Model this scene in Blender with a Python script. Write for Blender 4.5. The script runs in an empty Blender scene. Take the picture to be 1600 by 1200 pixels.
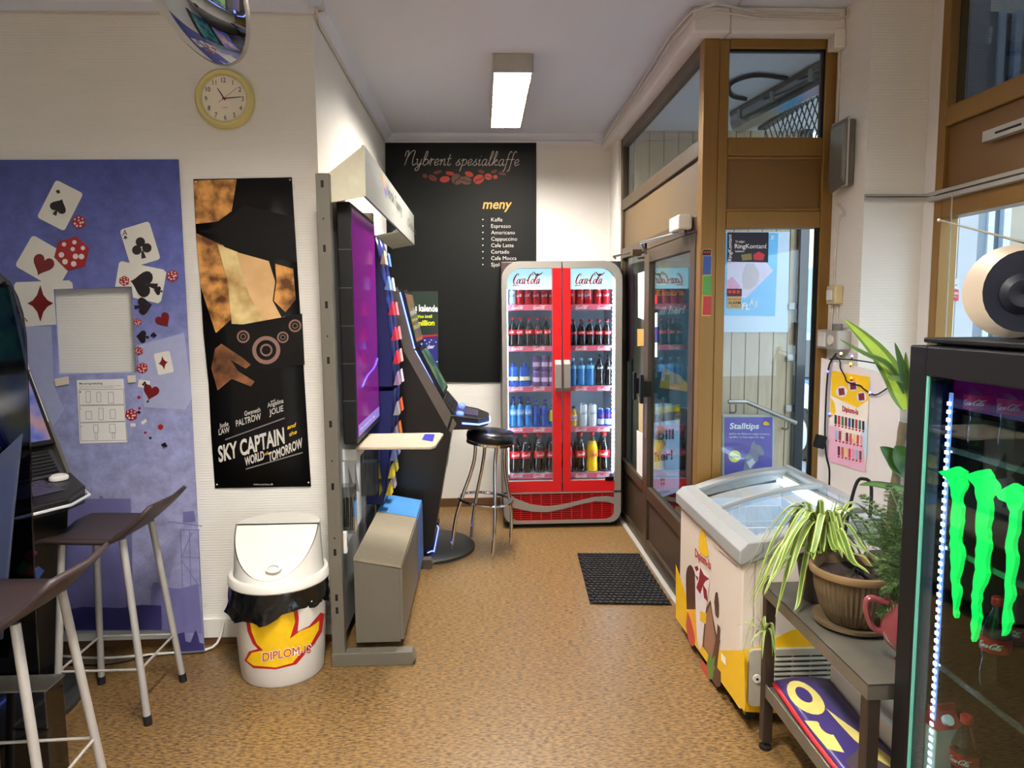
import bpy, bmesh, math, random
from mathutils import Vector, Matrix
random.seed(7)
SC = bpy.context.scene
COL = SC.collection
PI = math.pi

# ------------------------------------------------------------------ camera
F, CX, CY, CAMH = 1110.0, 800.0, 600.0, 1.6          # focal length in px of the 1600x1200 frame
_Y = Vector((752-CX, 487-CY, F)).normalized()         # depth direction seen by the camera (x right, y down, z forward)
_D = Vector((896-CX, 11750-CY, F)); _D = (_D-_Y*_D.dot(_Y)).normalized()
_Z = -_D
_X = _Y.cross(_Z)
RC = Matrix((_X, _Y, _Z))
cam_data = bpy.data.cameras.new('camera'); cam_data.sensor_width = 36; cam_data.lens = F/1600*36
cam_data.clip_start = .02; cam_data.clip_end = 200
cam = bpy.data.objects.new('camera', cam_data); COL.objects.link(cam)
_m = Matrix((RC.col[0], -RC.col[1], -RC.col[2])).transposed().to_4x4()
_m.translation = (0, 0, CAMH)
cam.matrix_world = _m
SC.camera = cam

# ------------------------------------------------------------------ world, exposure
w = bpy.data.worlds.new('overcast_sky'); SC.world = w; w.use_nodes = True
bg = w.node_tree.nodes['Background']
bg.inputs[0].default_value = (.80, .90, 1.0, 1); bg.inputs[1].default_value = 6.0
SC.view_settings.view_transform = 'Standard'; SC.view_settings.look = 'None'
SC.view_settings.exposure = 0.0; SC.view_settings.gamma = 1.0; SC.view_settings.use_curve_mapping = False
LAMP_E = 300.0        # emission of the ceiling tubes
SC.cycles.max_bounces = 10; SC.cycles.transparent_max_bounces = 24; SC.cycles.glossy_bounces = 5
SC.cycles.sample_clamp_indirect = 6

# ------------------------------------------------------------------ pixel -> place
def ray(px, py): return RC @ Vector((px-CX, py-CY, F))
def Zp(px, py, z=0.): d = ray(px, py); return d*((z-CAMH)/d.z)+Vector((0, 0, CAMH))
def Yp(px, py, y): d = ray(px, py); return d*(y/d.y)+Vector((0, 0, CAMH))
def Xp(px, py, x): d = ray(px, py); return d*(x/d.x)+Vector((0, 0, CAMH))
def Pl(px, py, o, n): d = ray(px, py); c = Vector((0, 0, CAMH)); return c+d*((o-c).dot(n)/d.dot(n))

# ------------------------------------------------------------------ materials
def lin(c):
    return tuple(((x/255)/12.92 if x/255 <= .04045 else ((x/255+.055)/1.055)**2.4) for x in c)
MATS = {}
def mat(name, rgb, rough=.5, metal=0., var=.06, scale=30., bump=0., bscale=200., spec=.5, emit=None, es=1., coat=0., trans=0., stretch=None):
    if name in MATS: return MATS[name]
    m = bpy.data.materials.new(name); m.use_nodes = True; MATS[name] = m
    nt = m.node_tree; N = nt.nodes; L = nt.links; b = N['Principled BSDF']
    c = lin(rgb)
    b.inputs['Roughness'].default_value = rough; b.inputs['Metallic'].default_value = metal
    b.inputs['Specular IOR Level'].default_value = spec; b.inputs['Coat Weight'].default_value = coat
    tc = N.new('ShaderNodeTexCoord'); mp = N.new('ShaderNodeMapping'); L.new(tc.outputs['Object'], mp.inputs[0])
    if stretch: mp.inputs['Scale'].default_value = stretch
    nz = N.new('ShaderNodeTexNoise'); nz.inputs['Scale'].default_value = scale; nz.inputs['Detail'].default_value = 4
    L.new(mp.outputs[0], nz.inputs['Vector'])
    mx = N.new('ShaderNodeMix'); mx.data_type = 'RGBA'; L.new(nz.outputs['Fac'], mx.inputs[0])
    mx.inputs[6].default_value = (*[max(0, x*(1-var*2)) for x in c], 1); mx.inputs[7].default_value = (*[min(1, x*(1+var*2)) for x in c], 1)
    L.new(mx.outputs[2], b.inputs['Base Color'])
    if bump:
        n2 = N.new('ShaderNodeTexNoise'); n2.inputs['Scale'].default_value = bscale; L.new(mp.outputs[0], n2.inputs['Vector'])
        bp = N.new('ShaderNodeBump'); bp.inputs['Strength'].default_value = bump; bp.inputs['Distance'].default_value = .004
        L.new(n2.outputs['Fac'], bp.inputs['Height']); L.new(bp.outputs[0], b.inputs['Normal'])
    if emit:
        b.inputs['Emission Color'].default_value = (*lin(emit), 1); b.inputs['Emission Strength'].default_value = es
    if trans: b.inputs['Transmission Weight'].default_value = trans
    return m
def glass(name, tint=(255, 255, 255), ior=1.5, gain=1.0, rough=.0, base=0.):
    if name in MATS: return MATS[name]
    m = bpy.data.materials.new(name); m.use_nodes = True; MATS[name] = m
    nt = m.node_tree; N = nt.nodes; L = nt.links
    for n in list(N):
        if n.type != 'OUTPUT_MATERIAL': N.remove(n)
    t = N.new('ShaderNodeBsdfTransparent'); t.inputs[0].default_value = (*lin(tint), 1)
    g = N.new('ShaderNodeBsdfGlossy'); g.inputs['Roughness'].default_value = rough
    fr = N.new('ShaderNodeFresnel'); ge = N.new('ShaderNodeNewGeometry')          # thin pane: both faces reflect like the outer one
    io = N.new('ShaderNodeMapRange'); io.inputs[3].default_value = ior; io.inputs[4].default_value = 1/ior
    L.new(ge.outputs['Backfacing'], io.inputs[0]); L.new(io.outputs[0], fr.inputs[0])
    ma = N.new('ShaderNodeMath'); ma.operation = 'MULTIPLY_ADD'; ma.use_clamp = True; ma.inputs[1].default_value = gain; ma.inputs[2].default_value = base
    L.new(fr.outputs[0], ma.inputs[0])
    mx = N.new('ShaderNodeMixShader'); L.new(ma.outputs[0], mx.inputs[0]); L.new(t.outputs[0], mx.inputs[1]); L.new(g.outputs[0], mx.inputs[2])
    L.new(mx.outputs[0], N['Material Output'].inputs[0])
    return m
def emit(name, rgb, s): return mat(name, rgb, .6, emit=rgb, es=s, var=.0)

def ramp_print(name, stops, axis='Z', lo=0., hi=1., rough=.5, speck=0.):
    """a print whose ink runs through a colour ramp along one axis of the object"""
    if name in MATS: return MATS[name]
    m = bpy.data.materials.new(name); m.use_nodes = True; MATS[name] = m
    nt = m.node_tree; N = nt.nodes; L = nt.links; b = N['Principled BSDF']; b.inputs['Roughness'].default_value = rough
    tc = N.new('ShaderNodeTexCoord'); sx = N.new('ShaderNodeSeparateXYZ'); L.new(tc.outputs['Object'], sx.inputs[0])
    mr = N.new('ShaderNodeMapRange'); mr.inputs[1].default_value = lo; mr.inputs[2].default_value = hi; L.new(sx.outputs[axis], mr.inputs[0])
    cr = N.new('ShaderNodeValToRGB'); L.new(mr.outputs[0], cr.inputs[0])
    el = cr.color_ramp.elements
    while len(el) < len(stops): el.new(.5)
    for e, (p, c) in zip(el, stops): e.position = p; e.color = (*lin(c), 1)
    out = cr.outputs[0]
    if speck:
        nz = N.new('ShaderNodeTexNoise'); nz.inputs['Scale'].default_value = 14; nz.inputs['Detail'].default_value = 9; nz.inputs['Roughness'].default_value = .72
        L.new(tc.outputs['Object'], nz.inputs['Vector'])
        mr2 = N.new('ShaderNodeMapRange'); mr2.inputs[1].default_value = .3; mr2.inputs[2].default_value = .7; mr2.inputs[3].default_value = 1-speck; mr2.inputs[4].default_value = 1+speck
        L.new(nz.outputs['Fac'], mr2.inputs[0])
        mx = N.new('ShaderNodeMix'); mx.data_type = 'RGBA'; mx.blend_type = 'MULTIPLY'; mx.inputs[0].default_value = 1
        L.new(out, mx.inputs[6]); L.new(mr2.outputs[0], mx.inputs[7]); out = mx.outputs[2]
    L.new(out, b.inputs['Base Color'])
    return m

def wallpaper(name, rgb, axis_scale=150):
    m = mat(name, rgb, .75, var=.02, scale=3)
    nt = m.node_tree; N = nt.nodes; L = nt.links; b = N['Principled BSDF']
    tc = N.new('ShaderNodeTexCoord')
    wv = N.new('ShaderNodeTexWave'); wv.bands_direction = 'Z'; wv.inputs['Scale'].default_value = axis_scale/6; wv.inputs['Distortion'].default_value = 1.5; wv.inputs['Detail'].default_value = 3
    wv.inputs['Detail Scale'].default_value = 4
    L.new(tc.outputs['Object'], wv.inputs[0])
    bp = N.new('ShaderNodeBump'); bp.inputs['Strength'].default_value = .2; bp.inputs['Distance'].default_value = .003
    L.new(wv.outputs['Fac'], bp.inputs['Height']); L.new(bp.outputs[0], b.inputs['Normal'])
    return m

def floor_mat():
    m = mat('speckled_vinyl', (114, 87, 49), .38, var=.12, scale=2.2)
    nt = m.node_tree; N = nt.nodes; L = nt.links; b = N['Principled BSDF']
    tc = N.new('ShaderNodeTexCoord'); mp = N.new('ShaderNodeMapping'); mp.inputs['Scale'].default_value = (42, 150, 1); L.new(tc.outputs['Object'], mp.inputs[0])
    nz = N.new('ShaderNodeTexNoise'); nz.inputs['Scale'].default_value = 1.0; nz.inputs['Detail'].default_value = 4; nz.inputs['Roughness'].default_value = .6; L.new(mp.outputs[0], nz.inputs[0])
    cr = N.new('ShaderNodeValToRGB'); el = cr.color_ramp.elements
    el[0].position = .38; el[0].color = (*lin((60, 44, 26)), 1); el[1].position = .62; el[1].color = (*lin((146, 115, 70)), 1)
    e = el.new(.48); e.color = (*lin((112, 85, 48)), 1)
    L.new(nz.outputs['Fac'], cr.inputs[0])
    old = b.inputs['Base Color'].links[0].from_socket
    mx = N.new('ShaderNodeMix'); mx.data_type = 'RGBA'; mx.inputs[0].default_value = .85; L.new(old, mx.inputs[6]); L.new(cr.outputs[0], mx.inputs[7])
    L.new(mx.outputs[2], b.inputs['Base Color'])
    return m

# ------------------------------------------------------------------ mesh building
W = {}       # world matrix of every object that has children
class MB:
    def __init__(s): s.v = []; s.f = []; s.mi = []
    def add(s, v, f, mi=0):
        o = len(s.v); s.v += [Vector(p) for p in v]; s.f += [tuple(i+o for i in q) for q in f]; s.mi += [mi]*len(f); return s
    def box(s, x0, x1, y0, y1, z0, z1, mi=0):
        return s.hexa([(x0, y0, z0), (x1, y0, z0), (x1, y1, z0), (x0, y1, z0), (x0, y0, z1), (x1, y0, z1), (x1, y1, z1), (x0, y1, z1)], mi)
    def hexa(s, p, mi=0):
        return s.add(p, [(0, 3, 2, 1), (4, 5, 6, 7), (0, 1, 5, 4), (1, 2, 6, 5), (2, 3, 7, 6), (3, 0, 4, 7)], mi)
    def poly(s, pts, mi=0): return s.add(pts, [tuple(range(len(pts)))], mi)
    def prism(s, pts, d, mi=0):
        """closed polygon (3D points, planar) swept by the vector d"""
        n = len(pts); pts = [Vector(p) for p in pts]; d = Vector(d)
        f = [tuple(range(n))[::-1], tuple(range(n, 2*n))]+[(i, (i+1) % n, n+(i+1) % n, n+i) for i in range(n)]
        return s.add(pts+[p+d for p in pts], f, mi)
    def ring(s, outer, inner, d, mi=0):
        """frame between two loops of equal count swept by d"""
        n = len(outer); d = Vector(d); o = [Vector(p) for p in outer]; i_ = [Vector(p) for p in inner]
        v = o+i_+[p+d for p in o]+[p+d for p in i_]; f = []
        for k in range(n):
            a, b = k, (k+1) % n
            f += [(a, n+a, n+b, b), (2*n+a, 2*n+b, 3*n+b, 3*n+a), (a, b, 2*n+b, 2*n+a), (n+a, 3*n+a, 3*n+b, n+b)]
        return s.add(v, f, mi)
    def lathe(s, prof, n=20, c=(0, 0, 0), mi=0, sx=1., sy=1., mis=None, cap=True):
        c = Vector(c); v = []; f = []; m = []
        for r, z in prof:
            for k in range(n):
                a = 2*PI*k/n; v.append(c+Vector((r*math.cos(a)*sx, r*math.sin(a)*sy, z)))
        for j in range(len(prof)-1):
            for k in range(n):
                f.append((j*n+k, j*n+(k+1) % n, (j+1)*n+(k+1) % n, (j+1)*n+k)); m.append(mis[j] if mis else mi)
        if cap:
            if prof[0][0] > 1e-5: f.append(tuple(range(n))[::-1]); m.append(m[0])
            if prof[-1][0] > 1e-5: f.append(tuple((len(prof)-1)*n+k for k in range(n))); m.append(m[-2])
        o = len(s.v); s.v += v; s.f += [tuple(i+o for i in q) for q in f]; s.mi += m; return s
    def tube(s, pts, r, n=8, closed=False, mi=0, flat=1.):
        pts = [Vector(p) for p in pts]; R = r if isinstance(r, (list, tuple)) else [r]*len(pts)
        v = []; N = len(pts); up = None
        for i, p in enumerate(pts):
            a = pts[(i-1) % N] if (closed or i > 0) else p; b = pts[(i+1) % N] if (closed or i < N-1) else p
            t = (b-a); t = t.normalized() if t.length > 1e-9 else Vector((0, 0, 1))
            if up is None: up = Vector((0, 0, 1)) if abs(t.z) < .9 else Vector((1, 0, 0))
            u = (up-t*up.dot(t)); u = u.normalized() if u.length > 1e-6 else t.orthogonal().normalized(); up = u; w_ = t.cross(u)
            for k in range(n):
                an = 2*PI*k/n; v.append(p+(u*math.cos(an)*flat+w_*math.sin(an))*R[i])
        f = []
        for i in range(N if closed else N-1):
            j = (i+1) % N
            for k in range(n): f.append((i*n+k, i*n+(k+1) % n, j*n+(k+1) % n, j*n+k))
        if not closed: f += [tuple(range(n))[::-1], tuple((N-1)*n+k for k in range(n))]
        return s.add(v, f, mi)
    def cyl(s, a, b, r, n=14, mi=0): return s.tube([a, b], r, n, mi=mi)
    def sphere(s, c, r, n=12, m=8, mi=0, sz=1.):
        pr = [(max(1e-6, r*math.sin(PI*j/m)), -r*math.cos(PI*j/m)*sz) for j in range(m+1)]
        return s.lathe(pr, n, c, mi, cap=False)
    def sheet(s, grid, mi=0):
        """grid[i][j] of points -> quads"""
        a = len(grid); b = len(grid[0]); v = [p for row in grid for p in row]
        return s.add(v, [(i*b+j, i*b+j+1, (i+1)*b+j+1, (i+1)*b+j) for i in range(a-1) for j in range(b-1)], mi)
    def rrect(s, o, u, v, w_, h, r, d, seg=6, mi=0):
        return s.prism([Vector(o)+Vector(u)*x+Vector(v)*y for x, y in rr(w_, h, r, seg)], d, mi)
    def xf(s, M, start=0):
        for i in range(start, len(s.v)): s.v[i] = M @ s.v[i]
        return s
    def build(s, name, m, parent=None, smooth=False, bevel=0., solid=0., local=False):
        me = bpy.data.meshes.new(name); vs = s.v; loc = None
        if parent is not None and not local:
            inv = W[parent.name].inverted(); vs = [inv @ p for p in vs]
        elif parent is None:
            xs = [p.x for p in vs]; ys = [p.y for p in vs]; zs = [p.z for p in vs]
            loc = Vector(((min(xs)+max(xs))/2, (min(ys)+max(ys))/2, min(zs))); vs = [p-loc for p in vs]
        me.from_pydata([tuple(p) for p in vs], [], s.f)
        ms = m if isinstance(m, (list, tuple)) else [m]
        for q in ms: me.materials.append(q)
        if len(ms) > 1: me.polygons.foreach_set('material_index', s.mi)
        me.validate(); me.update()
        bm = bmesh.new(); bm.from_mesh(me); bmesh.ops.recalc_face_normals(bm, faces=bm.faces); bm.to_mesh(me); bm.free()
        if smooth:
            me.polygons.foreach_set('use_smooth', [True]*len(me.polygons)); me.set_sharp_from_angle(angle=math.radians(38))
        o = bpy.data.objects.new(name, me); COL.objects.link(o)
        if parent is not None: o.parent = parent; W[o.name] = W[parent.name]
        else: o.location = loc; W[o.name] = Matrix.Translation(loc)
        if bevel:
            b = o.modifiers.new('bevel', 'BEVEL'); b.width = bevel; b.segments = 2; b.limit_method = 'ANGLE'; b.angle_limit = math.radians(40)
        if solid:
            q = o.modifiers.new('solid', 'SOLIDIFY'); q.thickness = solid; q.offset = 0
        return o
def rr(w_, h, r, seg=6, ox=0, oy=0):
    rs = r if isinstance(r, (list, tuple)) else [r]*4
    out = []
    for (cx, cy, a0), q in zip(((w_, 0, -90), (w_, h, 0), (0, h, 90), (0, 0, 180)), rs):
        sx = -1 if cx else 1; sy = -1 if cy else 1
        if q <= 0: out += [(cx+ox, cy+oy)]*(seg+1); continue
        for k in range(seg+1):
            a = math.radians(a0+90*k/seg); out.append((cx+sx*q+q*math.cos(a)+ox, cy+sy*q+q*math.sin(a)+oy))
    return out
def tag(o, label=None, cat=None, group=None, kind=None):
    if label: o['label'] = label
    if cat: o['category'] = cat
    if group: o['group'] = group
    if kind: o['kind'] = kind
    return o
def thing(name, label, cat, loc=(0, 0, 0), rz=0., group=None, kind=None):
    o = bpy.data.objects.new(name, None); COL.objects.link(o); o.location = loc; o.rotation_euler = (0, 0, rz); o.empty_display_size = .1
    W[o.name] = Matrix.Translation(Vector(loc)) @ Matrix.Rotation(rz, 4, 'Z')
    return tag(o, label, cat, group, kind)
def struct(o, label): return tag(o, label, kind='structure')
def copy_tree(o, loc=None, rz=None, label=None, parent=None):
    c = o.copy(); COL.objects.link(c)
    if parent is not None: c.parent = parent; W[c.name] = W[parent.name]
    if loc is not None: c.location = loc
    if rz is not None: c.rotation_euler = (0, 0, rz)
    if parent is None: W[c.name] = Matrix.Translation(c.location) @ Matrix.Rotation(c.rotation_euler.z, 4, 'Z')
    if label: c['label'] = label
    for ch in list(o.children): copy_tree(ch, parent=c)
    return c
def spline(pts, k=6, closed=False):
    pts = [Vector(p) for p in pts]; n = len(pts); out = []
    for i in range(n if closed else n-1):
        g = lambda j: pts[j % n] if closed else pts[min(max(j, 0), n-1)]
        p0, p1, p2, p3 = g(i-1), g(i), g(i+1), g(i+2)
        for t in range(k):
            t /= k; out.append(.5*((2*p1)+(p2-p0)*t+(2*p0-5*p1+4*p2-p3)*t*t+(3*p1-p0-3*p2+p3)*t**3))
    if not closed: out.append(pts[-1])
    return out

# ------------------------------------------------------------------ lettering
_T = {}
def glyphs(s, bold=0., shear=0., res=3):
    k = (s, bold, shear, res)
    if k not in _T:
        cu = bpy.data.curves.new('lettering', 'FONT'); cu.body = s; cu.resolution_u = res; cu.shear = shear; cu.offset = bold
        ob = bpy.data.objects.new('lettering', cu); COL.objects.link(ob)
        dg = bpy.context.evaluated_depsgraph_get(); me = bpy.data.meshes.new_from_object(ob.evaluated_get(dg))
        v = [tuple(p.co) for p in me.vertices]; f = [tuple(p.vertices) for p in me.polygons]
        bpy.data.objects.remove(ob); bpy.data.curves.remove(cu); bpy.data.meshes.remove(me)
        xs = [p[0] for p in v] or [0, 1]
        _T[k] = (v, f, min(xs), max(xs))
    return _T[k]
CAP = .70
def put_text(mb, s, A, B, C, bold=0., shear=0., mi=0, res=3):
    """letters on the baseline A-B, C = point one cap height above A"""
    v, f, x0, x1 = glyphs(s, bold, shear, res); A = Vector(A); U = (Vector(B)-A)/(x1-x0); V = (Vector(C)-A)/CAP
    mb.add([A+U*(p[0]-x0)+V*p[1] for p in v], f, mi); return mb
def tpx(mb, s, pl, x0, y0, x1, y1, h, bold=0., shear=0., mi=0, res=3):
    """letters between two baseline pixels on a known plane"""
    return put_text(mb, s, pl(x0, y0), pl(x1, y1), pl(x0, y0-h), bold, shear, mi, res)
def stroke(pts, ws, k=5):
    """a pen stroke with changing width -> strip of 2D quads"""
    P = spline([(p[0], p[1], wd) for p, wd in zip(pts, ws)], k); L = []; R = []
    for i, p in enumerate(P):
        a = P[max(i-1, 0)]; b = P[min(i+1, len(P)-1)]; d = Vector((b.x-a.x, b.y-a.y)); d = d.normalized() if d.length > 1e-9 else Vector((1, 0)); n = Vector((-d.y, d.x))*max(p.z, .004)/2
        L.append((p.x+n.x, p.y+n.y)); R.append((p.x-n.x, p.y-n.y))
    n = len(P); return L+R, [(i, i+1, n+i+1, n+i) for i in range(n-1)]
# a joined-up pen alphabet: letter -> (advance, strokes); x height .45, ascender 1, descender -.4
PEN = {
 'N': (.8, [[(0, .62), (.02, .95), (.16, 1.02), (.2, .8), (.14, .3), (.1, 0)], [(.14, .4), (.3, .85), (.5, 1.05), (.62, .95), (.58, .5), (.62, .08), (.72, 0), (.86, .14)]]),
 'y': (.44, [[(0, .4), (.1, .42), (.1, .15), (.18, .02), (.34, .2), (.36, .45)], [(.36, .45), (.33, 0), (.26, -.34), (.08, -.36), (.1, -.2), (.44, .1)]]),
 'b': (.42, [[(.02, .1), (.2, .6), (.22, .95), (.14, .98), (.08, .6), (.08, .12), (.18, 0), (.34, .1), (.38, .3), (.26, .44), (.12, .34)]]),
 'r': (.36, [[(0, .1), (.1, .46), (.16, .4), (.12, 0)], [(.13, .2), (.22, .4), (.34, .44)]]),
 'e': (.36, [[(.03, .16), (.2, .22), (.28, .36), (.18, .46), (.05, .32), (.04, .12), (.14, 0), (.36, .12)]]),
 'n': (.46, [[(0, .3), (.08, .45), (.1, .2), (.08, 0)], [(.09, .2), (.22, .42), (.32, .42), (.32, .1), (.38, 0), (.46, .1)]]),
 't': (.32, [[(.14, .8), (.1, .3), (.1, .06), (.18, 0), (.32, .12)], [(0, .46), (.28, .5)]]),
 's': (.34, [[(.0, .1), (.18, .42), (.2, .46), (.14, .34), (.26, .14), (.16, 0), (.02, .06)], [(.2, .02), (.34, .12)]]),
 'p': (.42, [[(.0, .3), (.1, .46), (.08, 0), (.02, -.42)], [(.09, .28), (.2, .44), (.34, .36), (.32, .1), (.18, 0), (.08, .06)]]),
 'i': (.22, [[(0, .3), (.08, .45), (.06, .1), (.12, 0), (.22, .1)], [(.1, .64), (.11, .68)]]),
 'a': (.44, [[(.3, .4), (.18, .46), (.04, .3), (.06, .06), (.16, 0), (.28, .18), (.32, .44), (.3, .1), (.36, 0), (.44, .1)]]),
 'l': (.26, [[(.0, .12), (.16, .6), (.2, .95), (.12, 1.0), (.07, .6), (.07, .1), (.14, 0), (.26, .12)]]),
 'k': (.42, [[(.0, .12), (.16, .6), (.2, .95), (.12, 1.0), (.07, .6), (.06, 0)], [(.08, .2), (.26, .44), (.3, .34), (.14, .22), (.28, .02), (.42, .1)]]),
 'f': (.3, [[(.32, .92), (.24, 1.02), (.14, .85), (.1, .3), (.06, -.3), (-.06, -.4)], [(0, .42), (.28, .46)]]),
 ' ': (.3, []),
}
def pen_text(s, wd=.04, shear=.28, gap=.02):
    V = []; Fc = []; x = 0
    for ch in s:
        adv, st = PEN[ch]
        for q in st:
            v, f = stroke([(px+x+py*shear, py) for px, py in q], [wd]*len(q)); o = len(V); V += v; Fc += [tuple(i+o for i in g) for g in f]
        x += adv+gap
    return V, Fc, x
def cola_logo():
    """the white flowing two-word cola lettering: unit width, thick and thin pen strokes"""
    S = []
    def C(x, big=False):
        S.append(([(x+.34, .74), (x+.36, .88), (x+.24, .96), (x+.1, .78), (x+.03, .42), (x+.08, .12), (x+.2, .06), (x+.34, .2)], [.03, .05, .06, .1, .12, .09, .06, .03]))
    C(0); S.append(([(.34, .2), (.2, .02), (.05, -.12), (.3, -.1), (.5, -.06), (.62, -.14), (.8, -.1)], [.03, .03, .04, .06, .06, .05, .01]))
    def o(x): S.append(([(x+.14, .5), (x+.03, .4), (x+.02, .16), (x+.1, .05), (x+.21, .2), (x+.2, .44), (x+.12, .5)], [.04, .07, .09, .06, .06, .07, .04]))
    def c(x): S.append(([(x+.22, .42), (x+.14, .52), (x+.04, .34), (x+.05, .12), (x+.14, .05), (x+.26, .18)], [.05, .05, .09, .08, .05, .02]))
    def a(x):
        S.append(([(x+.2, .46), (x+.1, .52), (x+.02, .3), (x+.04, .08), (x+.12, .08), (x+.22, .36)], [.04, .06, .09, .08, .05, .05]))
        S.append(([(x+.25, .54), (x+.22, .3), (x+.23, .08), (x+.36, .16)], [.06, .09, .08, .02]))
    o(.36); c(.6); a(.86); S.append(([(1.2, .34), (1.34, .4)], [.08, .08]))
    C(1.36); S.append(([(1.58, .98), (1.72, 1.12), (1.92, .92), (2.2, .84), (2.46, .98), (2.62, 1.14)], [.03, .06, .1, .1, .08, .01]))
    o(1.72); S.append(([(2.0, .16), (2.16, .6), (2.2, .92), (2.12, .94), (2.04, .6), (2.05, .14), (2.16, .06), (2.26, .16)], [.03, .05, .06, .07, .1, .09, .05, .03])); a(2.24)
    V = []; Fc = []
    for p, ws in S:
        v, f = stroke([(q[0]+q[1]*.3, q[1]) for q in p], [z*1.25 for z in ws], 3); n = len(V); V += v; Fc += [tuple(i+n for i in g) for g in f]
    x0 = min(p[0] for p in V); x1 = max(p[0] for p in V); k = 1/(x1-x0)
    return [((p[0]-x0)*k, p[1]*k) for p in V], Fc          # height about .42
LOGO = cola_logo()
def put_logo(mb, A, B, Cc, mi=0):
    """A-B baseline, Cc one unit-length above A is |B-A| tall in logo units"""
    A = Vector(A); U = Vector(B)-A; V = Vector(Cc)-A; mb.add([A+U*x+V*y for x, y in LOGO[0]], LOGO[1], mi)
def dcol(*p): return [Vector(q) for q in p]

# common materials
M_wall = wallpaper('cream_wallpaper', (232, 228, 218)); M_white = mat('white_paint', (224, 218, 212), .6, var=.02, scale=4, bump=.05, bscale=60)
M_ceil = mat('ceiling_paint', (216, 220, 230), .85, var=.03, scale=1.2, bump=.08, bscale=40)
M_bronze = mat('bronze_aluminium', (140, 104, 50), .38, .35, var=.05, scale=2.5, stretch=(20, 20, 1)); M_bronzeD = mat('dark_bronze_aluminium', (74, 60, 44), .4, .35, var=.05, scale=3)
M_brpanel = mat('brown_panel', (112, 78, 34), .5, var=.06, scale=2); M_black = mat('black_plastic', (14, 14, 15), .5, var=.04, spec=.25); M_blackg = mat('gloss_black', (8, 8, 10), .12, coat=.5)
M_dark = mat('dark_rubber', (26, 24, 23), .75, spec=.3); M_chrome = mat('chrome', (225, 225, 228), .08, 1., var=.01); M_steel = mat('brushed_steel', (150, 143, 132), .32, .9, var=.06, scale=12, stretch=(1, 30, 1))
M_grey = mat('grey_metal', (112, 108, 100), .45, .2, var=.03); M_greyL = mat('light_grey_metal', (176, 172, 162), .4, .2, var=.02); M_paper = mat('white_paper', (232, 228, 220), .7, var=.015, scale=8)
M_plw = mat('white_plastic', (226, 222, 212), .4, var=.02, scale=6); M_cable = mat('painted_cable', (206, 198, 188), .6); M_red = mat('red_print', (178, 22, 26), .45); M_blk = mat('black_ink', (14, 13, 14), .5)
M_ink_w = mat('white_ink', (236, 236, 232), .5, var=.01); M_glass = glass('window_glass', (238, 246, 250), 1.5, 1.0); M_glassd = glass('door_glass', (225, 238, 240), 1.52, 1.25)
M_yel = mat('yellow_print', (236, 190, 20), .45); M_blueled = emit('blue_led', (60, 80, 255), 6.); M_ledw = emit('white_led', (205, 228, 255), 14.)
# ================================================================== THE SETTING
CEIL = 2.98; YL = 3.38; YB = 5.76; XA = -.74; XD = 1.06; YP = 3.43; XC = 1.70; XW = 1.985
def sbox(name, label, m, *b, **k): o = MB().box(*b).build(name, m, **k); return struct(o, label)
M_floor = floor_mat()
sbox('floor', 'speckled orange brown vinyl floor', M_floor, -4.0, XW+.1, -5.0, YB+.1, -.1, 0)
sbox('ceiling', 'off white painted ceiling', M_ceil, -4.0, XW+.1, -5.0, YB+.1, CEIL, CEIL+.1)
sbox('wall_left', 'cream ribbed wallpaper wall with the poster and the clock', M_wall, -4.0, XA, YL, YB+.1, 0, CEIL)
sbox('wall_back', 'cream wall behind the menu board', M_wall, XA, XD+.02, YB, YB+.12, 0, CEIL)
sbox('wall_side', 'cream wall behind the gaming terminals', M_wall, -4.1, -4.0, -5.0, YL, 0, CEIL) if False else None
sbox('wall_far_left', 'cream wall on the left of the shop', M_wall, -2.64, -2.52, -5.0, YL, 0, CEIL)
sbox('wall_rear', 'cream wall behind the viewer', M_wall, -4.0, XW+.1, -5.1, -5.0, 0, CEIL)
# column between door and street window
sbox('wall_column', 'white wallpapered column between the entrance and the street window', M_wall, XC, XW+.12, 3.14, YP+.14, 0, CEIL)
sbox('wall_door_stub', 'narrow cream wall strip beside the drinks fridge', M_wall, XD-.02, XD+.1, 5.42, YB, 0, CEIL)
# baseboards
M_base = mat('brown_base', (96, 66, 40), .5, var=.08, scale=5)
sbox('baseboard_left', 'white baseboard below the poster wall', M_plw, -2.52, XA, YL-.02, YL, .04, .13)
sbox('baseboard_left_foot', 'brown skirting strip under the white baseboard', M_base, -2.52, XA, YL-.012, YL, 0, .04)
sbox('baseboard_back', 'brown baseboard along the back wall', M_base, XA, .14, YB-.015, YB, 0, .07)
# cornice mouldings
def cornice(name, a, b, n, label, h=.06):
    a = Vector(a); b = Vector(b); n = Vector(n); pr = [(0, 0), (.07, 0), (.055, -.02), (.02, -.045), (0, -h)]
    m = MB().prism([a+n*x+Vector((0, 0, z)) for x, z in pr], b-a); struct(m.build(name, M_ceil), label)
cornice('trim_1', (-2.52, YL, CEIL), (XA+.07, YL, CEIL), (0, -1, 0), 'moulding between ceiling and poster wall', .05)
cornice('trim_2', (XA, YL-.07, CEIL), (XA, YB, CEIL), (1, 0, 0), 'moulding along the alcove ceiling on the left', .05)
cornice('trim_3', (XA, YB, CEIL), (XD, YB, CEIL), (0, -1, 0), 'moulding along the back wall ceiling', .07)
# boxed lintel over door wall and entrance window
lin_ = MB().box(XD-.075, XD+.1, YP-.07, YB, 2.865, CEIL).box(XD+.1, XC, YP-.07, YP+.1, 2.865, CEIL)
struct(lin_.build('trim_4', M_white, bevel=.01), 'white boxed lintel over the entrance glazing')

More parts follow.
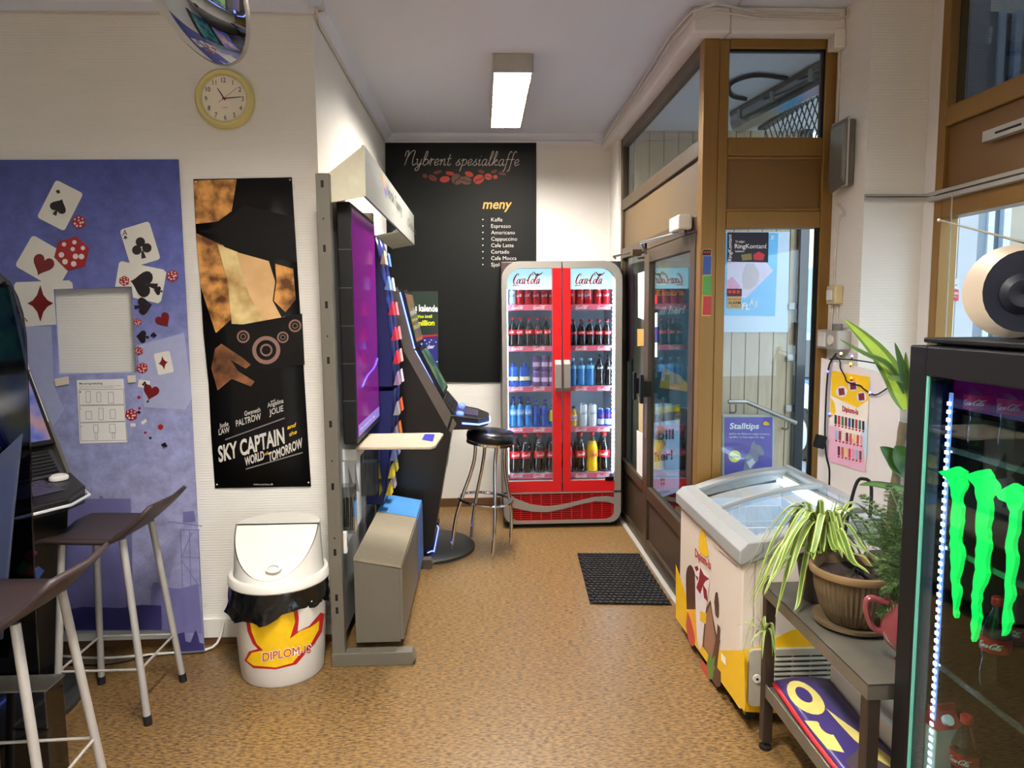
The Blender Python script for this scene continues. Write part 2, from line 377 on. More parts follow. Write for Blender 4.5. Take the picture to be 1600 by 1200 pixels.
# ---- door wall (X = XD, glazing runs away from the viewer)
dw = thing('window_1', 'bronze glazed entrance wall with door side light and transom', None, (XD, 4.4, 0), kind='structure')
def bx(par, name, m, *b, bevel=.004): return MB().box(*b).build(name, m, par, bevel=bevel)
T = .05
bx(dw, 'post', M_bronzeD, XD, XD+T, 5.36, 5.42, 0, 2.865); bx(dw, 'post', M_bronzeD, XD, XD+T, 4.55, 4.62, 0, 2.05)
bx(dw, 'rail', M_bronzeD, XD, XD+T, YP+.071, 5.36, 2.80, 2.864); bx(dw, 'rail', M_bronzeD, XD, XD+T, YP+.071, 5.36, 2.34, 2.42)
bx(dw, 'rail', M_bronzeD, XD, XD+T, YP+.071, 5.36, 1.985, 2.06); bx(dw, 'panel', mat('olive_brown_panel', (88, 70, 42), .5, var=.06, scale=2), XD+.02, XD+.04, YP+.071, 5.36, 2.06, 2.34)
bx(dw, 'pane', M_glass, XD+.025, XD+.031, YP+.071, 5.36, 2.42, 2.80)
bx(dw, 'rail', M_bronzeD, XD, XD+T, 4.62, 5.36, .40, .47); bx(dw, 'rail', M_bronzeD, XD, XD+T, 4.62, 5.36, .0, .07); bx(dw, 'panel', M_bronzeD, XD+.02, XD+.04, 4.62, 5.36, .07, .40)
bx(dw, 'pane', M_glassd, XD+.025, XD+.031, 4.62, 5.36, .47, 1.985)
bx(dw, 'threshold', M_greyL, XD-.03, XD+.06, YP+.06, 5.42, 0, .018)
# side light stickers and papers
def onX(x): return lambda px, py: Xp(px, py, x)
def pane_print(par, name, m, pts, x): return MB().prism([Xp(a, b, x) for a, b in pts], (-.0008, 0, 0)).build(name, m, par)
pane_print(dw, 'sticker', mat('dark_print', (34, 24, 30), .4), [(978, 420), (990, 414), (990, 560), (978, 566)], XD+.02)
pane_print(dw, 'sticker', M_paper, [(997, 427), (1007, 424), (1007, 500), (997, 496)], XD+.02)
pane_print(dw, 'sticker', mat('beige_print', (206, 178, 128), .5), [(998, 620), (1006, 622), (1006, 677), (998, 672)], XD+.02)
pane_print(dw, 'sticker', mat('amber_print', (196, 140, 70), .5), [(996, 514), (1007, 514), (1007, 540), (996, 541)], XD+.02)
pane_print(dw, 'sticker', M_paper, [(995, 672), (1006, 677), (1006, 760), (995, 745)], XD+.02)

# ---- entrance door
dr = thing('door_1', 'bronze framed glass entrance door with kick panel', None, (XD, 4.03, 0), kind='structure')
x0, x1 = XD-.005, XD+.04; ya, yb = 3.505, 4.545
bx(dr, 'stile', M_bronzeD, x0, x1, ya, ya+.085, .02, 1.98); bx(dr, 'stile', M_bronzeD, x0, x1, yb-.075, yb, .02, 1.98)
bx(dr, 'rail', M_bronzeD, x0, x1, ya+.085, yb-.075, 1.90, 1.98); bx(dr, 'rail', M_bronzeD, x0, x1, ya+.085, yb-.075, .38, .46); bx(dr, 'rail', M_bronzeD, x0, x1, ya+.085, yb-.075, .02, .11)
bx(dr, 'kick_panel', mat('dark_kick_panel', (64, 50, 38), .5, var=.06), XD+.012, XD+.028, ya+.085, yb-.075, .11, .38)
pane = bx(dr, 'pane', M_glassd, XD+.016, XD+.022, ya+.085, yb-.075, .46, 1.90)
pane_print(dr, 'sticker', M_red, [(1023.5, 462), (1027, 460), (1027, 474), (1023.5, 475)], XD+.014)
pane_print(dr, 'sticker', M_paper, [(1023.5, 489), (1027, 488), (1027, 511), (1023.5, 511)], XD+.014)
pane_print(dr, 'sticker', mat('violet_print', (60, 50, 130), .5), [(1023.5, 512), (1027, 512), (1027, 534), (1023.5, 534)], XD+.014)
pane_print(dr, 'sticker', M_paper, [(1023.5, 535), (1027, 535), (1027, 558), (1023.5, 558)], XD+.014)
for yy in (4.36, 4.40, 4.56):
    h = MB().box(XD-.075, XD-.055, yy, yy+.045, 1.02, 1.20).box(XD-.06, XD-.004, yy+.01, yy+.035, 1.06, 1.16) if yy != 4.40 else None
    if h: h.build('pull_handle', M_black, dr, bevel=.003)
MB().box(XD-.012, XD-.004, 4.475, 4.50, .78, 1.0).build('lock_plate', M_steel, dr)
# closer on the lintel rail
dc = MB().box(XD-.075, XD-.004, 3.555, 3.74, 2.0, 2.075).build('door_closer', M_plw, bevel=.01); tag(dc, 'white door closer box above the entrance door', 'door closer')
W_ = dc
MB().tube([(XD-.04, 3.66, 1.995), (XD-.13, 4.15, 1.99), (XD-.03, 4.45, 1.955)], .008, 8).build('arm', M_steel, dc)
MB().tube([(XD-.04, 3.60, 1.985), (XD-.04, 3.60, 2.0)], .02, 12).build('spindle', M_steel, dc)
arm2 = MB().tube([(XD-.05, 4.75, 1.985), (XD-.12, 5.05, 1.98), (XD-.06, 5.3, 1.985)], .008, 8).box(XD-.06, XD-.001, 4.7, 4.8, 1.96, 2.0); tag(arm2.build('door_stay', M_bronzeD), 'thin bronze door stay arm above the side light', 'door stay')

# ---- entrance window facing the viewer (Y = YP)
fw = thing('window_2', 'bronze framed entrance window with brown spandrel panel', None, (1.4, YP, 0), kind='structure')
bx(fw, 'post', M_bronze, XD, 1.135, YP, YP+.07, 0, 2.865); bx(fw, 'post', M_bronze, 1.137, 1.185, YP+.006, YP+.066, 0, 2.865); bx(fw, 'post', M_bronze, 1.645, XC, YP, YP+.07, 0, 2.865)
for z0, z1 in ((2.82, 2.865), (2.33, 2.415), (1.99, 2.07)): bx(fw, 'rail', M_bronze, 1.185, 1.645, YP, YP+.07, z0, z1)
bx(fw, 'panel', M_brpanel, 1.185, 1.645, YP+.02, YP+.05, 2.07, 2.33)
bx(fw, 'bead', M_bronze, 1.185, 1.645, YP+.01, YP+.02, 2.07, 2.085); bx(fw, 'bead', M_bronze, 1.185, 1.645, YP+.01, YP+.02, 2.315, 2.33)
bx(fw, 'rail', M_bronze, 1.185, 1.645, YP, YP+.07, 0, .30)
bx(fw, 'pane', M_glass, 1.185, 1.645, YP+.03, YP+.036, 2.415, 2.82); lower = bx(fw, 'pane', M_glass, 1.185, 1.645, YP+.03, YP+.036, .30, 1.99)
bx(fw, 'gasket', M_black, 1.645-.012, 1.646, YP+.01, YP+.03, .3, 1.99, bevel=0); bx(fw, 'gasket', M_black, 1.645-.01, 1.646, YP+.01, YP+.03, 2.415, 2.82, bevel=0); bx(fw, 'gasket', M_black, 1.185, 1.645, YP+.01, YP+.03, 2.81, 2.821, bevel=0)

# ---- street window (X = XW)
sw = thing('window_3', 'bronze framed street window with dark upper light', None, (XW, 1.2, 0), kind='structure')
ys, ye = -4.6, 3.06
bx(sw, 'post', M_bronze, XW-.02, XW+.06, ye-.05, ye, .5, CEIL); bx(sw, 'post', M_bronze, XW-.02, XW+.06, ys, ys+.08, .5, CEIL); bx(sw, 'post', M_bronze, XW-.02, XW+.06, .4, .5, .5, CEIL)
for z0, z1 in ((2.90, CEIL), (2.36, 2.44), (1.98, 2.06), (.5, .58)):
    for ya_, yb_ in ((ys+.08, .4), (.5, ye-.05)): bx(sw, 'rail', M_bronze, XW-.019, XW+.06, ya_, yb_, z0, z1)
bx(sw, 'panel', M_brpanel, XW, XW+.03, ys+.08, ye-.05, 2.06, 2.36)
bx(sw, 'pane', glass('tinted_glass', (112, 116, 120), 1.5, 1.), XW+.02, XW+.026, ys+.08, ye-.05, 2.44, 2.90); bx(sw, 'pane', M_glass, XW+.02, XW+.026, ys+.08, ye-.05, .58, 1.98)
sbox('wall_right', 'white wall below and beside the street window', M_wall, XW-.01, XW+.12, -5.0, 3.06, 0, .5)
sbox('wall_right_corner', 'white wall corner at the end of the street window', M_wall, XW-.01, XW+.12, -5.0, ys, .5, CEIL)
st = MB().box(XW-.02, XW+.015, 3.06, 3.14, 2.10, CEIL).box(XW-.02, XW+.015, 3.06, 3.14, 0, 2.065); struct(st.build('trim_5', M_white, bevel=.006), 'white vertical trim at the column edge')
# rail for a blind: along the column and the window
rl = MB().box(XC-.002, XW+.02, 3.118, 3.14, 2.075, 2.085).box(XC-.002, XW+.02, 3.118, 3.14, 2.09, 2.10); tag(rl.build('cable_duct', M_greyL), 'thin grey double rail across the white column', 'rail')
r2 = MB().box(XW-.05, XW-.02, -1.5, 3.06, 2.055, 2.072).box(XW-.045, XW-.02, -1.5, 3.06, 2.08, 2.095); tag(r2.build('blind_rail', M_greyL), 'long double rail crossing the brown street window panel', 'rail')
vr = MB().prism([Vector((XW-.04, 2.75, z)) for z in (2.235, 2.275)]+[Vector((XW-.01, 2.75, 2.275)), Vector((XW-.01, 2.75, 2.235))], (0, -1.2, 0))
vr = tag(vr.build('air_vent', M_greyL), 'narrow grey slotted vent strip on the brown panel', 'vent')
for k in range(6): MB().box(XW-.042, XW-.038, 2.68-k*.2, 2.55-k*.2, 2.25, 2.258).build('slot', M_black, vr)
pc = MB().tube([(XW-.06, 2.88, 2.06), (XW-.06, 2.875, 1.45)], .0025, 6); tag(pc.build('pull_cord', M_greyL), 'thin pull cord hanging before the street window', 'cord')

# ---- the porch and the street outside
M_plank = mat('weathered_plank', (200, 176, 142), .7, var=.12, scale=6, stretch=(6, 6, .7), bump=.15, bscale=60)
YW = 5.20
pw = thing('wall_porch', 'weathered vertical plank wall at the end of the porch', None, (1.7, YW, 0), kind='structure')
MB().box(1.12, 2.34, YW+.02, YW+.06, -.15, 2.9).build('backing', mat('shadow_gap', (60, 50, 40), .9), pw)
k = 0; x = 1.12
base = None
while x < 2.33:
    wd = .105; MB().box(x, x+wd-.006, YW, YW+.02, -.15, 2.9).build('plank', M_plank, pw, bevel=.002); x += wd
M_out = mat('porch_stone', (186, 188, 192), .7, var=.08, scale=5, bump=.1, bscale=40)
sbox('floor_porch', 'grey stone floor of the porch', M_out, XD+.06, 2.5, YP+.08, 5.2, -.15, 0.0)
sbox('ceiling_porch', 'white ceiling of the porch', mat('porch_ceiling', (236, 238, 242), .8), XD+.05, 2.5, YP+.08, YW+.06, 2.88, 2.96)
sbox('pavement', 'grey pavement and road outside', mat('asphalt', (120, 124, 132), .8, var=.15, scale=30), 2.5, 22, -12, 30, -.4, -.2)
# doorpost at the porch corner
MBp = MB().box(2.32, 2.39, YW-.06, YW+.06, -.15, 2.9); struct(MBp.build('trim_6', M_blackg, bevel=.004), 'dark post at the outer end of the plank wall')
for zz in (1.62, 1.24, .86): tag(MB().box(2.265, 2.31, YW-.03, YW-.001, zz-.025, zz+.025).build('hinge_bracket', M_greyL, bevel=.004), 'small grey bracket on plank wall, %s' % {1.62: 'topmost of three', 1.24: 'middle of three', .86: 'lowest of three'}[zz], 'bracket', 'brackets on the plank wall')
# porch side facade seen beyond the street window
M_fac = mat('facade_render', (206, 198, 186), .8, var=.05, scale=2, bump=.1, bscale=30)
# ================================================================== OUTSIDE THINGS
def onY(y): return lambda px, py: Yp(px, py, y)
pl = onY(YW-.012)
def fprint(par, name, m, pts, pl_, d=(0, -.0008, 0)): return MB().prism([pl_(a, b) for a, b in pts], d).build(name, m, par)
# scratch-ticket poster on the plank wall
fx = thing('wall_poster', 'large blue and white poster on the plank wall with slanted FLAX lettering', 'poster', (1.75, YW-.01, 1.2))
MB().prism([pl(*p) for p in ((1115, 362), (1234, 362), (1231, 519), (1115, 519))], (0, .008, 0)).build('frame', mat('pale_frame', (206, 220, 236), .4), fx)
p1 = onY(YW-.014)
fprint(fx, 'sheet', mat('sky_blue_print', (86, 178, 226), .35), [(1116, 364), (1216, 364), (1211, 494), (1116, 492)], p1)
p2 = onY(YW-.016)
fprint(fx, 'ink', mat('pale_pink_print', (222, 196, 216), .4), [(1136, 460), (1136, 408), (1188, 400), (1208, 423), (1165, 466)], p2)
p3 = onY(YW-.018)
fprint(fx, 'ink', mat('rose_print', (226, 120, 160), .4), [(1135, 440), (1144, 432), (1158, 449), (1140, 454), (1135, 456)], p3)
fprint(fx, 'ink', mat('skin_tone_print', (198, 168, 170), .4), [(1162, 452), (1160, 430), (1166, 412), (1178, 412), (1186, 425), (1186, 438), (1180, 446), (1172, 452)], p3)
p4 = onY(YW-.02)
for k, (ch, x, y) in enumerate((('F', 1159, 483), ('L', 1165, 484), ('A', 1171, 477), ('X', 1178, 480))):
    tpx(mbx := MB(), ch, p4, x, y, x+6.5, y-1, 9, .03, .1); mbx.build('lettering', M_ink_w, fx)
mbx = MB(); tpx(mbx, 'x', p4, 1203, 374, 1210, 374, 8, .04, .3); mbx.build('lettering', M_ink_w, fx)
# stickers on the inside of the entrance window
pg = onY(YP+.028)
rk = thing('window_sticker', 'black and violet sticker on entrance window reading RingKontant', 'sticker', (1.27, YP+.028, 1.8))
fprint(rk, 'sheet', mat('night_print', (30, 24, 44), .4), [(1136.5, 363), (1201, 363), (1200, 410), (1136, 409)], pg, (0, -.001, 0))
pg2 = onY(YP+.0265)
mb = MB(); tpx(mb, 'RingKontant', pg2, 1148, 388, 1198, 388, 7, .012); tpx(mb, 'Vi selger', pg2, 1149, 379, 1164, 379, 3.5, .01); tpx(mb, 'ladekort', pg2, 1149, 394, 1163, 394, 3.2, .01)
tpx(mb, '°', pg2, 1196, 384, 1198, 384, 3, .01); put_text(mb, 'RingKontant', pg2(1143, 408), pg2(1143, 366), pg2(1137.5, 408), .01)
mb.build('lettering', M_ink_w, rk)
fprint(rk, 'ink', mat('pink_red_print', (214, 50, 70), .4), [(1177, 398), (1186, 393), (1195, 398), (1192, 407), (1178, 406)], pg2); fprint(rk, 'ink', mat('olive_print', (136, 128, 70), .4), [(1158, 398), (1174, 396), (1175, 406), (1160, 407)], pg2)
al = thing('window_sticker', 'gold and red ALARM sticker low on entrance window', 'sticker', (1.22, YP+.028, 1.5))
fprint(al, 'sheet', mat('gold_print', (188, 164, 110), .4), [(1136, 463), (1158, 463), (1158, 482), (1136, 482)], pg, (0, -.001, 0)); fprint(al, 'sheet', mat('dark_red_print', (70, 20, 20), .4), [(1136, 451), (1159, 451), (1159, 463), (1136, 463)], pg, (0, -.001, 0))
mb = MB()
for k in range(3):
    c = pg2(1140.5+k*6.5, 456); mb.prism([c+Vector((.0085*math.cos(a*PI/6), 0, .0085*math.sin(a*PI/6))) for a in range(12)], (0, -.0005, 0))
mb.build('ink', mat('signal_red_print', (206, 50, 44), .4), al)
mb = MB(); tpx(mb, 'ALARM', pg2, 1138, 475, 1157, 475, 4, .02); tpx(mb, 'SECURITAS', pg2, 1137, 468.5, 1158, 468.5, 2.2, .0); tpx(mb, '24 timer', pg2, 1143, 479.5, 1153, 479.5, 2.2); mb.build('lettering', M_blk, al)
# red pupils of light reflected are left out; street poster frame low on the wall
sp = thing('poster_frame', 'violet horse racing poster in silver frame reading Stalltips', 'poster', (1.62, YW-.1, 0))
YS = YW-.08; q0 = onY(YS)
MB().prism([q0(*p) for p in ((1129, 648), (1211, 648), (1209, 790), (1129, 790))], (0, .03, 0)).build('frame', M_greyL, sp, bevel=.003)
q1 = onY(YS-.003); fprint(sp, 'sheet', ramp_print('violet_poster_ink', [(0, (80, 66, 150)), (1, (112, 92, 176))], 'Z', .4, 1.), [(1132, 652), (1207, 652), (1206, 788), (1132, 788)], q1)
q2 = onY(YS-.005)
mb = MB(); tpx(mb, 'Stalltips', q2, 1140, 670, 1186, 670, 9, .02, .12); tpx(mb, 'Spillet der Rikstoto velger hestene,', q2, 1139, 679, 1203, 679.5, 3, .0, .2, res=1); tpx(mb, 'og fyller ut kupongen for deg', q2, 1139, 684, 1194, 684.5, 3, .0, .2, res=1); mb.build('lettering', M_ink_w, sp)
c = q2(1148, 713); mb = MB().prism([c+Vector((.045*math.cos(a*PI/10), 0, .045*math.sin(a*PI/10))) for a in range(20)], (0, -.0008, 0)); mb.build('ink', mat('lemon_print', (222, 216, 90), .4), sp)
q3 = onY(YS-.007); mb = MB(); tpx(mb, 'Stalltips', q3, 1140, 715, 1156, 715, 3.4, .01); mb.build('lettering', mat('violet_ink', (70, 56, 140), .4), sp)
fprint(sp, 'ink', mat('horse_grey_print', (122, 118, 136), .4), [(1162, 728), (1166, 712), (1172, 704), (1174, 692), (1178, 688), (1181, 694), (1188, 696), (1194, 706), (1193, 712), (1186, 711), (1184, 720), (1176, 730), (1170, 760), (1158, 760)], q2)
fprint(sp, 'ink', mat('horse_white_print', (196, 196, 204), .4), [(1166, 722), (1176, 716), (1180, 722), (1172, 732)], q3); fprint(sp, 'ink', M_yel, [(1192, 662), (1195, 658), (1199, 659), (1203, 663), (1199, 665), (1193, 664)], q2)
# handrail down the step
hr = thing('handrail', 'grey tubular handrail sloping down along the plank wall', 'handrail', (1.9, YW-.1, 1.0))
YH = YW-.1
MB().tube(spline([Yp(1138, 628, YH), Yp(1164, 628, YH), Yp(1176, 632, YH), Yp(1244, 661, YH)], 5), .016, 12).build('tube', M_steel, hr, smooth=True)
for p in ((1150, 632), (1232, 658)):
    c = Yp(*p, YH); MB().tube(spline([c, c+Vector((0, 0, -.05)), c+Vector((0, .05, -.07)), c+Vector((0, .098, -.07))], 4), .006, 8).lathe([(.02, 0), (.02, .006)], 12).build('bracket', M_steel, hr, smooth=True) if False else MB().tube(spline([c, c+Vector((0, 0, -.05)), c+Vector((0, .05, -.07)), c+Vector((0, .098, -.07))], 4), .007, 8).build('bracket', M_steel, hr, smooth=True)
# porch lamp and its cable, rolled grille
pa, pb = Vector((1.84, 3.72, 2.80)), Vector((1.70, 4.72, 2.80))
lm = thing('porch_lamp', 'long clear strip lamp on the porch ceiling', 'lamp', (1.77, 4.2, 2.74))
dv = (pb-pa).normalized(); sd = Vector((dv.y, -dv.x, 0))
prof = [(-.065, .06), (-.065, .01), (-.05, -.035), (0, -.055), (.05, -.035), (.065, .01), (.065, .06)]
MB().prism([pa+sd*x+Vector((0, 0, z)) for x, z in prof], pb-pa).build('diffuser', glass('lamp_cover', (190, 200, 210), 1.5, 2., .15, .25), lm, smooth=True)
MB().prism([pa+sd*x+Vector((0, 0, z)) for x, z in ((-.07, .075), (-.07, .05), (.07, .05), (.07, .075))], pb-pa).build('body', M_grey, lm)
MB().cyl(pa+dv*.06, pb-dv*.06, .014).build('tube', M_ink_w, lm)
for t in (.12, .5, .88): MB().box(-.075, .075, -.012, .012, -.0, .06).xf(Matrix.Translation(pa+(pb-pa)*t) @ Matrix.Rotation(math.atan2(dv.y, dv.x)-PI/2, 4, 'Z')).build('clip', M_greyL, lm)
cb = MB().tube(spline([Vector((1.62, 4.4, 2.87)), Vector((1.5, 4.3, 2.86)), Vector((1.42, 4.1, 2.865)), Vector((1.5, 3.95, 2.865)), Vector((1.7, 4.0, 2.865))], 6), .012, 8); tag(cb.build('lamp_cable', M_dark, smooth=True), 'dark curled cable on the porch ceiling beside the strip lamp', 'cable')
gr = thing('security_grille', 'grey diamond mesh grille under the porch ceiling', 'grille', (2.05, 4.2, 2.4))
mb = MB(); yA, yB_, zA, zB = 3.6, 5.1, 2.42, 2.86
n = 26
for k in range(-8, n):
    a = yA+k*.07
    for s_ in (1, -1):
        p0 = Vector((2.0, a, zA if s_ > 0 else zB)); p1_ = Vector((2.0, a+.44*.75, zB if s_ > 0 else zA))
        if p1_.y < yB_ and p0.y > yA: mb.tube([p0, p1_], .005, 4)
mb.build('mesh', M_grey, gr); MB().box(1.97, 2.03, yA, yB_, zA-.05, zA).build('bottom_bar', M_grey, gr); MB().box(1.97, 2.03, yA, yB_, zB, zB+.02).build('top_bar', M_grey, gr)
# sign stand outside the door, with a faint glow added to brighten its face
sg = thing('sign_stand', 'pale blue sign with added glow on the porch reading Spill her!', 'sign', (1.24, 4.9, 0))
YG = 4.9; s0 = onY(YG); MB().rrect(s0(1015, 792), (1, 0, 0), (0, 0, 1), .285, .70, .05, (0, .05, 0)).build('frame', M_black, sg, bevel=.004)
s1 = onY(YG-.003); fprint(sg, 'face', mat('pale_blue_glow_sheet', (196, 214, 246), .4, emit=(170, 196, 246), es=.5), [(1018, 661), (1062, 655), (1061, 768), (1018, 782)], s1)
s2 = onY(YG-.005); fprint(sg, 'ink', mat('yellow_band', (226, 206, 60), .4), [(1018, 637), (1062, 632), (1062, 642), (1018, 648)], s2)
fprint(sg, 'ink', mat('peach_print', (240, 200, 150), .4), [(1030, 655), (1035, 666), (1041, 672), (1036, 682), (1041, 694), (1034, 704), (1028, 720), (1026, 735), (1024, 690)], s2)
s3 = onY(YG-.007); mb = MB(); tpx(mb, 'pill', s3, 1028, 687, 1053, 685, 15, .03); tpx(mb, 'her!', s3, 1023, 721, 1051, 717, 14, .03); tpx(mb, 'Norsk Tipping', s3, 1023, 773, 1046, 768, 4, .0, res=2); mb.build('lettering', mat('slate_ink', (70, 80, 120), .5), sg)
mb = MB()
for k, cc in enumerate(((226, 90, 100), (60, 160, 120), (230, 150, 60), (80, 110, 200))): 
    c = s3(1034+(k % 2)*4, 748+(k//2)*8); fprint(sg, 'ink', mat('logo_ink_%d' % k, cc, .4), [(1032+(k % 2)*4, 746+(k//2)*8), (1036+(k % 2)*3, 749+(k//2)*5), (1033+(k % 2)*4, 753+(k//2)*7)], s3)
for xx in (1.16, 1.36): MB().box(xx-.015, xx+.015, YG-.1, YG+.16, 0, .03).box(xx-.01, xx+.01, YG+.01, YG+.03, .03, .27).build('foot', M_black, sg)
# teal poster on the plank wall behind the door
tp = thing('wall_poster', 'teal and yellow poster behind the door glass reading ill her!', 'poster', (1.26, YW-.01, 1.0))
t0 = onY(YW-.008); MB().prism([t0(*p) for p in ((1016, 392), (1083, 392), (1083, 636), (1016, 636))], (0, .006, 0)).build('sheet', mat('teal_print', (60, 104, 118), .4), tp)
t1 = onY(YW-.010); mb = MB(); tpx(mb, 'ill her!', t1, 1029, 492, 1071, 489, 12, .03, .25); mb.build('lettering', M_ink_w, tp)
mb = MB(); tpx(mb, 'Ekstra', t1, 1026, 462, 1068, 461, 9, .02); mb.build('lettering', M_yel, tp)
fprint(tp, 'ink', mat('ochre_print', (206, 176, 84), .4), [(1026, 420), (1040, 410), (1048, 418), (1044, 432), (1052, 440), (1036, 446), (1026, 446)], t1); fprint(tp, 'ink', MATS['ochre_print'], [(1036, 574), (1052, 582), (1062, 586), (1074, 600), (1074, 612), (1030, 606)], t1)
# facade pier, car and building seen through the glass
pr = thing('facade_pier', 'white panelled facade pier just outside the street window', 'pier', (2.24, 3.5, 0))
for a, b, m in ((2.10, 2.175, M_white), (2.178, 2.245, M_white), (2.248, 2.34, M_out)): MB().box(a, b, 3.30, 3.62, -.2, 3.2).build('panel', m, pr, bevel=.003)
ast = thing('alarm_sticker', 'small white and red ALARM sticker on the facade pier', 'sticker', (2.2, 3.298, 1.6))
a0 = onY(3.2985); fprint(ast, 'sheet', mat('pale_grey_print', (196, 192, 196), .4), [(1484.5, 434), (1499, 436), (1498, 452), (1484, 450)], a0); fprint(ast, 'sheet', mat('alarm_red', (196, 40, 52), .4), [(1484, 451), (1498, 453), (1497.5, 470), (1483.5, 469)], a0)
a1 = onY(3.2965); mb = MB(); tpx(mb, 'ALARM', a1, 1485, 459.5, 1497, 461, 4.5, .01); tpx(mb, 'overvåket', a1, 1485, 463.5, 1496, 464.5, 1.8, res=1); mb.build('lettering', M_ink_w, ast)
mb = MB(); tpx(mb, 'Sector', a1, 1486, 448, 1497, 446, 3, .0, .3); mb.build('lettering', M_red, ast)
sf = thing('shop_front', 'pale bay of the neighbouring shop front seen through the street window', 'shop front', (3.8, 4.5, -.2))
for a, b, y, m in ((3.02, 3.185, 4.42, mat('bay_grey', (120, 130, 140), .6)), (3.185, 3.225, 4.40, mat('bay_white', (206, 220, 236), .5)), (3.225, 3.285, 4.44, mat('bay_slate', (70, 84, 96), .4)), (3.285, 3.33, 4.40, MATS['bay_white']), (3.33, 5.0, 4.42, mat('bay_beige', (168, 156, 138), .7, var=.08, scale=4))): MB().box(a, b, y, 4.6, -.2, 3.4).build('panel', m, sf, bevel=.003)
bl = thing('building', 'pale rendered building across the street', 'building', (9.5, 14, -.3))
MB().box(9.0, 12, -8, 34, -.3, 11).build('wall', M_fac, bl)
wm = MB().box(-.06, .02, -.6, .6, 0, 1.7); wg = mat('far_window', (96, 118, 142), .15)
first = None
for i in range(10):
    for j in range(3):
        o = MB().box(8.93, 9.02, i*4-6, i*4-4.7, .9+j*3.2, 2.7+j*3.2).build('window', wg, bl); 
        MB().box(8.90, 8.94, i*4-6.1, i*4-4.6, .8+j*3.2, .9+j*3.2).box(8.90, 8.94, i*4-5.4, i*4-5.3, .9+j*3.2, 2.7+j*3.2).build('sill', M_ink_w, o)
# grey blue parked car
car = thing('car', 'pale blue grey car parked outside by the porch', 'car', (4.7, 9.6, -.2))
M_car = mat('car_paint', (150, 172, 196), .25, .3, coat=.6); prof = [(0, .35), (.02, .72), (.5, .86), (1.0, .92), (1.55, 1.38), (2.0, 1.47), (2.9, 1.45), (3.6, 1.12), (4.15, 1.0), (4.2, .4), (3.8, .25), (.3, .25)]
MB().prism([(3.85, 7.5+a, b-.2) for a, b in prof], (1.7, 0, 0)).build('body', M_car, car, bevel=.05)
MB().prism([(3.845, 7.5+a, b-.2) for a, b in ((1.18, .96), (1.62, 1.34), (2.0, 1.40), (2.3, 1.40), (2.3, .96))], (.01, 0, 0)).build('side_window', M_blackg, car); MB().prism([(3.845, 7.5+a, b-.2) for a, b in ((2.36, .96), (2.36, 1.40), (2.85, 1.38), (3.4, 1.12), (3.3, .96))], (.01, 0, 0)).build('side_window', M_blackg, car)
MB().prism([(3.95, 7.5+a, b-.2) for a, b in ((1.06, .96), (1.52, 1.38), (1.5, 1.40), (1.0, .97))], (1.5, 0, 0)).build('windscreen', M_blackg, car)
for yy in (8.25, 10.95):
    for xx in (3.80, 5.42):
        w_ = MB().cyl((xx, yy, .11), (xx+.18, yy, .11), .31, 24).build('wheel', M_dark, car, smooth=True); MB().cyl((xx-.01, yy, .11), (xx+.1, yy, .11), .2, 16).build('hub_cap', M_greyL, w_, smooth=True)
MB().box(3.9, 4.2, 7.47, 7.52, .42, .54).build('headlamp', M_ink_w, car)

# ================================================================== CABLES AND BOXES ON THE WALL
def cable(name, pts, r, label, m=M_cable, k=5): return tag(MB().tube(spline(pts, k), r, 7).build(name, m, smooth=True), label, 'cable')
L1 = XD-.078
cable('surface_cable', [(L1, 5.74, 2.96), (L1-.004, 4.5, 2.955), (L1-.004, YP-.075, 2.955), (1.3, YP-.076, 2.95), (1.66, YP-.076, 2.945)], .006, 'upper white cable along the entrance lintel', k=3)
cable('surface_cable', [(L1, 5.74, 2.925), (L1-.004, 4.5, 2.92), (L1-.004, YP-.075, 2.92), (1.3, YP-.076, 2.925), (1.66, YP-.076, 2.925), (1.69, YP-.1, 2.96)], .005, 'lower white cable along the entrance lintel', k=3)
cable('surface_cable', [Zp(1160, 0, CEIL-.004), Zp(1148, 18, CEIL-.004), (1.16, YP-.086, 2.94), (1.2, YP-.086, 2.938), (1.3, YP-.086, 2.938)], .005, 'white cable dropping from the ceiling to the lintel', k=4)
cable('surface_cable', [(XC-.006, 3.4, 2.80), (XC-.006, 3.4, 2.5), (XC-.006, 3.39, 2.36)], .006, 'white cable on the column above the grey siren')
cable('surface_cable', [(XC-.006, 3.36, 2.09), (XC-.006, 3.30, 2.04), (XC-.006, 3.36, 2.0), (XC-.006, 3.37, 1.72), (XC-.006, 3.33, 1.68), (XC-.006, 3.335, 1.48)], .007, 'looping white cable on the column below the grey siren')
cable('surface_cable', [(XC-.006, 3.37, 1.68), (XC-.006, 3.385, 1.5), (XC-.006, 3.385, 1.42)], .007, 'short straight white cable above the junction box')
cable('surface_cable', [(1.72, 3.12, 2.972), (1.9, 3.125, 2.972), (1.95, 3.10, 2.955), (1.98, 3.0, 2.965)], .008, 'pale cable along the top of the column')
cable('surface_cable', [(-2.4, YL-.01, 2.935), (-1.5, YL-.01, 2.932), (XA+.006, YL-.008, 2.935), (XA+.008, YL+.1, 2.925), (XA+.008, 5.7, 2.925)], .006, 'thin cable under the moulding of the poster wall', k=3)
cable('surface_cable', [(XA+.08, YB-.045, 2.928), (.2, YB-.045, 2.93), (.9, YB-.045, 2.928)], .004, 'thin cable along the top of the back wall', k=3)
jb = MB().box(XC-.055, XC-.001, 3.35, 3.425, 2.80, 2.885).build('junction_box', M_plw, bevel=.006); tag(jb, 'white junction box in the corner above the entrance window', 'junction box')
sr = thing('alarm_siren', 'grey wall box with slanted lower edge on the white column', 'wall box', (XC-.05, 3.33, 2.12))
yf = 3.3
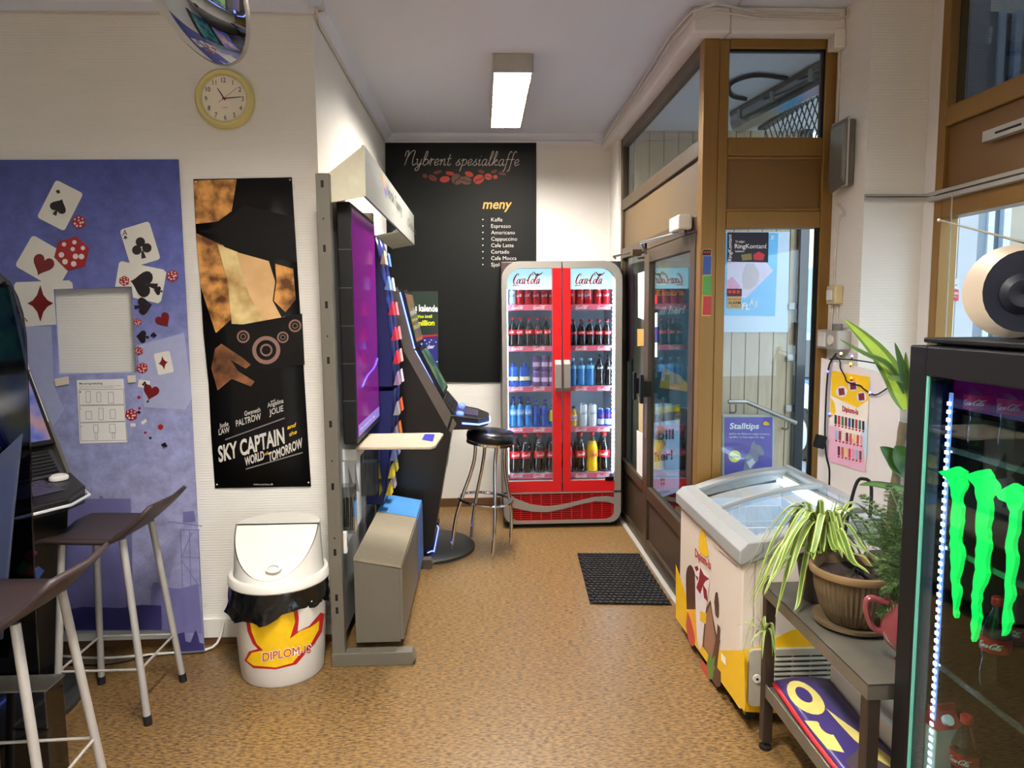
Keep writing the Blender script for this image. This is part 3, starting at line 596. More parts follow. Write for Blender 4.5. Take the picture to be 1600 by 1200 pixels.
MB().prism([(XC-.04, 3.23, 2.16), (XC-.04, 3.35, 2.16), (XC-.04, 3.35, 2.45), (XC-.04, 3.23, 2.45)], (.038, 0, 0)).build('back_box', M_grey, sr, bevel=.008)
MB().prism([(XC-.04, 3.21, 2.46), (XC-.04, 3.37, 2.46), (XC-.04, 3.37, 2.15), (XC-.04, 3.21, 2.15)], (-.008, 0, 0)).build('flange', M_greyL, sr, bevel=.004)
MB().hexa([(XC-.049, 3.215, 2.16), (XC-.066, 3.225, 2.19), (XC-.066, 3.35, 2.19), (XC-.049, 3.36, 2.13), (XC-.049, 3.215, 2.455), (XC-.062, 3.225, 2.43), (XC-.062, 3.35, 2.43), (XC-.049, 3.36, 2.455)]).build('cover', M_grey, sr, bevel=.006)
swt = thing('light_switch', 'old yellowed light switch on the side of the column', 'switch', (XC-.02, 3.35, 1.6)); MB().box(XC-.04, XC-.001, 3.29, 3.38, 1.62, 1.71).build('housing', mat('aged_plastic', (212, 196, 150), .45), swt, bevel=.008); MB().box(XC-.05, XC-.04, 3.31, 3.36, 1.64, 1.69).build('rocker', M_plw, swt, bevel=.004)
ob = thing('outlet_box', 'grey outlet box at the column above the string lights', 'outlet', (XC-.03, 3.3, 1.42)); pO = lambda z: z
MB().box(XC-.07, XC-.001, 3.2, 3.4, 1.41, 1.50).build('housing', M_greyL, ob, bevel=.006); MB().box(XC-.078, XC-.07, 3.30, 3.37, 1.42, 1.49).build('socket', M_plw, ob, bevel=.006)
mb = MB()
for yy in (3.25, 3.335): mb.lathe([(.022, 0), (.022, .004), (.008, .004)], 14)
mb = MB().cyl((XC-.071, 3.25, 1.455), (XC-.079, 3.25, 1.455), .024).build('socket', M_plw, ob); MB().cyl((XC-.05, 3.24, 1.5), (XC-.05, 3.24, 1.53), .022).build('plug', M_grey, ob)
# ================================================================== CEILING LAMPS
M_lampE = emit('lamp_tubes', (255, 249, 242), LAMP_E)
def ceiling_lamp(x, y0, y1, label, wd=.225, h=.1):
    t = thing('ceiling_lamp', label, 'lamp', (x, (y0+y1)/2, CEIL-h), group='ceiling lamps')
    a, b = x-wd/2, x+wd/2; z0 = CEIL-h
    hs = MB().box(a, a+.012, y0, y1, z0, CEIL-.001).box(b-.012, b, y0, y1, z0, CEIL-.001).box(a+.012, b-.012, y0, y0+.012, z0, CEIL-.001).box(a+.012, b-.012, y1-.012, y1, z0, CEIL-.001).box(a+.012, b-.012, y0+.012, y1-.012, CEIL-.02, CEIL-.001)
    hs.build('housing', M_greyL, t, bevel=.002)
    MB().box(a+.02, b-.02, y0+.02, y1-.02, z0+.009, z0+.012).build('tube_panel', M_lampE, t)
    sl = MB()
    n = int((y1-y0)/.042)
    for k in range(1, n): yy = y0+k*(y1-y0)/n; sl.box(a+.012, b-.012, yy-.005, yy+.005, z0-.002, z0+.008)
    sl.box(x-.003, x+.003, y0+.012, y1-.012, z0-.002, z0+.008)
    tag(sl.build('louvre', mat('louvre', (236, 230, 214), .3), t), kind='stuff')
    return t
ceiling_lamp(.187, 3.97, 5.14, 'lit louvred strip lamp on the ceiling before the menu board')
ceiling_lamp(-.3, .85, 2.05, 'lit louvred strip lamp on the ceiling just behind the viewer')
ceiling_lamp(-.3, -2.6, -1.4, 'lit louvred strip lamp far behind the viewer')

ceiling_lamp(.85, -1.7, -.5, 'added unseen strip lamp behind the viewer, brightening the street window side')  # unseen lamp added to lift the column and the right of the ceiling
# ================================================================== CLOCK
ck = thing('wall_clock', 'round cream wall clock above the film poster', 'clock', (-1.14, YL, 2.43))
cc = Vector((-1.14, YL, 2.561)); TOY = Matrix.Translation(cc) @ Matrix.Rotation(PI/2, 4, 'X')      # local z -> -Y
MB().lathe([(.128, 0), (.132, .012), (.130, .028), (.120, .040), (.106, .040), (.101, .030), (.100, .026)], 48, cap=False).lathe([(.128, 0), (.01, 0)], 48, cap=False).xf(TOY).build('case', mat('cream_plastic', (214, 200, 128), .4, var=.02), ck, smooth=True)
MB().lathe([(.104, .024), (.0001, .0245)], 48, cap=False).xf(TOY).build('dial', mat('dial_paper', (240, 230, 208), .6, var=.01), ck)
mb = MB()
for h in range(1, 13):
    a = PI/2-h*PI/6; s = str(h); hh = .021; v, f, xa, xb = glyphs(s); wd = (xb-xa)*hh/CAP*.85; c = Vector((math.cos(a)*.081-wd/2, math.sin(a)*.081-hh/2, .0256)); put_text(mb, s, c, c+Vector((wd, 0, 0)), c+Vector((0, hh, 0)))
c = Vector((-.012, -.04, .0256)); put_text(mb, 'QUARTZ', c, c+Vector((.024, 0, 0)), c+Vector((0, .004, 0)), res=1)
mb.xf(TOY).build('numeral', M_blk, ck)
mb = MB()
for k in range(60):
    a = k*PI/30; r0 = .097 if k % 5 else .0945
    mb.add([(math.cos(a+d)*r, math.sin(a+d)*r, .0258) for r, d in ((r0, -.006), (r0, .006), (.099, .006), (.099, -.006))], [(0, 1, 2, 3)])
tag(mb.xf(TOY).build('minute_mark', M_blk, ck), kind='stuff')
def hand(ang, ln, wd, z, back, m, name):
    a = math.radians(90-ang); u = Vector((math.cos(a), math.sin(a), 0)); n = Vector((-u.y, u.x, 0))
    MB().prism([u*-back+n*wd+Vector((0, 0, z)), u*-back-n*wd+Vector((0, 0, z)), u*ln-n*wd*.5+Vector((0, 0, z)), u*ln+n*wd*.5+Vector((0, 0, z))], (0, 0, .001)).xf(TOY).build(name, m, ck)
hand(328, .052, .003, .028, .008, M_blk, 'hour_hand'); hand(85, .076, .0025, .030, .008, M_blk, 'minute_hand'); hand(53, .078, .0008, .032, .028, M_red, 'second_hand')
MB().lathe([(.005, .026), (.005, .034)], 12).xf(TOY).build('hub', M_red, ck)

# ================================================================== CONVEX MIRROR
MC = Yp(278, -66, 2.02); vv = (Vector((0, 0, CAMH))-MC).normalized(); ll = RC @ Vector((-.961, .30, 0)); ll = (ll-vv*ll.dot(vv)).normalized()
mn = (vv*.44+ll*.90).normalized(); q = mn.to_track_quat('Z', 'Y').to_matrix().to_4x4(); MM = Matrix.Translation(MC) @ q
cm = thing('convex_mirror', 'round convex security mirror hanging from the ceiling', 'mirror', MC)
R_, r_ = .50, .275; h0 = math.sqrt(R_*R_-r_*r_)
MB().lathe([(max(1e-4, R_*math.sin(a)), R_*math.cos(a)-h0) for a in [math.asin(r_/R_)*(1-k/16) for k in range(17)]], 48, cap=False).xf(MM).build('mirror_face', mat('mirror_silver', (236, 236, 236), .015, 1., var=0.), cm, smooth=True)
MB().lathe([(r_-.004, -.008), (r_+.002, -.008), (r_+.003, 0), (r_-.003, .003)], 48, cap=False).xf(MM).build('rim', M_greyL, cm, smooth=True)
MB().lathe([(.001, -.01), (r_-.004, -.008)], 48, cap=False).xf(MM).build('back', M_dark, cm)
MB().tube([MC-mn*.02, MC-mn*.1, Vector((MC.x+.1, MC.y, CEIL))], .014, 10).lathe([(.05, CEIL-.012), (.05, CEIL-.001)], 16, (MC.x+.1, MC.y, 0)).build('bracket', M_grey, cm)

# ================================================================== PLAYING CARD BOARD
bo = Vector((0, 3.265, 0)); bt = Vector((0, 3.362, 2.27)); bup = (bt-bo).normalized(); bn = Vector((1, 0, 0)).cross(bup); bn = bn if bn.y < 0 else -bn
bd = thing('printed_board', 'tall blue board printed with playing cards dice and a skyline leaning on the wall', 'board', (-1.75, 3.16, 0))
def PB(px, py, lv=0): return Pl(px, py, bo+bn*(lv*.0009), bn)
M_brd = ramp_print('board_ink', [(0, (126, 126, 166)), (.28, (150, 150, 186)), (.55, (148, 152, 194)), (.76, (98, 106, 170)), (1, (66, 74, 142))], 'Z', 0, 2.27, .5, .3)
tl = PB(278, 250); XL_ = -2.38
def P3(px, py, x=None):
    p = PB(px, py); 
    if x is not None: p = Vector((x, p.y, p.z))
    return p
hA, hB, hC, hD = (84, 452), (205, 449), (213, 582), (92, 584)
mb = MB()
for pts in ([P3(0, 250, XL_), P3(278, 249), P3(289, 449), P3(*hB), P3(*hA), P3(0, 452, XL_)], [P3(0, 452, XL_), P3(*hA), P3(*hD), P3(0, 584, XL_)], [P3(*hB), P3(289, 449), P3(296, 582), P3(*hC)],
            [P3(0, 584, XL_), P3(*hD), P3(*hC), P3(296, 582), P3(319, 1018), P3(280, 1020), P3(276, 985), P3(0, 985, XL_)]):
    mb.prism(pts, -bn*.009)
mb.build('board', M_brd, bd)
def rot(pts, cx, cy, ang, sx, sy=None):
    sy = sy or sx; c, s = math.cos(math.radians(ang)), math.sin(math.radians(ang)); return [(cx+(x*sx)*c-(y*sy)*s, cy+(x*sx)*s+(y*sy)*c) for x, y in pts]
def heart():
    return [(.5*(16*math.sin(t)**3)/16, -.5*(13*math.cos(t)-5*math.cos(2*t)-2*math.cos(3*t)-math.cos(4*t))/15) for t in [2*PI*k/26 for k in range(26)]]
HEART = heart(); SPADE = [(x, -y*.85+.02) for x, y in HEART][:]; DIAM = [(0, -.6), (.1, -.28), (.24, -.1), (.42, 0), (.24, .1), (.1, .28), (0, .6), (-.1, .28), (-.24, .1), (-.42, 0), (-.24, -.1), (-.1, -.28)]
STEM = [(-.05, .2), (.05, .2), (.12, .58), (-.12, .58)]
CLUB = []
def circ(cx, cy, r, n=14): return [(cx+r*math.cos(2*PI*k/n), cy+r*math.sin(2*PI*k/n)) for k in range(n)]
M_card = mat('card_print', (222, 218, 206), .45, var=.02); M_sred = mat('suit_red', (112, 18, 22), .45); M_sblk = mat('suit_black', (26, 18, 24), .45); M_die = mat('dice_red', (158, 24, 30), .4); M_pip = mat('pip_white', (224, 214, 210), .4)
def bp(name, m, pts, lv): return MB().prism([PB(a, b, lv) for a, b in pts], bn*.0005).build(name, m, bd)
def suit(kind, cx, cy, s, ang=0, lv=3):
    if kind in 'hd': return bp('suit', M_sred, rot(HEART if kind == 'h' else DIAM, cx, cy, ang, s), lv)
    mb = MB(); sh = [SPADE, STEM] if kind == 's' else [circ(0, -.26, .24), circ(-.26, .1, .24), circ(.26, .1, .24), STEM]
    for i, g in enumerate(sh): mb.prism([PB(a, b, lv+.1*i) for a, b in rot(g, cx, cy, ang, s)], bn*.0005)
    mb.build('suit', M_sblk, bd)
def card(cx, cy, w_, h, ang, lv=1): bp('card', M_card, rot([(x-w_/2, y-h/2) for x, y in rr(w_, h, min(w_, h)*.1, 3)], cx, cy, ang, 1), lv)
def die(cx, cy, s, ang, lv=4):
    hexo = [(-.5, -.25), (0, -.55), (.5, -.3), (.5, .3), (0, .55), (-.5, .25)]
    bp('die', M_die, rot(hexo, cx, cy, ang, s), lv)
    if s > 8:
        mb = MB()
        for x, y, r in ((-.3, -.22, .07), (0, -.36, .07), (.3, -.25, .07), (0, -.14, .07), (-.3, .12, .09), (-.14, .3, .09), (.14, .3, .09), (.32, .02, .09), (.14, .06, .09)): mb.prism([PB(a, b, lv+1) for a, b in rot(circ(x, y, r, 8), cx, cy, ang, s)], bn*.0005)
        mb.build('pips', M_pip, bd)
# lower city print
M_sk1 = mat('skyline_mid', (108, 106, 154), .45, var=.1, scale=10); M_sk2 = mat('skyline_dark', (54, 50, 104), .45, var=.08); M_sk3 = mat('skyline_pale', (164, 168, 200), .45, var=.06)
bp('skyline', M_sk3, [(0, 510), (80, 510), (84, 600), (100, 640), (60, 700), (0, 700)], .3); bp('skyline', M_sk3, [(214, 540), (288, 520), (300, 622), (290, 640), (225, 636)], .3)
bp('skyline', M_sk1, [(100, 780), (155, 779), (155, 775), (161, 775), (161, 779), (204, 779), (206, 820), (208, 985), (90, 985)], .5); bp('skyline', M_sk1, [(236, 918), (240, 910), (248, 910), (250, 916), (280, 920), (310, 912), (316, 990), (236, 985)], .6)
bp('skyline', M_sk2, [(92, 955), (130, 948), (188, 950), (222, 945), (252, 946), (253, 984), (92, 984)], .7); bp('skyline', M_sk2, [(277, 990), (288, 988), (290, 1002), (298, 1004), (303, 990), (306, 984), (309, 992), (312, 1004), (318, 1006), (319, 1016), (281, 1018), (279, 1005)], .9)
mb = MB()
for a, b in (((282, 828), (285, 918)), ((310, 828), (313, 918)), ((282, 828), (312, 828)), ((282, 870), (312, 872)), ((283, 872), (300, 832)), ((284, 876), (311, 916)), ((296, 828), (298, 916)), ((262, 815), (316, 822))):
    A, B = PB(*a, 1), PB(*b, 1); dd = (B-A).normalized().cross(bn)*.002; mb.poly([A-dd, A+dd, B+dd, B-dd])
mb.build('crane_print', M_sk1, bd)
bp('skyline', M_sk1, [(286, 800), (303, 798), (306, 815), (286, 817)], .6); bp('skyline', M_sk1, [(232, 790), (248, 791), (249, 805), (233, 804)], .6)
card(94, 321, 48, 66, 27); suit('s', 92, 322, 27, 27); suit('s', 91, 299, 7, 27)
card(70, 410, 76, 56, 30); suit('h', 67, 413, 34, 24)
bp('card', M_card, [(25, 441), (108, 438), (113, 442), (114, 451), (84, 452), (88, 507), (32, 511), (27, 507), (22, 446)], 1.5); suit('d', 63, 474, 48, 0); mb = MB(); tpx(mb, 'A', lambda x, y: PB(x, y, 3), 34, 504, 44, 503, 7); mb.build('lettering', M_sred, bd)
card(219, 382, 48, 62, -17, 1.5); suit('c', 221, 386, 31, -12); mb = MB(); tpx(mb, 'A', lambda x, y: PB(x, y, 3), 191, 369, 199, 367, 9); mb.build('lettering', M_sblk, bd); suit('c', 196, 371, 6, -14)
bp('card', M_card, [(190, 408), (255, 421), (260, 426), (252, 470), (247, 474), (208, 465), (206, 448), (180, 448), (186, 411)], 2); suit('s', 222, 443, 42, -78); suit('s', 246, 454, 14, -80)
suit('s', 226, 478, 28, 82); suit('h', 255, 500, 24, -35); suit('s', 221, 526, 20, -85); suit('s', 240, 523, 10, 0)
die(112, 396, 50, 14); die(123, 347, 20, 0); die(269, 431, 17, -8); die(194, 439, 15, 5, 5); die(215, 503, 11, 0); die(217, 548, 12, 60); die(222, 575, 16, 0); die(24, 485, 15, 0)
card(256, 567, 25, 34, -12); suit('d', 255, 567, 18, -10); card(225, 600, 18, 12, 8); suit('c', 226, 600, 8, 5); suit('h', 236, 612, 25, 15)
die(217, 621, 5, 0); die(205, 648, 18, 5); die(251, 667, 8, 0); die(218, 638, 4, 0); suit('s', 217, 644, 6, 0); suit('s', 257, 695, 10, 15); suit('s', 235, 684, 5, 0); suit('s', 231, 627, 4, 0); card(208, 664, 8, 5, 0); card(225, 659, 9, 5, -35); die(227, 676, 4, 0)
# assembly sheet and tape
sh = thing('instruction_sheet', 'white assembly instruction sheet taped to the blue board', 'paper', PB(160, 692, 2))
MB().prism([PB(a, b, 2) for a, b in ((120, 594), (193, 592), (199, 691), (125, 693))], bn*.0008).build('sheet', M_paper, sh)
f4 = lambda x, y: PB(x, y, 3.5); mb = MB(); tpx(mb, 'Monteringsveiledning', f4, 124, 601, 160, 600.5, 3.4, .012)
for k in range(2): tpx(mb, 'Pakk ut delene og monter i den viste rekken nedenfor', f4, 124, 604.5+k*2.6, 190-k*12, 603+k*2.6, 1.3, res=1)
for k, y in enumerate((614, 640, 668)): tpx(mb, str(k+1), f4, 124.5+k, y, 126+k, y, 3)
mb.build('lettering', M_blk, sh)
M_lg = mat('grey_ink', (120, 116, 112), .6)
mb = MB()
def line(a, b, wd=.0009, lv=3.5):
    A, B = PB(*a, lv), PB(*b, lv); dd = (B-A).normalized().cross(bn)*wd; mb.poly([A-dd, A+dd, B+dd, B-dd])
def loop(pts):
    for a, b in zip(pts, pts[1:]+pts[:1]): line(a, b)
for r in (([(123, 609), (193, 608), (194, 632), (124, 633)]), ([(124, 634), (194, 633), (196, 658), (125, 660)]), ([(125, 661), (196, 659), (198, 688), (127, 689)])): loop(r)
for x, y, w_, h in ((134, 612, 7, 17), (151, 613, 6, 15), (169, 613, 8, 17), (134, 643, 9, 12), (154, 638, 7, 18), (172, 640, 8, 14), (146, 664, 7, 12), (171, 663, 9, 13), (148, 678, 4, 8), (175, 677, 4, 8)): loop([(x, y), (x+w_, y-.3), (x+w_+.5, y+h), (x+.6, y+h)])
mb.build('drawing', M_lg, sh)
for nm, pts, lb in (('left', [(85, 592), (107, 588), (108, 600), (87, 604)], 'crumpled clear tape strip on blue board left of the instruction sheet'), ('r', [(199, 587), (212, 586), (213, 597), (200, 598)], 'small beige tape square on blue board above the instruction sheet')):
    tag(MB().prism([PB(a, b, 8) for a, b in pts], bn*.0015).build('tape_strip', mat('beige_tape', (222, 208, 184), .45), bevel=.0005), lb, 'tape')

# ================================================================== FILM POSTER (generic stand-in picture)
ps = thing('film_poster', 'tall narrow black and amber film poster pinned to the cream wall', 'poster', (-1.06, YL-.004, .775))
def wavy(px, py): 
    return Yp(px, py, YL-.006-.006*math.sin(py*.021)*max(0, (400-px)/120) if px < 400 else YL-.006)
def PP(lv): return lambda px, py: Yp(px, py, YL-.010-.0009*lv)
L_ = [(302, 280), (306, 360), (313, 440), (318, 520), (326, 600), (330, 680), (336, 763)]; R2 = [(456, 277), (461, 358), (466, 438), (471, 518), (476, 598), (481, 680), (486, 760)]
MB().sheet([[Yp(a[0]+(b[0]-a[0])*t, a[1]+(b[1]-a[1])*t, YL-.009+(.004*math.sin(i*1.3+1) if t == 0 else 0)) for t in (0, .25, .5, .75, 1)] for i, (a, b) in enumerate(zip(L_, R2))]).build('sheet', mat('poster_black', (10, 9, 9), .5, var=.1, scale=6, spec=.2), ps, smooth=True, solid=.0006)
def fp(name, m, pts, lv): return MB().prism([PP(lv)(a, b) for a, b in pts], (0, -.0004, 0)).build(name, m, ps)
def amber(name, a, b, sc=14):
    m = mat(name, a, .3, var=.0); nt = m.node_tree; N = nt.nodes; L = nt.links; bs = N['Principled BSDF']
    nz = next(n for n in N if n.type == 'TEX_NOISE'); nz.inputs['Scale'].default_value = sc; nz.inputs['Detail'].default_value = 6
    cr = N.new('ShaderNodeValToRGB'); el = cr.color_ramp.elements; el[0].position = .38; el[0].color = (*lin(a), 1); el[1].position = .62; el[1].color = (*lin(b), 1)
    L.new(nz.outputs['Fac'], cr.inputs[0]); L.new(cr.outputs[0], bs.inputs['Base Color']); return m
A1 = amber('amber_cloud_ink', (96, 52, 18), (224, 160, 84)); A2 = amber('straw_ink', (176, 132, 70), (238, 214, 150), 7); A3 = amber('pale_gold_ink', (206, 160, 104), (232, 190, 136), 4)
fp('ink', A1, [(302, 282), (370, 280), (362, 330), (340, 346), (306, 350)], 1)
fp('ink', A1, [(306, 364), (350, 384), (362, 440), (360, 500), (338, 520), (320, 505), (313, 440)], 1)
fp('ink', A2, [(340, 382), (372, 394), (384, 440), (420, 500), (400, 508), (362, 506), (356, 440)], 2)
fp('ink', A3, [(370, 394), (420, 408), (430, 440), (426, 470), (440, 496), (446, 494), (430, 504), (410, 496), (390, 462), (376, 420)], 2.5)
fp('ink', A1, [(430, 412), (458, 420), (462, 468), (446, 488), (428, 470), (432, 440)], 2.2)
fp('ink', MATS['poster_black'], [(312, 362), (334, 366), (410, 396), (464, 410), (460, 340), (380, 320), (350, 350)], 3.2)
M_cam = mat('camera_ink', (14, 12, 12), .5, spec=.2); M_camr = mat('camera_ring_ink', (138, 104, 92), .3)
fp('ink', M_cam, [(352, 512), (472, 490), (476, 570), (360, 585)], 3.5)
for x, y, r in ((416, 547, 22), (380, 526, 10), (442, 527, 9), (461, 509, 10)):
    fp('ink', M_camr, circ(x, y, r, 22), 4); fp('ink', M_cam, circ(x, y, r*.72, 20), 4.5); fp('ink', M_camr, circ(x, y, r*.45, 16), 5); fp('ink', M_cam, circ(x, y, r*.32, 14), 5.5)
fp('ink', amber('umber_ink', (40, 24, 14), (150, 96, 58), 9), [(336, 545), (346, 537), (380, 560), (392, 570), (384, 576), (360, 562), (372, 580), (398, 596), (392, 604), (362, 592), (340, 610), (330, 575)], 4)
def pt(s, a, b, h, m, bold=.01, shear=0.): mb = MB(); put_text(mb, s, PP(4)(*a), PP(4)(*b), PP(4)(a[0]-h*.08, a[1]-h), bold, shear); mb.build('lettering', m, ps)
M_sil = mat('silver_ink', (206, 200, 190), .4)
pt('Jude', (343, 669), (357, 665), 7, M_sil); pt('LAW', (342, 680), (359, 675), 9, M_sil)
pt('Gwyneth', (382, 650), (407, 643), 7, M_sil); pt('PALTROW', (369, 667), (408, 655), 10, M_sil); pt('and', (423, 629), (430, 627), 4, M_sil); pt('Angelina', (418, 637), (443, 629), 7, M_sil); pt('JOLIE', (421, 649), (443, 642), 9, M_sil)
pt('SKY CAPTAIN', (342, 722), (445, 692), 24, M_sil, .03); pt('WORLD', (383, 728), (413, 717), 13, M_sil, .03); pt('of', (413, 712), (419, 710), 5, M_yel, .01); pt('TOMORROW', (420, 722), (473, 698), 14, M_sil, .03); pt('and', (449, 671), (463, 666), 6, M_yel, .02, .2); pt('the', (452, 682), (464, 677), 6, M_yel, .02, .2); pt('www.scanbox.dk', (396, 758), (427, 758), 3, M_sil, 0)
mb = MB()
for a, b in (((352, 688), (445, 654)), ((384, 734), (473, 708))):
    A, B = PP(4)(*a), PP(4)(*b); mb.poly([A, B, B+Vector((0, 0, .006)), A+Vector((0, 0, .006))])
mb.build('rule', M_lg, ps)
for p in ((306, 284), (453, 281), (339, 757), (482, 754)): MB().sphere(Yp(*p, YL-.012), .004, 8, 6).build('pin', M_ink_w, ps)

# ================================================================== WASTE BIN
bn_ = thing('waste_bin', 'white swing lid waste bin with black liner beside the grey stand', 'waste bin', (-.917, 3.12, 0))
bc = Vector((-.917, 3.12, 0)); RB, RT = .180, .206
MB().lathe([(.0, 0), (RB-.006, 0), (RB, .008), (RB+.003, .05), (RB+.004, .052), (RT-.004, .40), (RT, .43)], 48, bc, cap=False).build('body', M_plw, bn_, smooth=True)
def bcyl(ang, z, lv=0.): r = RB+(RT-RB)*z/.43+.0015+lv*.0008; a = math.radians(ang); return bc+Vector((r*math.sin(a), -r*math.cos(a), z))
def bin_poly(name, m, pts, lv=0., sub=6):
    """pixel outline wrapped round the bin: px -> angle, py -> height"""
    me = bmesh.new(); xs = [p[0] for p in pts]; ys = [p[1] for p in pts]
    vs = [me.verts.new((x, y, 0)) for x, y in pts]; me.faces.new(vs)
    for x in range(int(min(xs)), int(max(xs))+1, 8): bmesh.ops.bisect_plane(me, geom=me.verts[:]+me.edges[:]+me.faces[:], plane_co=(x, 0, 0), plane_no=(1, 0, 0))
    bmesh.ops.triangulate(me, faces=me.faces[:]); me.verts.index_update()
    v = [(q.co.x, q.co.y) for q in me.verts]; f = [tuple(w_.index for w_ in g.verts) for g in me.faces]; me.free()
    return MB().add([bwrap(a, b, lv) for a, b in v], f).build(name, m, bn_, smooth=True)
def bwrap(px, py, lv):
    # ray against the tapering cylinder
    o = Vector((0, 0, CAMH)); d = ray(px-9, py+2).normalized(); best = None; t = 2.2
    while t < 3.6:
        p = o+d*t; r = RB+(RT-RB)*max(0, min(1, p.z/.43))+.0012+lv*.0009
        if (p.x-bc.x)**2+(p.y-bc.y)**2 < r*r:
            lo, hi = t-.01, t
            for _ in range(9):
                m_ = (lo+hi)/2; p = o+d*m_; r = RB+(RT-RB)*max(0, min(1, p.z/.43))+.0012+lv*.0009
                if (p.x-bc.x)**2+(p.y-bc.y)**2 < r*r: hi = m_
                else: lo = m_
            return o+d*hi
        t += .01
    p = o+d*((bc.y-o.y)/d.y); q = Vector((p.x-bc.x, p.y-bc.y, 0)); r = RB+(RT-RB)*max(0, min(1, p.z/.43))+.0012; q = q.normalized()*r; return Vector((bc.x+q.x, bc.y+q.y, p.z))
bin_poly('print_red', M_red, [(391, 1030), (398, 1016), (412, 1012), (404, 1004), (396, 985), (392, 960), (460, 945), (474, 948), (476, 965), (474, 985), (492, 976), (510, 955), (516, 957), (512, 985), (500, 1005), (484, 1022), (472, 1036), (440, 1044), (405, 1042)], 0)
bin_poly('print_yellow', M_yel, [(394, 1030), (402, 1018), (420, 1014), (410, 1004), (402, 985), (398, 962), (458, 950), (468, 954), (470, 970), (462, 996), (478, 984), (494, 978), (508, 968), (507, 982), (496, 1002), (478, 1020), (466, 1034), (440, 1041), (405, 1038)], 1)
def bin_text(s, a, b, h, m, lv, bold):
    v, f, x0, x1 = glyphs(s, bold); mb = MB()
    mb.add([bwrap(a[0]+(b[0]-a[0])*(p[0]-x0)/(x1-x0), a[1]+(b[1]-a[1])*(p[0]-x0)/(x1-x0)-h*p[1]/CAP, lv) for p in v], f); mb.build('lettering', m, bn_)
bin_text('DIPLOM-IS', (418, 1032), (496, 1018), 14, M_ink_w, 2, .03); bin_text('DIPLOM-IS', (419, 1031.5), (495, 1017.8), 13, M_red, 4, .0)
# liner: crumpled black skirt
g = []; nA = 64
for k in range(nA+1):
    a = 2*PI*k/nA; row = []
    dz = .055+.02*math.sin(3*a+1)+.012*math.sin(7*a)+.05*max(0, math.cos(a-PI*1.02))**2*.8
    for j, t in enumerate((0, .25, .5, .75, 1)):
        r = RT+.006+.009*math.sin(11*a+j*1.7)*t+(.012 if math.cos(a) < .6 else 0)*t+.006*math.sin(23*a+j*2.1)*t-(.006*t if math.cos(a) > .6 else 0); row.append(bc+Vector((math.cos(a)*r, math.sin(a)*r, .43-t*(dz+.05)))) 
    g.append(row)
MB().sheet(g).build('liner', mat('black_film', (14, 14, 16), .22, var=.1, bump=.4, bscale=40), bn_, smooth=True)
lid = MB().lathe([(RT+.006, .425), (RT+.012, .432), (RT+.012, .455), (RT+.005, .466), (RT-.012, .468)], 48, bc, cap=False)
# hood: upright at the back, cut by the sloping swing flap in front
rh = RT-.014; ZH = .672
def hood_top(y): return ZH if y >= 0 else ZH+y*(ZH-.474)
g = []
for k in range(65):
    a = 2*PI*k/64; x, y = math.cos(a), math.sin(a); tp_ = hood_top(y)
    g.append([bc+Vector((x*rh*(1-.05*t), y*rh*(1-.05*t), .462+(tp_-.462)*t)) for t in (0, .5, 1)])
lid.sheet(g); lid.add([bc+Vector((math.cos(PI*k/24)*rh*.95, math.sin(PI*k/24)*rh*.95, ZH)) for k in range(25)], [tuple(range(25))])
lid.build('lid', M_plw, bn_, smooth=True)
fl = [bc+Vector((math.cos(PI+PI*k/32)*rh*.92, math.sin(PI+PI*k/32)*rh*.92-.002, hood_top(math.sin(PI+PI*k/32)*.97)-.006)) for k in range(33)]
MB().prism(fl, (0, .004, -.004)).build('swing_flap', mat('flap_plastic', (236, 230, 210), .4), bn_)
MB().lathe([(.034, 0), (.034, .012), (.024, .012), (.02, .004)], 20, sx=1, sy=.6).xf(Matrix.Translation(bc+Vector((.02, -.15, .515))) @ Matrix.Rotation(.79, 4, 'X')).build('finger_grip', M_plw, bn_, smooth=True)
# ================================================================== DISPLAY STAND OF THE GAMING COUNTER
sd_ = thing('display_stand', 'tall grey slotted display stand with lit header beside the waste bin', 'display stand', (-.55, 3.7, 0))
M_st = mat('stand_grey', (104, 99, 88), .45, .2, var=.03)
for y in (3.115, 4.33):
    po = MB().box(-.695, -.638, y, y+.05, .06, 2.19).build('upright', M_st, sd_, bevel=.003)
    MB().prism([(-.698, y-.004, 0), (-.335, y-.004, 0), (-.318, y-.004, .03), (-.335, y-.004, .062), (-.698, y-.004, .062)], (0, .06, 0)).build('foot', M_st, sd_, bevel=.003)
    if y < 3.2:
        for z in (2.13, 1.86, 1.62, 1.38, 1.1, .82, .52, .31, .25): MB().box(-.673, -.661, y-.001, y+.004, z, z+.03).build('slot', M_black, po)
        for z in (2.0, 1.5, .95, .6): MB().cyl((-.667, y-.001, z), (-.667, y+.003, z), .004, 10).build('slot', M_black, po)
MB().box(-.70, -.665, 3.165, 4.33, .08, 2.15).build('back_panel', mat('stand_panel', (150, 150, 146), .5), sd_)
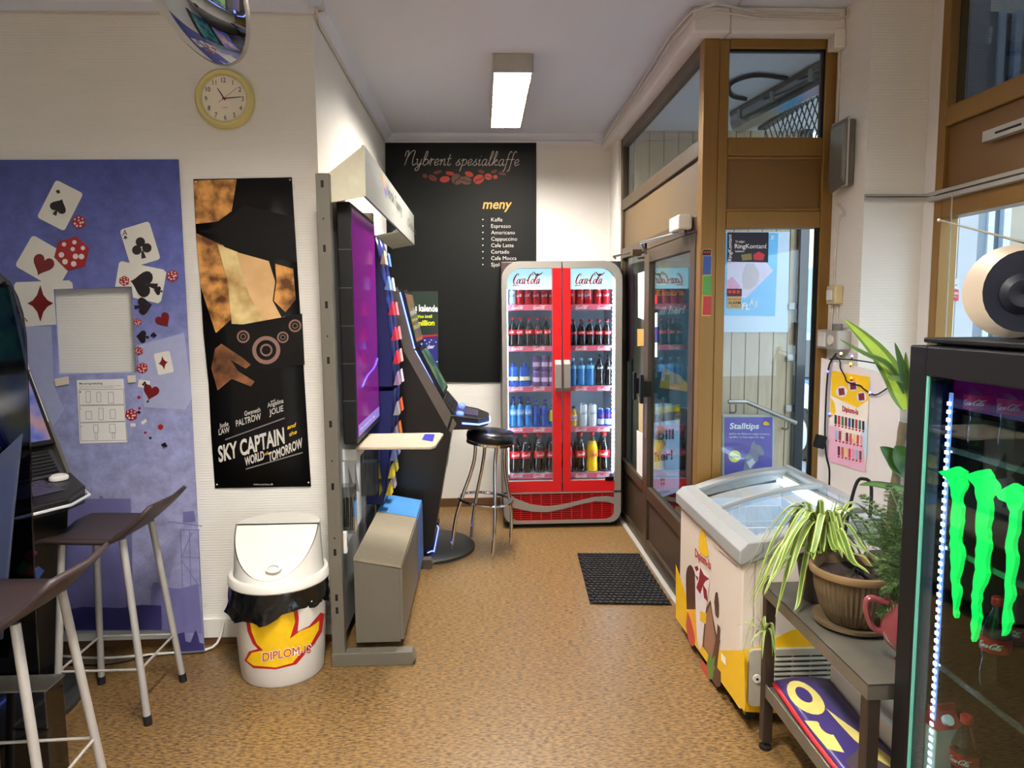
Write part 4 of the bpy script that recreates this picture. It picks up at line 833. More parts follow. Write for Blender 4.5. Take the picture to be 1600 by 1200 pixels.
# header box: near end face slopes up and outwards
he = [(-.655, 2.07), (-.655, 2.19), (-.492, 2.315), (-.492, 2.10)]
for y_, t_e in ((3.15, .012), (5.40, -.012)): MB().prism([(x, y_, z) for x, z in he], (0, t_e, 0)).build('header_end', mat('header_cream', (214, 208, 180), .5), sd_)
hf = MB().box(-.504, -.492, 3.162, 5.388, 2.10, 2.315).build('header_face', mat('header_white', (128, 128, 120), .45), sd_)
MB().hexa([(-.655, 4.55, 2.07), (-.504, 4.55, 2.10), (-.504, 5.388, 2.10), (-.655, 5.388, 2.07), (-.655, 4.55, 2.08), (-.504, 4.55, 2.11), (-.504, 5.388, 2.11), (-.655, 5.388, 2.08)]).build('header_floor', MATS['header_cream'], sd_)
MB().box(-.665, -.645, 3.3, 4.3, 2.20, 2.225).build('header_light', emit('header_tube', (255, 206, 140), 3.), sd_)
h1 = lambda px, py: Xp(px, py, -.4915); mb = MB(); tpx(mb, 'Norsk Tipping', h1, 604.5, 304, 628, 336, 19, .01); mb.build('lettering', M_blk, hf)
mb = MB(); tpx(mb, 'Oddsen', h1, 637, 352, 650, 368, 13, .0); mb.build('lettering', M_blk, hf)
for pts, c in (([(596, 272), (599, 286), (601, 282), (598, 274)], (226, 150, 60)), ([(601, 284), (603, 279), (600, 296), (598, 303)], (230, 120, 90)), ([(600, 290), (603, 296), (604, 309), (602, 303)], (70, 90, 190))): MB().prism([h1(*p) for p in pts], (.0006, 0, 0)).build('emblem', mat('emblem_%d' % c[1], c, .4), hf)
# cabinets below
def cabinet(name, label, y0, y1, m, mtop, door=False):
    c = thing(name, label, 'cabinet', (-.5, (y0+y1)/2, 0)); a, b = -.60, -.395
    MB().prism([(a, y0, .075), (b, y0, .075), (b-.0, y0, .425), (a, y0, .468)], (0, y1-y0, 0)).build('body', m, c)
    MB().prism([(a, y0-.004, .470), (a, y0-.004, .484), (b+.012, y0-.004, .442), (b+.012, y0-.004, .428)], (0, y1-y0+.004, 0)).build('top', mtop, c)
    MB().box(b, b+.016, y0, y1-.003, .085, .425).build('front_panel', m, c, bevel=.002)
    return c
cabinet('base_cabinet', 'low grey cabinet with slanting top at the foot of the stand', 3.19, 3.945, M_st, mat('cab_top', (138, 128, 108), .4))
cb_ = cabinet('base_cabinet', 'low blue cabinet with slanting top beside the gaming terminal', 3.955, 4.325, mat('cab_blue', (70, 100, 150), .4), mat('cab_top_blue', (76, 140, 200), .35))
# screen
tv = thing('display_screen', 'upright black framed screen with magenta picture on the stand', 'screen', (-.6, 3.6, 1.02))
MB().box(-.635, -.574, 3.235, 3.945, 1.0, 2.09).build('casing', M_black, tv, bevel=.006)
sc = MB().box(-.5735, -.571, 3.255, 3.925, 1.03, 2.065).build('panel', mat('screen_magenta', (110, 20, 110), .12, emit=(96, 14, 100), es=.5, var=.25, scale=.8), tv)
MB().box(-.5705, -.5703, 3.255, 3.925, 1.032, 1.085).build('task_bar', emit('task_bar', (112, 96, 170), .5), tv)
mb = MB(); put_text(mb, 'Hva vinner du i dag', (-.5700, 3.30, 1.052), (-.5700, 3.75, 1.052), (-.5700, 3.30, 1.066), res=1); mb.build('lettering', M_ink_w, tv)
MB().tube(spline([Xp(566, 605, -.5695), Xp(574, 588, -.5695), Xp(585, 574, -.5695), Xp(590, 560, -.5695)], 5), .004, 6).build('swoosh', emit('swoosh', (70, 50, 230), 1.6), tv)
for k in range(5): MB().box(-.6351, -.5741, 3.2345, 3.2365, 1.2+k*.17, 1.202+k*.17).build('seam', M_grey, tv)
for z in (1.25, 1.75): MB().box(-.665, -.635, 3.45, 3.72, z-.04, z+.04).build('wall_bracket', M_black, tv)
# writing shelf
ws = thing('writing_shelf', 'small grey writing shelf with a blue sticker on the stand', 'shelf', (-.4, 3.5, .96))
sh_ = [(-.60, 3.32), (-.245, 3.30), (-.225, 3.33), (-.205, 3.66), (-.225, 3.69), (-.60, 3.69)]
MB().prism([(x, y, .958) for x, y in sh_], (0, 0, .014)).build('board', mat('shelf_beige', (186, 172, 146), .4), ws, bevel=.004)
MB().box(-.664, -.60, 3.34, 3.68, .905, .957).build('bracket', mat('shelf_white', (206, 206, 200), .5), ws)
zs = lambda px, py: Zp(px, py, .9727); MB().prism([zs(*p) for p in ((659, 687), (664, 678), (680, 678), (676, 690))], (0, 0, .0005)).build('sticker', mat('sticker_blue', (40, 40, 160), .4), ws); MB().prism([zs(*p) for p in ((664, 679), (665, 676.8), (681, 677), (680, 679))], (0, 0, .0005)).build('sticker', M_paper, ws)
# small things on the back panel
cp = thing('pen_holder', 'clear plastic holder full of dark pens under the screen', 'pen holder', (-.63, 3.26, .62)); MB().box(-.664, -.60, 3.24, 3.32, .58, .80).build('box', glass('clear_plastic', (210, 215, 215), 1.45, 1.5, .1, .04), cp)
for k in range(6): MB().cyl((-.652+k*.009, 3.28, .582), (-.652+k*.009, 3.28+.01*(k % 2), .74), .0035, 8).build('pen', M_blackg, cp)
cp2 = thing('leaflet_holder', 'clear plastic holder of dark leaflets beside the blue ticket rack', 'leaflet holder', (-.6, 3.80, .62)); MB().box(-.664, -.56, 3.76, 3.88, .62, .9).build('box', MATS['clear_plastic'], cp2); MB().box(-.65, -.58, 3.775, 3.865, .625, .8).build('leaflets', mat('leaflet_dark', (52, 58, 66), .4, var=.3, scale=60), cp2)
oc = thing('power_strip', 'white power outlet at the foot of the stand panel', 'outlet', (-.645, 3.21, .5)); MB().box(-.664, -.63, 3.195, 3.225, .50, .60).build('housing', M_plw, oc, bevel=.004); MB().box(-.629, -.628, 3.20, 3.22, .53, .57).build('socket', M_lg, oc)
lf = thing('emblem_panel', 'white panel with grey diamond emblem below the screen', 'panel', (-.66, 3.55, .5)); MB().box(-.664, -.655, 3.33, 3.76, .50, .90).build('sheet', mat('panel_white', (206, 208, 206), .5), lf)
for a, b, c_ in (((3.42, .86), (3.55, .72), (3.44, .62)), ((3.60, .84), (3.58, .70), (3.70, .66)), ((3.48, .60), (3.57, .68), (3.60, .53))): MB().prism([(-.6545, *a), (-.6545, *b), (-.6545, *c_)], (.0006, 0, 0)).build('emblem', M_lg, lf)
# blue ticket rack: bowed panels with pockets
tr = thing('ticket_rack', 'dark blue bowed rack of scratch tickets beyond the screen', 'ticket rack', (-.58, 4.13, .5))
M_rack = mat('rack_blue', (22, 32, 96), .35, var=.05)
def bow(z): t = (z-.5)/1.52; return -.575+.075*math.sin(PI*min(1, max(0, t)))
for c_, (ya_, yb_) in enumerate(((3.965, 4.13), (4.14, 4.31))):
    for z0, z1 in ((1.19, 2.02), (.52, 1.165)):
        n = 12; g = [[Vector((bow(z0+(z1-z0)*k/n), y, z0+(z1-z0)*k/n)) for y in (ya_, yb_)] for k in range(n+1)]
        MB().sheet(g).build('rack_panel', M_rack, tr, smooth=True, solid=.004)
        MB().prism([g[k][0] for k in range(n+1)]+[Vector((-.662, ya_, z1)), Vector((-.662, ya_, z0))], (0, .004, 0)).build('side_cheek', M_rack, tr)
cols = [(1.9, (236, 196, 150), (90, 130, 210)), (1.76, (120, 160, 226), (236, 236, 240)), (1.62, (200, 50, 70), (226, 120, 130)), (1.48, (206, 50, 66), (226, 130, 130)), (1.35, (210, 44, 60), (220, 170, 160)), (1.23, (160, 130, 160), (206, 196, 206)), (1.06, (150, 150, 156), (226, 96, 50)), (.92, (120, 124, 136), (226, 120, 60)), (.80, (90, 100, 150), (120, 130, 170)), (.70, (226, 206, 60), (200, 190, 90)), (.60, (232, 200, 50), (190, 170, 180))]
for z, c1, c2 in cols:
    for ci, y in enumerate((4.02, 4.19)):
        x = bow(z)+.004; cA = c1 if ci == 0 else c2
        tk = MB().prism([(x, y-.045, z-.035), (x+.032, y-.045, z-.035), (x+.022, y-.045, z+.04)], (0, .095, 0)).build('ticket_pocket', mat('ticket_%d_%d_%d' % cA, cA, .35, var=.2, scale=90), tr)

# ================================================================== GAMING TERMINALS
M_tb = mat('terminal_black', (24, 23, 24), .35, var=.05); M_tg = mat('terminal_trim', (122, 116, 110), .35, .6); M_key = mat('key_dark', (40, 40, 42), .5)
def screen_mat(name, cols_, sc_, es):
    m = mat(name, cols_[0], .1, emit=cols_[0], es=es, var=.0); nt = m.node_tree; N = nt.nodes; L = nt.links; b = N['Principled BSDF']
    tc = N.new('ShaderNodeTexCoord'); vo = N.new('ShaderNodeTexVoronoi'); vo.inputs['Scale'].default_value = sc_; L.new(tc.outputs['Object'], vo.inputs[0])
    nz = N.new('ShaderNodeTexNoise'); nz.inputs['Scale'].default_value = sc_*.7; nz.inputs['Detail'].default_value = 3; L.new(tc.outputs['Object'], nz.inputs[0])
    cr = N.new('ShaderNodeValToRGB'); cr.color_ramp.interpolation = 'LINEAR'; el = cr.color_ramp.elements
    while len(el) < len(cols_): el.new(.5)
    for k, (e, c) in enumerate(zip(el, cols_)): e.position = .3+.45*k/(len(cols_)-1); e.color = (*lin(c), 1)
    mx = N.new('ShaderNodeMath'); mx.operation = 'MULTIPLY_ADD'; mx.inputs[1].default_value = .25; L.new(vo.outputs['Distance'], mx.inputs[0]); L.new(nz.outputs['Fac'], mx.inputs[2])
    L.new(mx.outputs[0], cr.inputs[0]); L.new(cr.outputs[0], b.inputs['Base Color']); L.new(cr.outputs[0], b.inputs['Emission Color']); return m
def terminal(label, loc, rz, sA, sB, lit, trimm=True, shields=False, keyc=M_blueled):
    """front faces local +X; origin at the floor under the cabinet's back; Y = width"""
    t = thing('gaming_terminal', label, 'gaming terminal', loc, rz); w_ = .28
    def b(mb, name, m, par=None, **k): return mb.xf(W[t.name]).build(name, m, par or t, **k)
    prof = [(0, .06), (.36, .06), (.40, .12), (.535, .86), (.30, 1.36), (.215, 1.74), (.12, 1.76), (.05, 1.5), (.0, 1.0)]
    b(MB().prism([(x, -w_+.012, z) for x, z in prof], (0, 2*w_-.024, 0)), 'cabinet', M_tb, bevel=.006)
    tr_ = [(.205, 1.75), (.215, 1.755), (.30, 1.385), (.565, .895), (.53, .84), (.50, .88), (.245, 1.36), (.165, 1.70)]
    for s in (-1, 1): b(MB().prism([(x, s*w_, z) for x, z in tr_], (0, -s*.014, 0)), 'side_trim', M_tg)
    def slant(x0, z0, x1, z1, th, off, ya=-.25, yb=.25):
        d = Vector((x1-x0, 0, z1-z0)).normalized(); n = Vector((d.z, 0, -d.x)); n = n if n.x > 0 else -n; p = Vector((x0, 0, z0))+n*off; q_ = Vector((x1, 0, z1))+n*off
        return MB().hexa([p+Vector((0, ya, 0)), p+Vector((0, yb, 0)), p+n*th+Vector((0, yb, 0)), p+n*th+Vector((0, ya, 0)), q_+Vector((0, ya, 0)), q_+Vector((0, yb, 0)), q_+n*th+Vector((0, yb, 0)), q_+n*th+Vector((0, ya, 0))])
    u = b(slant(.218, 1.73, .292, 1.385, .03, .004), 'upper_screen', M_black); b(slant(.222, 1.71, .288, 1.405, .002, .0345, -.235, .235), 'picture', sA, u)
    l = b(slant(.305, 1.36, .455, 1.06, .035, .004, -.255, .255), 'lower_screen', M_black); b(slant(.315, 1.34, .447, 1.076, .002, .0395, -.24, .24), 'picture', sB, l)
    for s in (-1, 1):
        b(slant(.214, 1.72, .296, 1.37, .008, .012, s*.268-.006, s*.268+.006), 'light_strip', lit); b(slant(.30, 1.355, .44, 1.08, .008, .012, s*.268-.006, s*.268+.006), 'light_strip', lit)
    # ribbed speaker slope and control deck
    ks = b(slant(.47, 1.04, .545, .945, .02, 0, -.24, .24), 'speaker_slope', M_key)
    for k in range(7): f = k/7; b(slant(.474+f*.07, 1.035-f*.085, .478+f*.07, 1.03-f*.085, .026, 0, -.22, .22), 'rib', M_black, ks)
    dk = b(MB().prism([(.50, -.29, .86), (.56, -.27, .955), (.74, -.20, .915), (.77, -.16, .895), (.77, -.16, .86), (.62, -.2, .83), (.53, -.27, .81)], (0, .0, 0)) if False else
           MB().add([(.53, -.285, .955), (.53, .285, .955), (.70, .235, .925), (.775, .12, .91), (.775, -.12, .91), (.70, -.235, .925), (.50, -.285, .86), (.50, .285, .86), (.69, .235, .85), (.765, .12, .86), (.765, -.12, .86), (.69, -.235, .85)],
                    [(0, 5, 4, 3, 2, 1), (6, 7, 8, 9, 10, 11), (0, 1, 7, 6), (1, 2, 8, 7), (2, 3, 9, 8), (3, 4, 10, 9), (4, 5, 11, 10), (5, 0, 6, 11)]), 'control_deck', M_tb, bevel=.008)
    b(MB().prism([(.565, -.15, .9515), (.565, .15, .9515), (.70, .15, .927), (.70, -.15, .927)], (0, 0, .002)), 'touch_pad', mat('touch_pad', (70, 66, 84), .12, emit=(60, 56, 80), es=.25), dk)
    for s in (-1, 1):
        bt_ = MB().lathe([(.03, 0), (.03, .01), (.024, .017), (.001, .019)], 20, sx=.8, sy=1.25).xf(Matrix.Translation((.585, s*.2, .947)) @ Matrix.Rotation(.17, 4, 'Y')); b(bt_, 'button', keyc, dk, smooth=True)
    b(MB().tube([(.60, -.276, .90), (.705, -.243, .885), (.778, -.125, .882), (.778, .125, .882), (.705, .243, .885), (.60, .276, .90)], .006, 6), 'light_strip', lit, dk)
    # foot
    b(MB().lathe([(.335, 0), (.335, .02), (.315, .035), (.0, .045)], 40, (.33, 0, 0)), 'base_plate', mat('base_dark', (44, 44, 42), .5), smooth=True)
    b(MB().tube([(.365, -.272, .062), (.395, -.272, .075), (.405, -.25, .062), (.405, .25, .062), (.395, .272, .075)], .004, 6), 'foot_light', lit)
    for k, (cc_, dy_, dz_) in enumerate((((196, 60, 90), .0, .05), ((60, 150, 110), -.03, .0), ((226, 120, 60), .0, -.02), ((70, 110, 190), .03, -.04))):
        z_ = .60+dz_; x_ = .40+(z_-.12)*.1824+.003; b(MB().prism([(x_-.004, .12+dy_, z_-.03), (x_, .12+dy_+.025, z_), (x_+.004, .12+dy_, z_+.03), (x_, .12+dy_-.025, z_)], (.002, 0, 0)), 'emblem', mat('emblem_tile_%d' % k, cc_, .4))
    return t
sA1 = screen_mat('picture_blue', [(20, 26, 70), (40, 60, 120), (120, 80, 50), (60, 90, 60)], 9, .35); sB1 = screen_mat('picture_green', [(30, 46, 44), (50, 80, 66), (40, 70, 80), (90, 110, 70)], 12, .35)
sA2 = screen_mat('picture_night', [(10, 18, 36), (16, 40, 60), (40, 90, 80), (24, 40, 70)], 9, .4); sB2 = screen_mat('picture_city', [(22, 26, 70), (46, 52, 112), (86, 92, 146), (150, 112, 96)], 10, .4)
M_stripb = emit('blue_strip', (110, 130, 255), 3.5); M_stripg = mat('grey_strip', (160, 160, 166), .4)
terminal('gaming terminal with blue light strips before the back wall', (-.73, 4.72, 0), 0, sA1, sB1, M_stripb)
terminal('gaming terminal beside the blue card board with white round button', (-2.31, 2.975, 0), -.5, sA2, sB2, mat('strip_white', (206, 206, 210), .3), keyc=M_plw)
terminal('gaming terminal nearest the viewer behind the smoked divider', (-2.34, 1.76, 0), -.05, sA2, sB1, M_stripb)
# smoked privacy divider and panels of the near terminal
dvd = thing('privacy_divider', 'tall smoked glass divider between the two left terminals', 'divider', (-1.9, 2.40, .05)); YV = 2.40
out = [Yp(a, b, YV) for a, b in ((0, 428), (14, 440), (26, 462), (35, 490), (40, 525), (45, 640), (50, 800), (58, 1000), (62, 1075))]
MB().prism([Vector((-2.36, YV, out[0].z+.02))]+[out[0]+Vector((-.1, 0, .03))]+out+[Vector((-2.36, YV, out[-1].z))], (0, .008, 0)).build('panel', glass('smoked_glass', (128, 136, 152), 1.5, 1.0, .0, .02), dvd, bevel=.002)
for z in (.35, 1.45): MB().box(-2.37, -2.28, YV-.02, YV+.028, z, z+.05).build('clamp', M_black, dvd)
wg_ = MB().prism([Yp(*p, 2.29) for p in ((-70, 775), (33, 678), (20, 800), (2, 1000), (-70, 1000))], (0, .012, 0)); tag(wg_.build('side_wing', mat('wing_grey', (58, 66, 90), .35), bevel=.003), 'blue grey pointed wing panel at the left edge below the divider', 'panel')
pc_ = thing('terminal_plinth', 'glossy black box on the floor under the near stool', 'box', (-2.1, 2.3, 0)); MB().box(-2.3, Yp(70, 1065, 2.285).x, 2.285, 2.385, 0, .37).build('body', M_blackg, pc_, bevel=.006)
MB().box(-2.3, Yp(70, 1065, 2.285).x+.004, 2.282, 2.388, .37, .376).build('edge', M_grey, pc_)
MB().cyl(Yp(43, 1080, 2.285), Yp(43, 1080, 2.282), .006).build('screw', M_steel, pc_); MB().cyl(Yp(46, 1122, 2.285), Yp(46, 1122, 2.282), .006).build('screw', M_steel, pc_)
# coloured emblem on the terminal beside the board
e1 = [(Xp, 0)]
# floor cables by the baseboard
cable('floor_cable', [(-2.1, 3.30, .012), (-1.8, 3.24, .012), (-1.5, 3.27, .012), (-1.3, 3.3, .02), (-1.26, 3.35, .12)], .006, 'white cable lying along the floor behind the bar stool', M_plw)
cable('floor_cable', [(-2.0, 3.2, .008), (-1.75, 3.18, .008), (-1.6, 3.24, .008), (-1.45, 3.32, .008)], .004, 'thin black cable on the floor behind the bar stool', M_black)

# ================================================================== BAR STOOLS
M_leg = mat('stool_leg_grey', (168, 164, 158), .4, .2, var=.02); M_seat = mat('stool_seat_brown', (52, 40, 40), .5, var=.06, bump=.05, bscale=300)
def bar_stool(loc, rz, label):
    t = thing('bar_stool', label, 'stool', loc, rz, 'grey legged bar stools')
    g = []; n = 16
    for i in range(n+1):
        u = i/n; x = -.235+.485*u; lift = 0 if u < .62 else .135*((u-.62)/.38)**1.6; dip = -.03*max(0, (.12-u)/.12)
        row = []
        for j in range(9):
            v = j/8*2-1; wd = .19*(1-.12*abs(2*u-1)**3); row.append(Vector((x+.02*abs(v)*(1 if u > .7 else 0)*-1, v*wd, .735+lift+dip+.018*v*v*(1-u))))
        g.append(row)
    MB().sheet(g).xf(W[t.name]).build('seat', M_seat, t, smooth=True, solid=.016)
    tops = [(-.13, -.12), (.10, -.12), (.10, .12), (-.13, .12)]; bots = [(-.175, -.165), (.175, -.165), (.175, .165), (-.175, .165)]
    for (a, b), (c, d) in zip(tops, bots):
        zt = .728 if a < 0 else .735
        lg = MB().tube([(c, d, .0), (a, b, zt)], .0135, 12).xf(W[t.name]).build('leg', M_leg, t, smooth=True); MB().tube([(c, d, 0), (c+(a-c)*.05, d+(b-d)*.05, .037)], .0155, 12).xf(W[t.name]).build('foot_cap', M_dark, lg, smooth=True)
    k = .30
    P = [Vector((c+(a-c)*k, d+(b-d)*k, .735*k)) for (a, b), (c, d) in zip(tops, bots)]
    for i in range(4): MB().tube([P[i], P[(i+1) % 4]], .005, 8).xf(W[t.name]).build('foot_rail', M_leg, t, smooth=True)
    return t
bar_stool((-1.50, 2.86, 0), 0, 'farther of the two brown seat bar stools, before the blue card board')
bar_stool((-1.43, 2.10, 0), .04, 'nearer of the two brown seat bar stools, cut by the left photo edge')
rs = thing('round_stool', 'chrome bar stool with round black cushion before the terminal', 'stool', (-.03, 4.66, 0)); TILT = Matrix.Translation((.19, 0, 0)) @ Matrix.Rotation(.10, 4, 'Y') @ Matrix.Translation((-.19, 0, 0))
sc_ = Vector((-.02, 4.66, 0)); tilt = TILT @ Matrix.Translation(sc_+Vector((0, 0, .765)))
MB().lathe([(.001, -.04), (.15, -.04), (.163, -.03), (.168, -.005), (.163, .018), (.145, .033), (.08, .04), (.001, .041)], 36, cap=False).xf(tilt).build('cushion', mat('black_leather', (16, 16, 18), .28, bump=.05, bscale=150), rs, smooth=True)
MB().lathe([(.158, -.056), (.164, -.054), (.165, -.036), (.158, -.036)], 36, cap=False).xf(tilt).build('seat_ring', M_chrome, rs, smooth=True)
for k in range(4):
    a = math.radians(20+90*k); u = Vector((math.cos(a), math.sin(a), 0))
    MB().tube(spline([sc_+u*r+Vector((0, 0, z)) for r, z in ((.11, .735), (.105, .62), (.125, .5), (.165, .36), (.20, .2), (.21, 0.0))], 5), .0115, 10).xf(TILT).build('leg', M_chrome, rs, smooth=True)
MB().tube([sc_+Vector((math.cos(2*PI*k/36)*.178, math.sin(2*PI*k/36)*.178, .33)) for k in range(36)], .009, 8, True).xf(TILT).build('foot_ring', M_chrome, rs, smooth=True)
# calendar roll-up and menu board
kp = thing('calendar_poster', 'dark green standing poster reading s kalender behind the terminal', 'poster', (-.5, 5.25, 0)); K0 = onY(5.25)
MB().prism([K0(*p) for p in ((622, 455), (684, 455), (685, 690), (622, 690))], (0, .02, 0)).build('board', mat('kal_green', (24, 40, 28), .4), kp)
K1 = onY(5.248); fprint(kp, 'ink', mat('kal_blue', (36, 40, 110), .4, var=.2, scale=60), [(622, 528), (684, 525), (684, 690), (622, 690)], K1); K2 = onY(5.246); fprint(kp, 'ink', M_red, [(622, 526), (684, 522.5), (684, 525.5), (622, 529)], K2)
mb = MB(); tpx(mb, 's kalende', K2, 648, 486, 684, 487, 10, .03); tpx(mb, 'kalender', K2, 650, 546, 679, 544, 6, .02); mb.build('lettering', M_ink_w, kp); mb = MB(); tpx(mb, 'Vinn inntil', K2, 652, 497, 675, 496.5, 5, .02); tpx(mb, '1 million', K2, 645, 509, 679, 508, 8, .03); mb.build('lettering', mat('lime_ink', (216, 220, 40), .4), kp)
mb = MB()
for k in range(16): c = K2(652+(k*7.3) % 32, 531+(k*3.1) % 9+(k//8)*30); mb.prism([c+Vector((.005*math.cos(a*PI/3), 0, .005*math.sin(a*PI/3))) for a in range(6)], (0, -.0005, 0))
mb.build('star_print', M_ink_w, kp); MB().box(-.62, -.34, 5.2, 5.32, 0, .03).box(-.49, -.47, 5.27, 5.29, .03, .8).build('stand', M_black, kp)
mn_ = thing('menu_board', 'large black coffee menu board on the back wall reading Nybrent spesialkaffe', 'menu board', (-.14, YB-.01, 1.03)); N0 = onY(YB-.012)
MB().prism([N0(*p) for p in ((602, 223), (838, 223), (838, 597), (604, 597))], (0, .010, 0)).build('board', mat('menu_black', (17, 18, 17), .6, var=.12, scale=2, spec=.15), mn_)
N1 = onY(YB-.0135)
v, f, x1 = pen_text('Nybrent spesialkaffe', .05, .22); mb = MB(); A, B, C = N1(630, 258), N1(811, 259), N1(630, 236); mb.add([A+(B-A)*(p[0]/x1)+(C-A)*p[1] for p in v], f); mb.build('lettering', M_sil, mn_)
mb = MB(); tpx(mb, 'meny', N1, 754, 326, 800, 326, 15, .015, .2); mb.build('lettering', mat('amber_ink', (214, 160, 70), .5), mn_)
mb = MB()
for k, s in enumerate(('Kaffe', 'Espresso', 'Americano', 'Cappuccino', 'Cafe Latte', 'Cortado', 'Cafe Mocca', 'Sjokolade')):
    y = 346+k*10.05; w_ = (17.5, 30.5, 37, 40.5, 35, 28, 39.5, 36)[k]; mb = MB(); tpx(mb, s, N1, 767.5, y, 767.5+w_, y, 6, -.008, res=2); mb.build('lettering', M_sil, mn_); c = N1(754.5, y-3); MB().prism([c+Vector((.005*math.cos(a*PI/4), 0, .005*math.sin(a*PI/4))) for a in range(8)], (0, -.0005, 0)).build('bullet', M_sil, mn_)
def bean(cx, cy, rx, ry, ang, c, cut=True):
    m = mat('bean_%d_%d' % (c[0], c[1]), c, .5); fprint(mn_, 'bean', m, rot(circ(0, 0, 1, 16), cx, cy, ang, rx, ry), N1)
    if cut: mb = MB(); P = rot([(-1, .1), (-.3, -.15), (.3, .15), (1, -.1), (1, .08), (.3, .34), (-.3, .05), (-1, .25)], cx, cy, ang, rx, ry); N2 = onY(YB-.0155); mb.poly([N2(*p) for p in P]); mb.build('crease', MATS['menu_black'], mn_)
rd = (196, 60, 48); dk_ = (120, 44, 40); br = (100, 66, 50)
for a in ((676, 278, 7.5, 4, 28, dk_), (695, 280, 8, 5, -8, rd, False), (714, 280, 8.5, 9, -50, br), (728, 282, 9, 6.5, 12, br), (733, 272, 7, 4, 20, rd, False), (748, 280, 9, 7, -30, rd), (763, 276, 6, 5, 10, rd), (774, 276.5, 3.6, 3.2, 0, rd, False), (684, 269, 7, 2.5, -12, dk_), (703, 271, 7, 3, 10, rd), (752, 268, 5, 2.2, 20, dk_), (772, 268, 5, 2.4, -25, dk_), (785, 271.5, 6.5, 2, 10, dk_), (664, 275, 4, 3, 35, dk_)): bean(*a)
# ================================================================== DRINKS FRIDGE
FX0, FX1, FY = .147, 1.016, 5.115
fr = thing('drinks_fridge', 'tall red and grey two door drinks fridge full of bottles', 'fridge', ((FX0+FX1)/2, 5.42, 0))
M_fg = mat('fridge_grey', (146, 142, 134), .4, .35, var=.02); M_fred = mat('fridge_red', (196, 14, 22), .35, var=.03); M_fint = mat('fridge_inside', (222, 232, 240), .5, var=.02)
bx(fr, 'foot', M_black, FX0+.02, FX1-.02, FY+.05, 5.70, 0, .035, bevel=0)
# cabinet shell: open box
mb = MB().box(FX0, FX0+.035, FY+.05, 5.73, .035, 1.955).box(FX1-.035, FX1, FY+.05, 5.73, .035, 1.955).box(FX0+.035, FX1-.035, FY+.05, 5.73, 1.91, 1.955).box(FX0+.035, FX1-.035, FY+.05, 5.73, .035, .33)
mb.build('shell', mat('fridge_side', (60, 46, 48), .4, .2), fr, bevel=.004); bx(fr, 'back_wall', M_fint, FX0+.035, FX1-.035, 5.66, 5.70, .33, 1.91, bevel=0)
mb = MB().box(FX0+.035, FX0+.04, FY+.055, 5.66, .33, 1.91).box(FX1-.04, FX1-.035, FY+.055, 5.66, .33, 1.91).box(FX0+.04, FX1-.04, FY+.055, 5.66, .33, .335); mb.build('inner_lining', M_fint, fr)
xm = (FX0+FX1)/2; U, V = Vector((1, 0, 0)), Vector((0, 0, 1))
Yf = lambda px, py: Yp(px, py, FY)
zt = 1.955; zd = Yf(875, 768).z; zg0 = Yf(830, 752).z; zgT = Yf(830, 419).z
for s in (0, 1):
    d = thing('x', None, None) if False else None
    xa, xb = (FX0, xm-.005) if s == 0 else (xm+.005, FX1)
    gx0, gx1 = (Yf(793.5, 600).x, Yf(863.5, 600).x) if s == 0 else (Yf(891.5, 600).x, Yf(961, 600).x)
    R = .13; r2 = .105
    o = rr(xb-xa, zt-zd, (0, 0, R, 0) if s == 0 else (0, R, 0, 0), 8); i = rr(gx1-gx0, zgT-zg0, (0, 0, r2, 0) if s == 0 else (0, r2, 0, 0), 8)
    O = Vector((xa, FY, zd)); I = Vector((gx0, FY, zg0))
    dr_ = MB().ring([O+U*a+V*b for a, b in o], [I+U*a+V*b for a, b in i], (0, .045, 0)).build('door', M_fg, fr)
    rx0, rx1 = (gx1, xb) if s == 0 else (xa, gx0)
    MB().box(rx0, rx1, FY-.003, FY, zd, zgT).box(gx0 if s == 0 else gx0, gx1, FY-.003, FY, zd, zg0).build('red_band', M_fred, dr_)
    MB().prism([I+U*a+V*b+Vector((0, .02, 0)) for a, b in i], (0, .005, 0)).build('pane', glass('fridge_glass', (246, 250, 252), 1.45, .8), dr_)
    hz0, hz1 = Yf(870, 612).z, Yf(870, 562).z; hx = xm-.032 if s == 0 else xm+.032
    MB().prism([(hx-.024, FY-.003, hz0), (hx-.024, FY-.04, hz0+.03), (hx-.024, FY-.04, hz1-.03), (hx-.024, FY-.003, hz1)], (.048, 0, 0)).build('handle', M_fg, dr_, bevel=.004)
    # lit header behind the pane
    hd0 = Yf(830, 452).z
    Ih = [I+U*a+V*b+Vector((0, .055, 0)) for a, b in i]; Ih = [Vector((p.x, p.y, max(p.z, hd0))) for p in Ih]
    hp = MB().prism(Ih, (0, .01, 0)).build('header_panel', mat('header_lit', (186, 224, 232), .4, emit=(176, 224, 236), es=1.15, var=.06, scale=4), fr)
    mb = MB(); A, B = (Yf(801, 444), Yf(850, 444)) if s == 0 else (Yf(899.5, 444), Yf(948, 444)); A += Vector((.0, .052, 0)); B += Vector((0, .052, 0)); put_logo(mb, A, B, A+Vector((0, 0, (B-A).length*1.05))); mb.build('lettering', M_fred, hp)
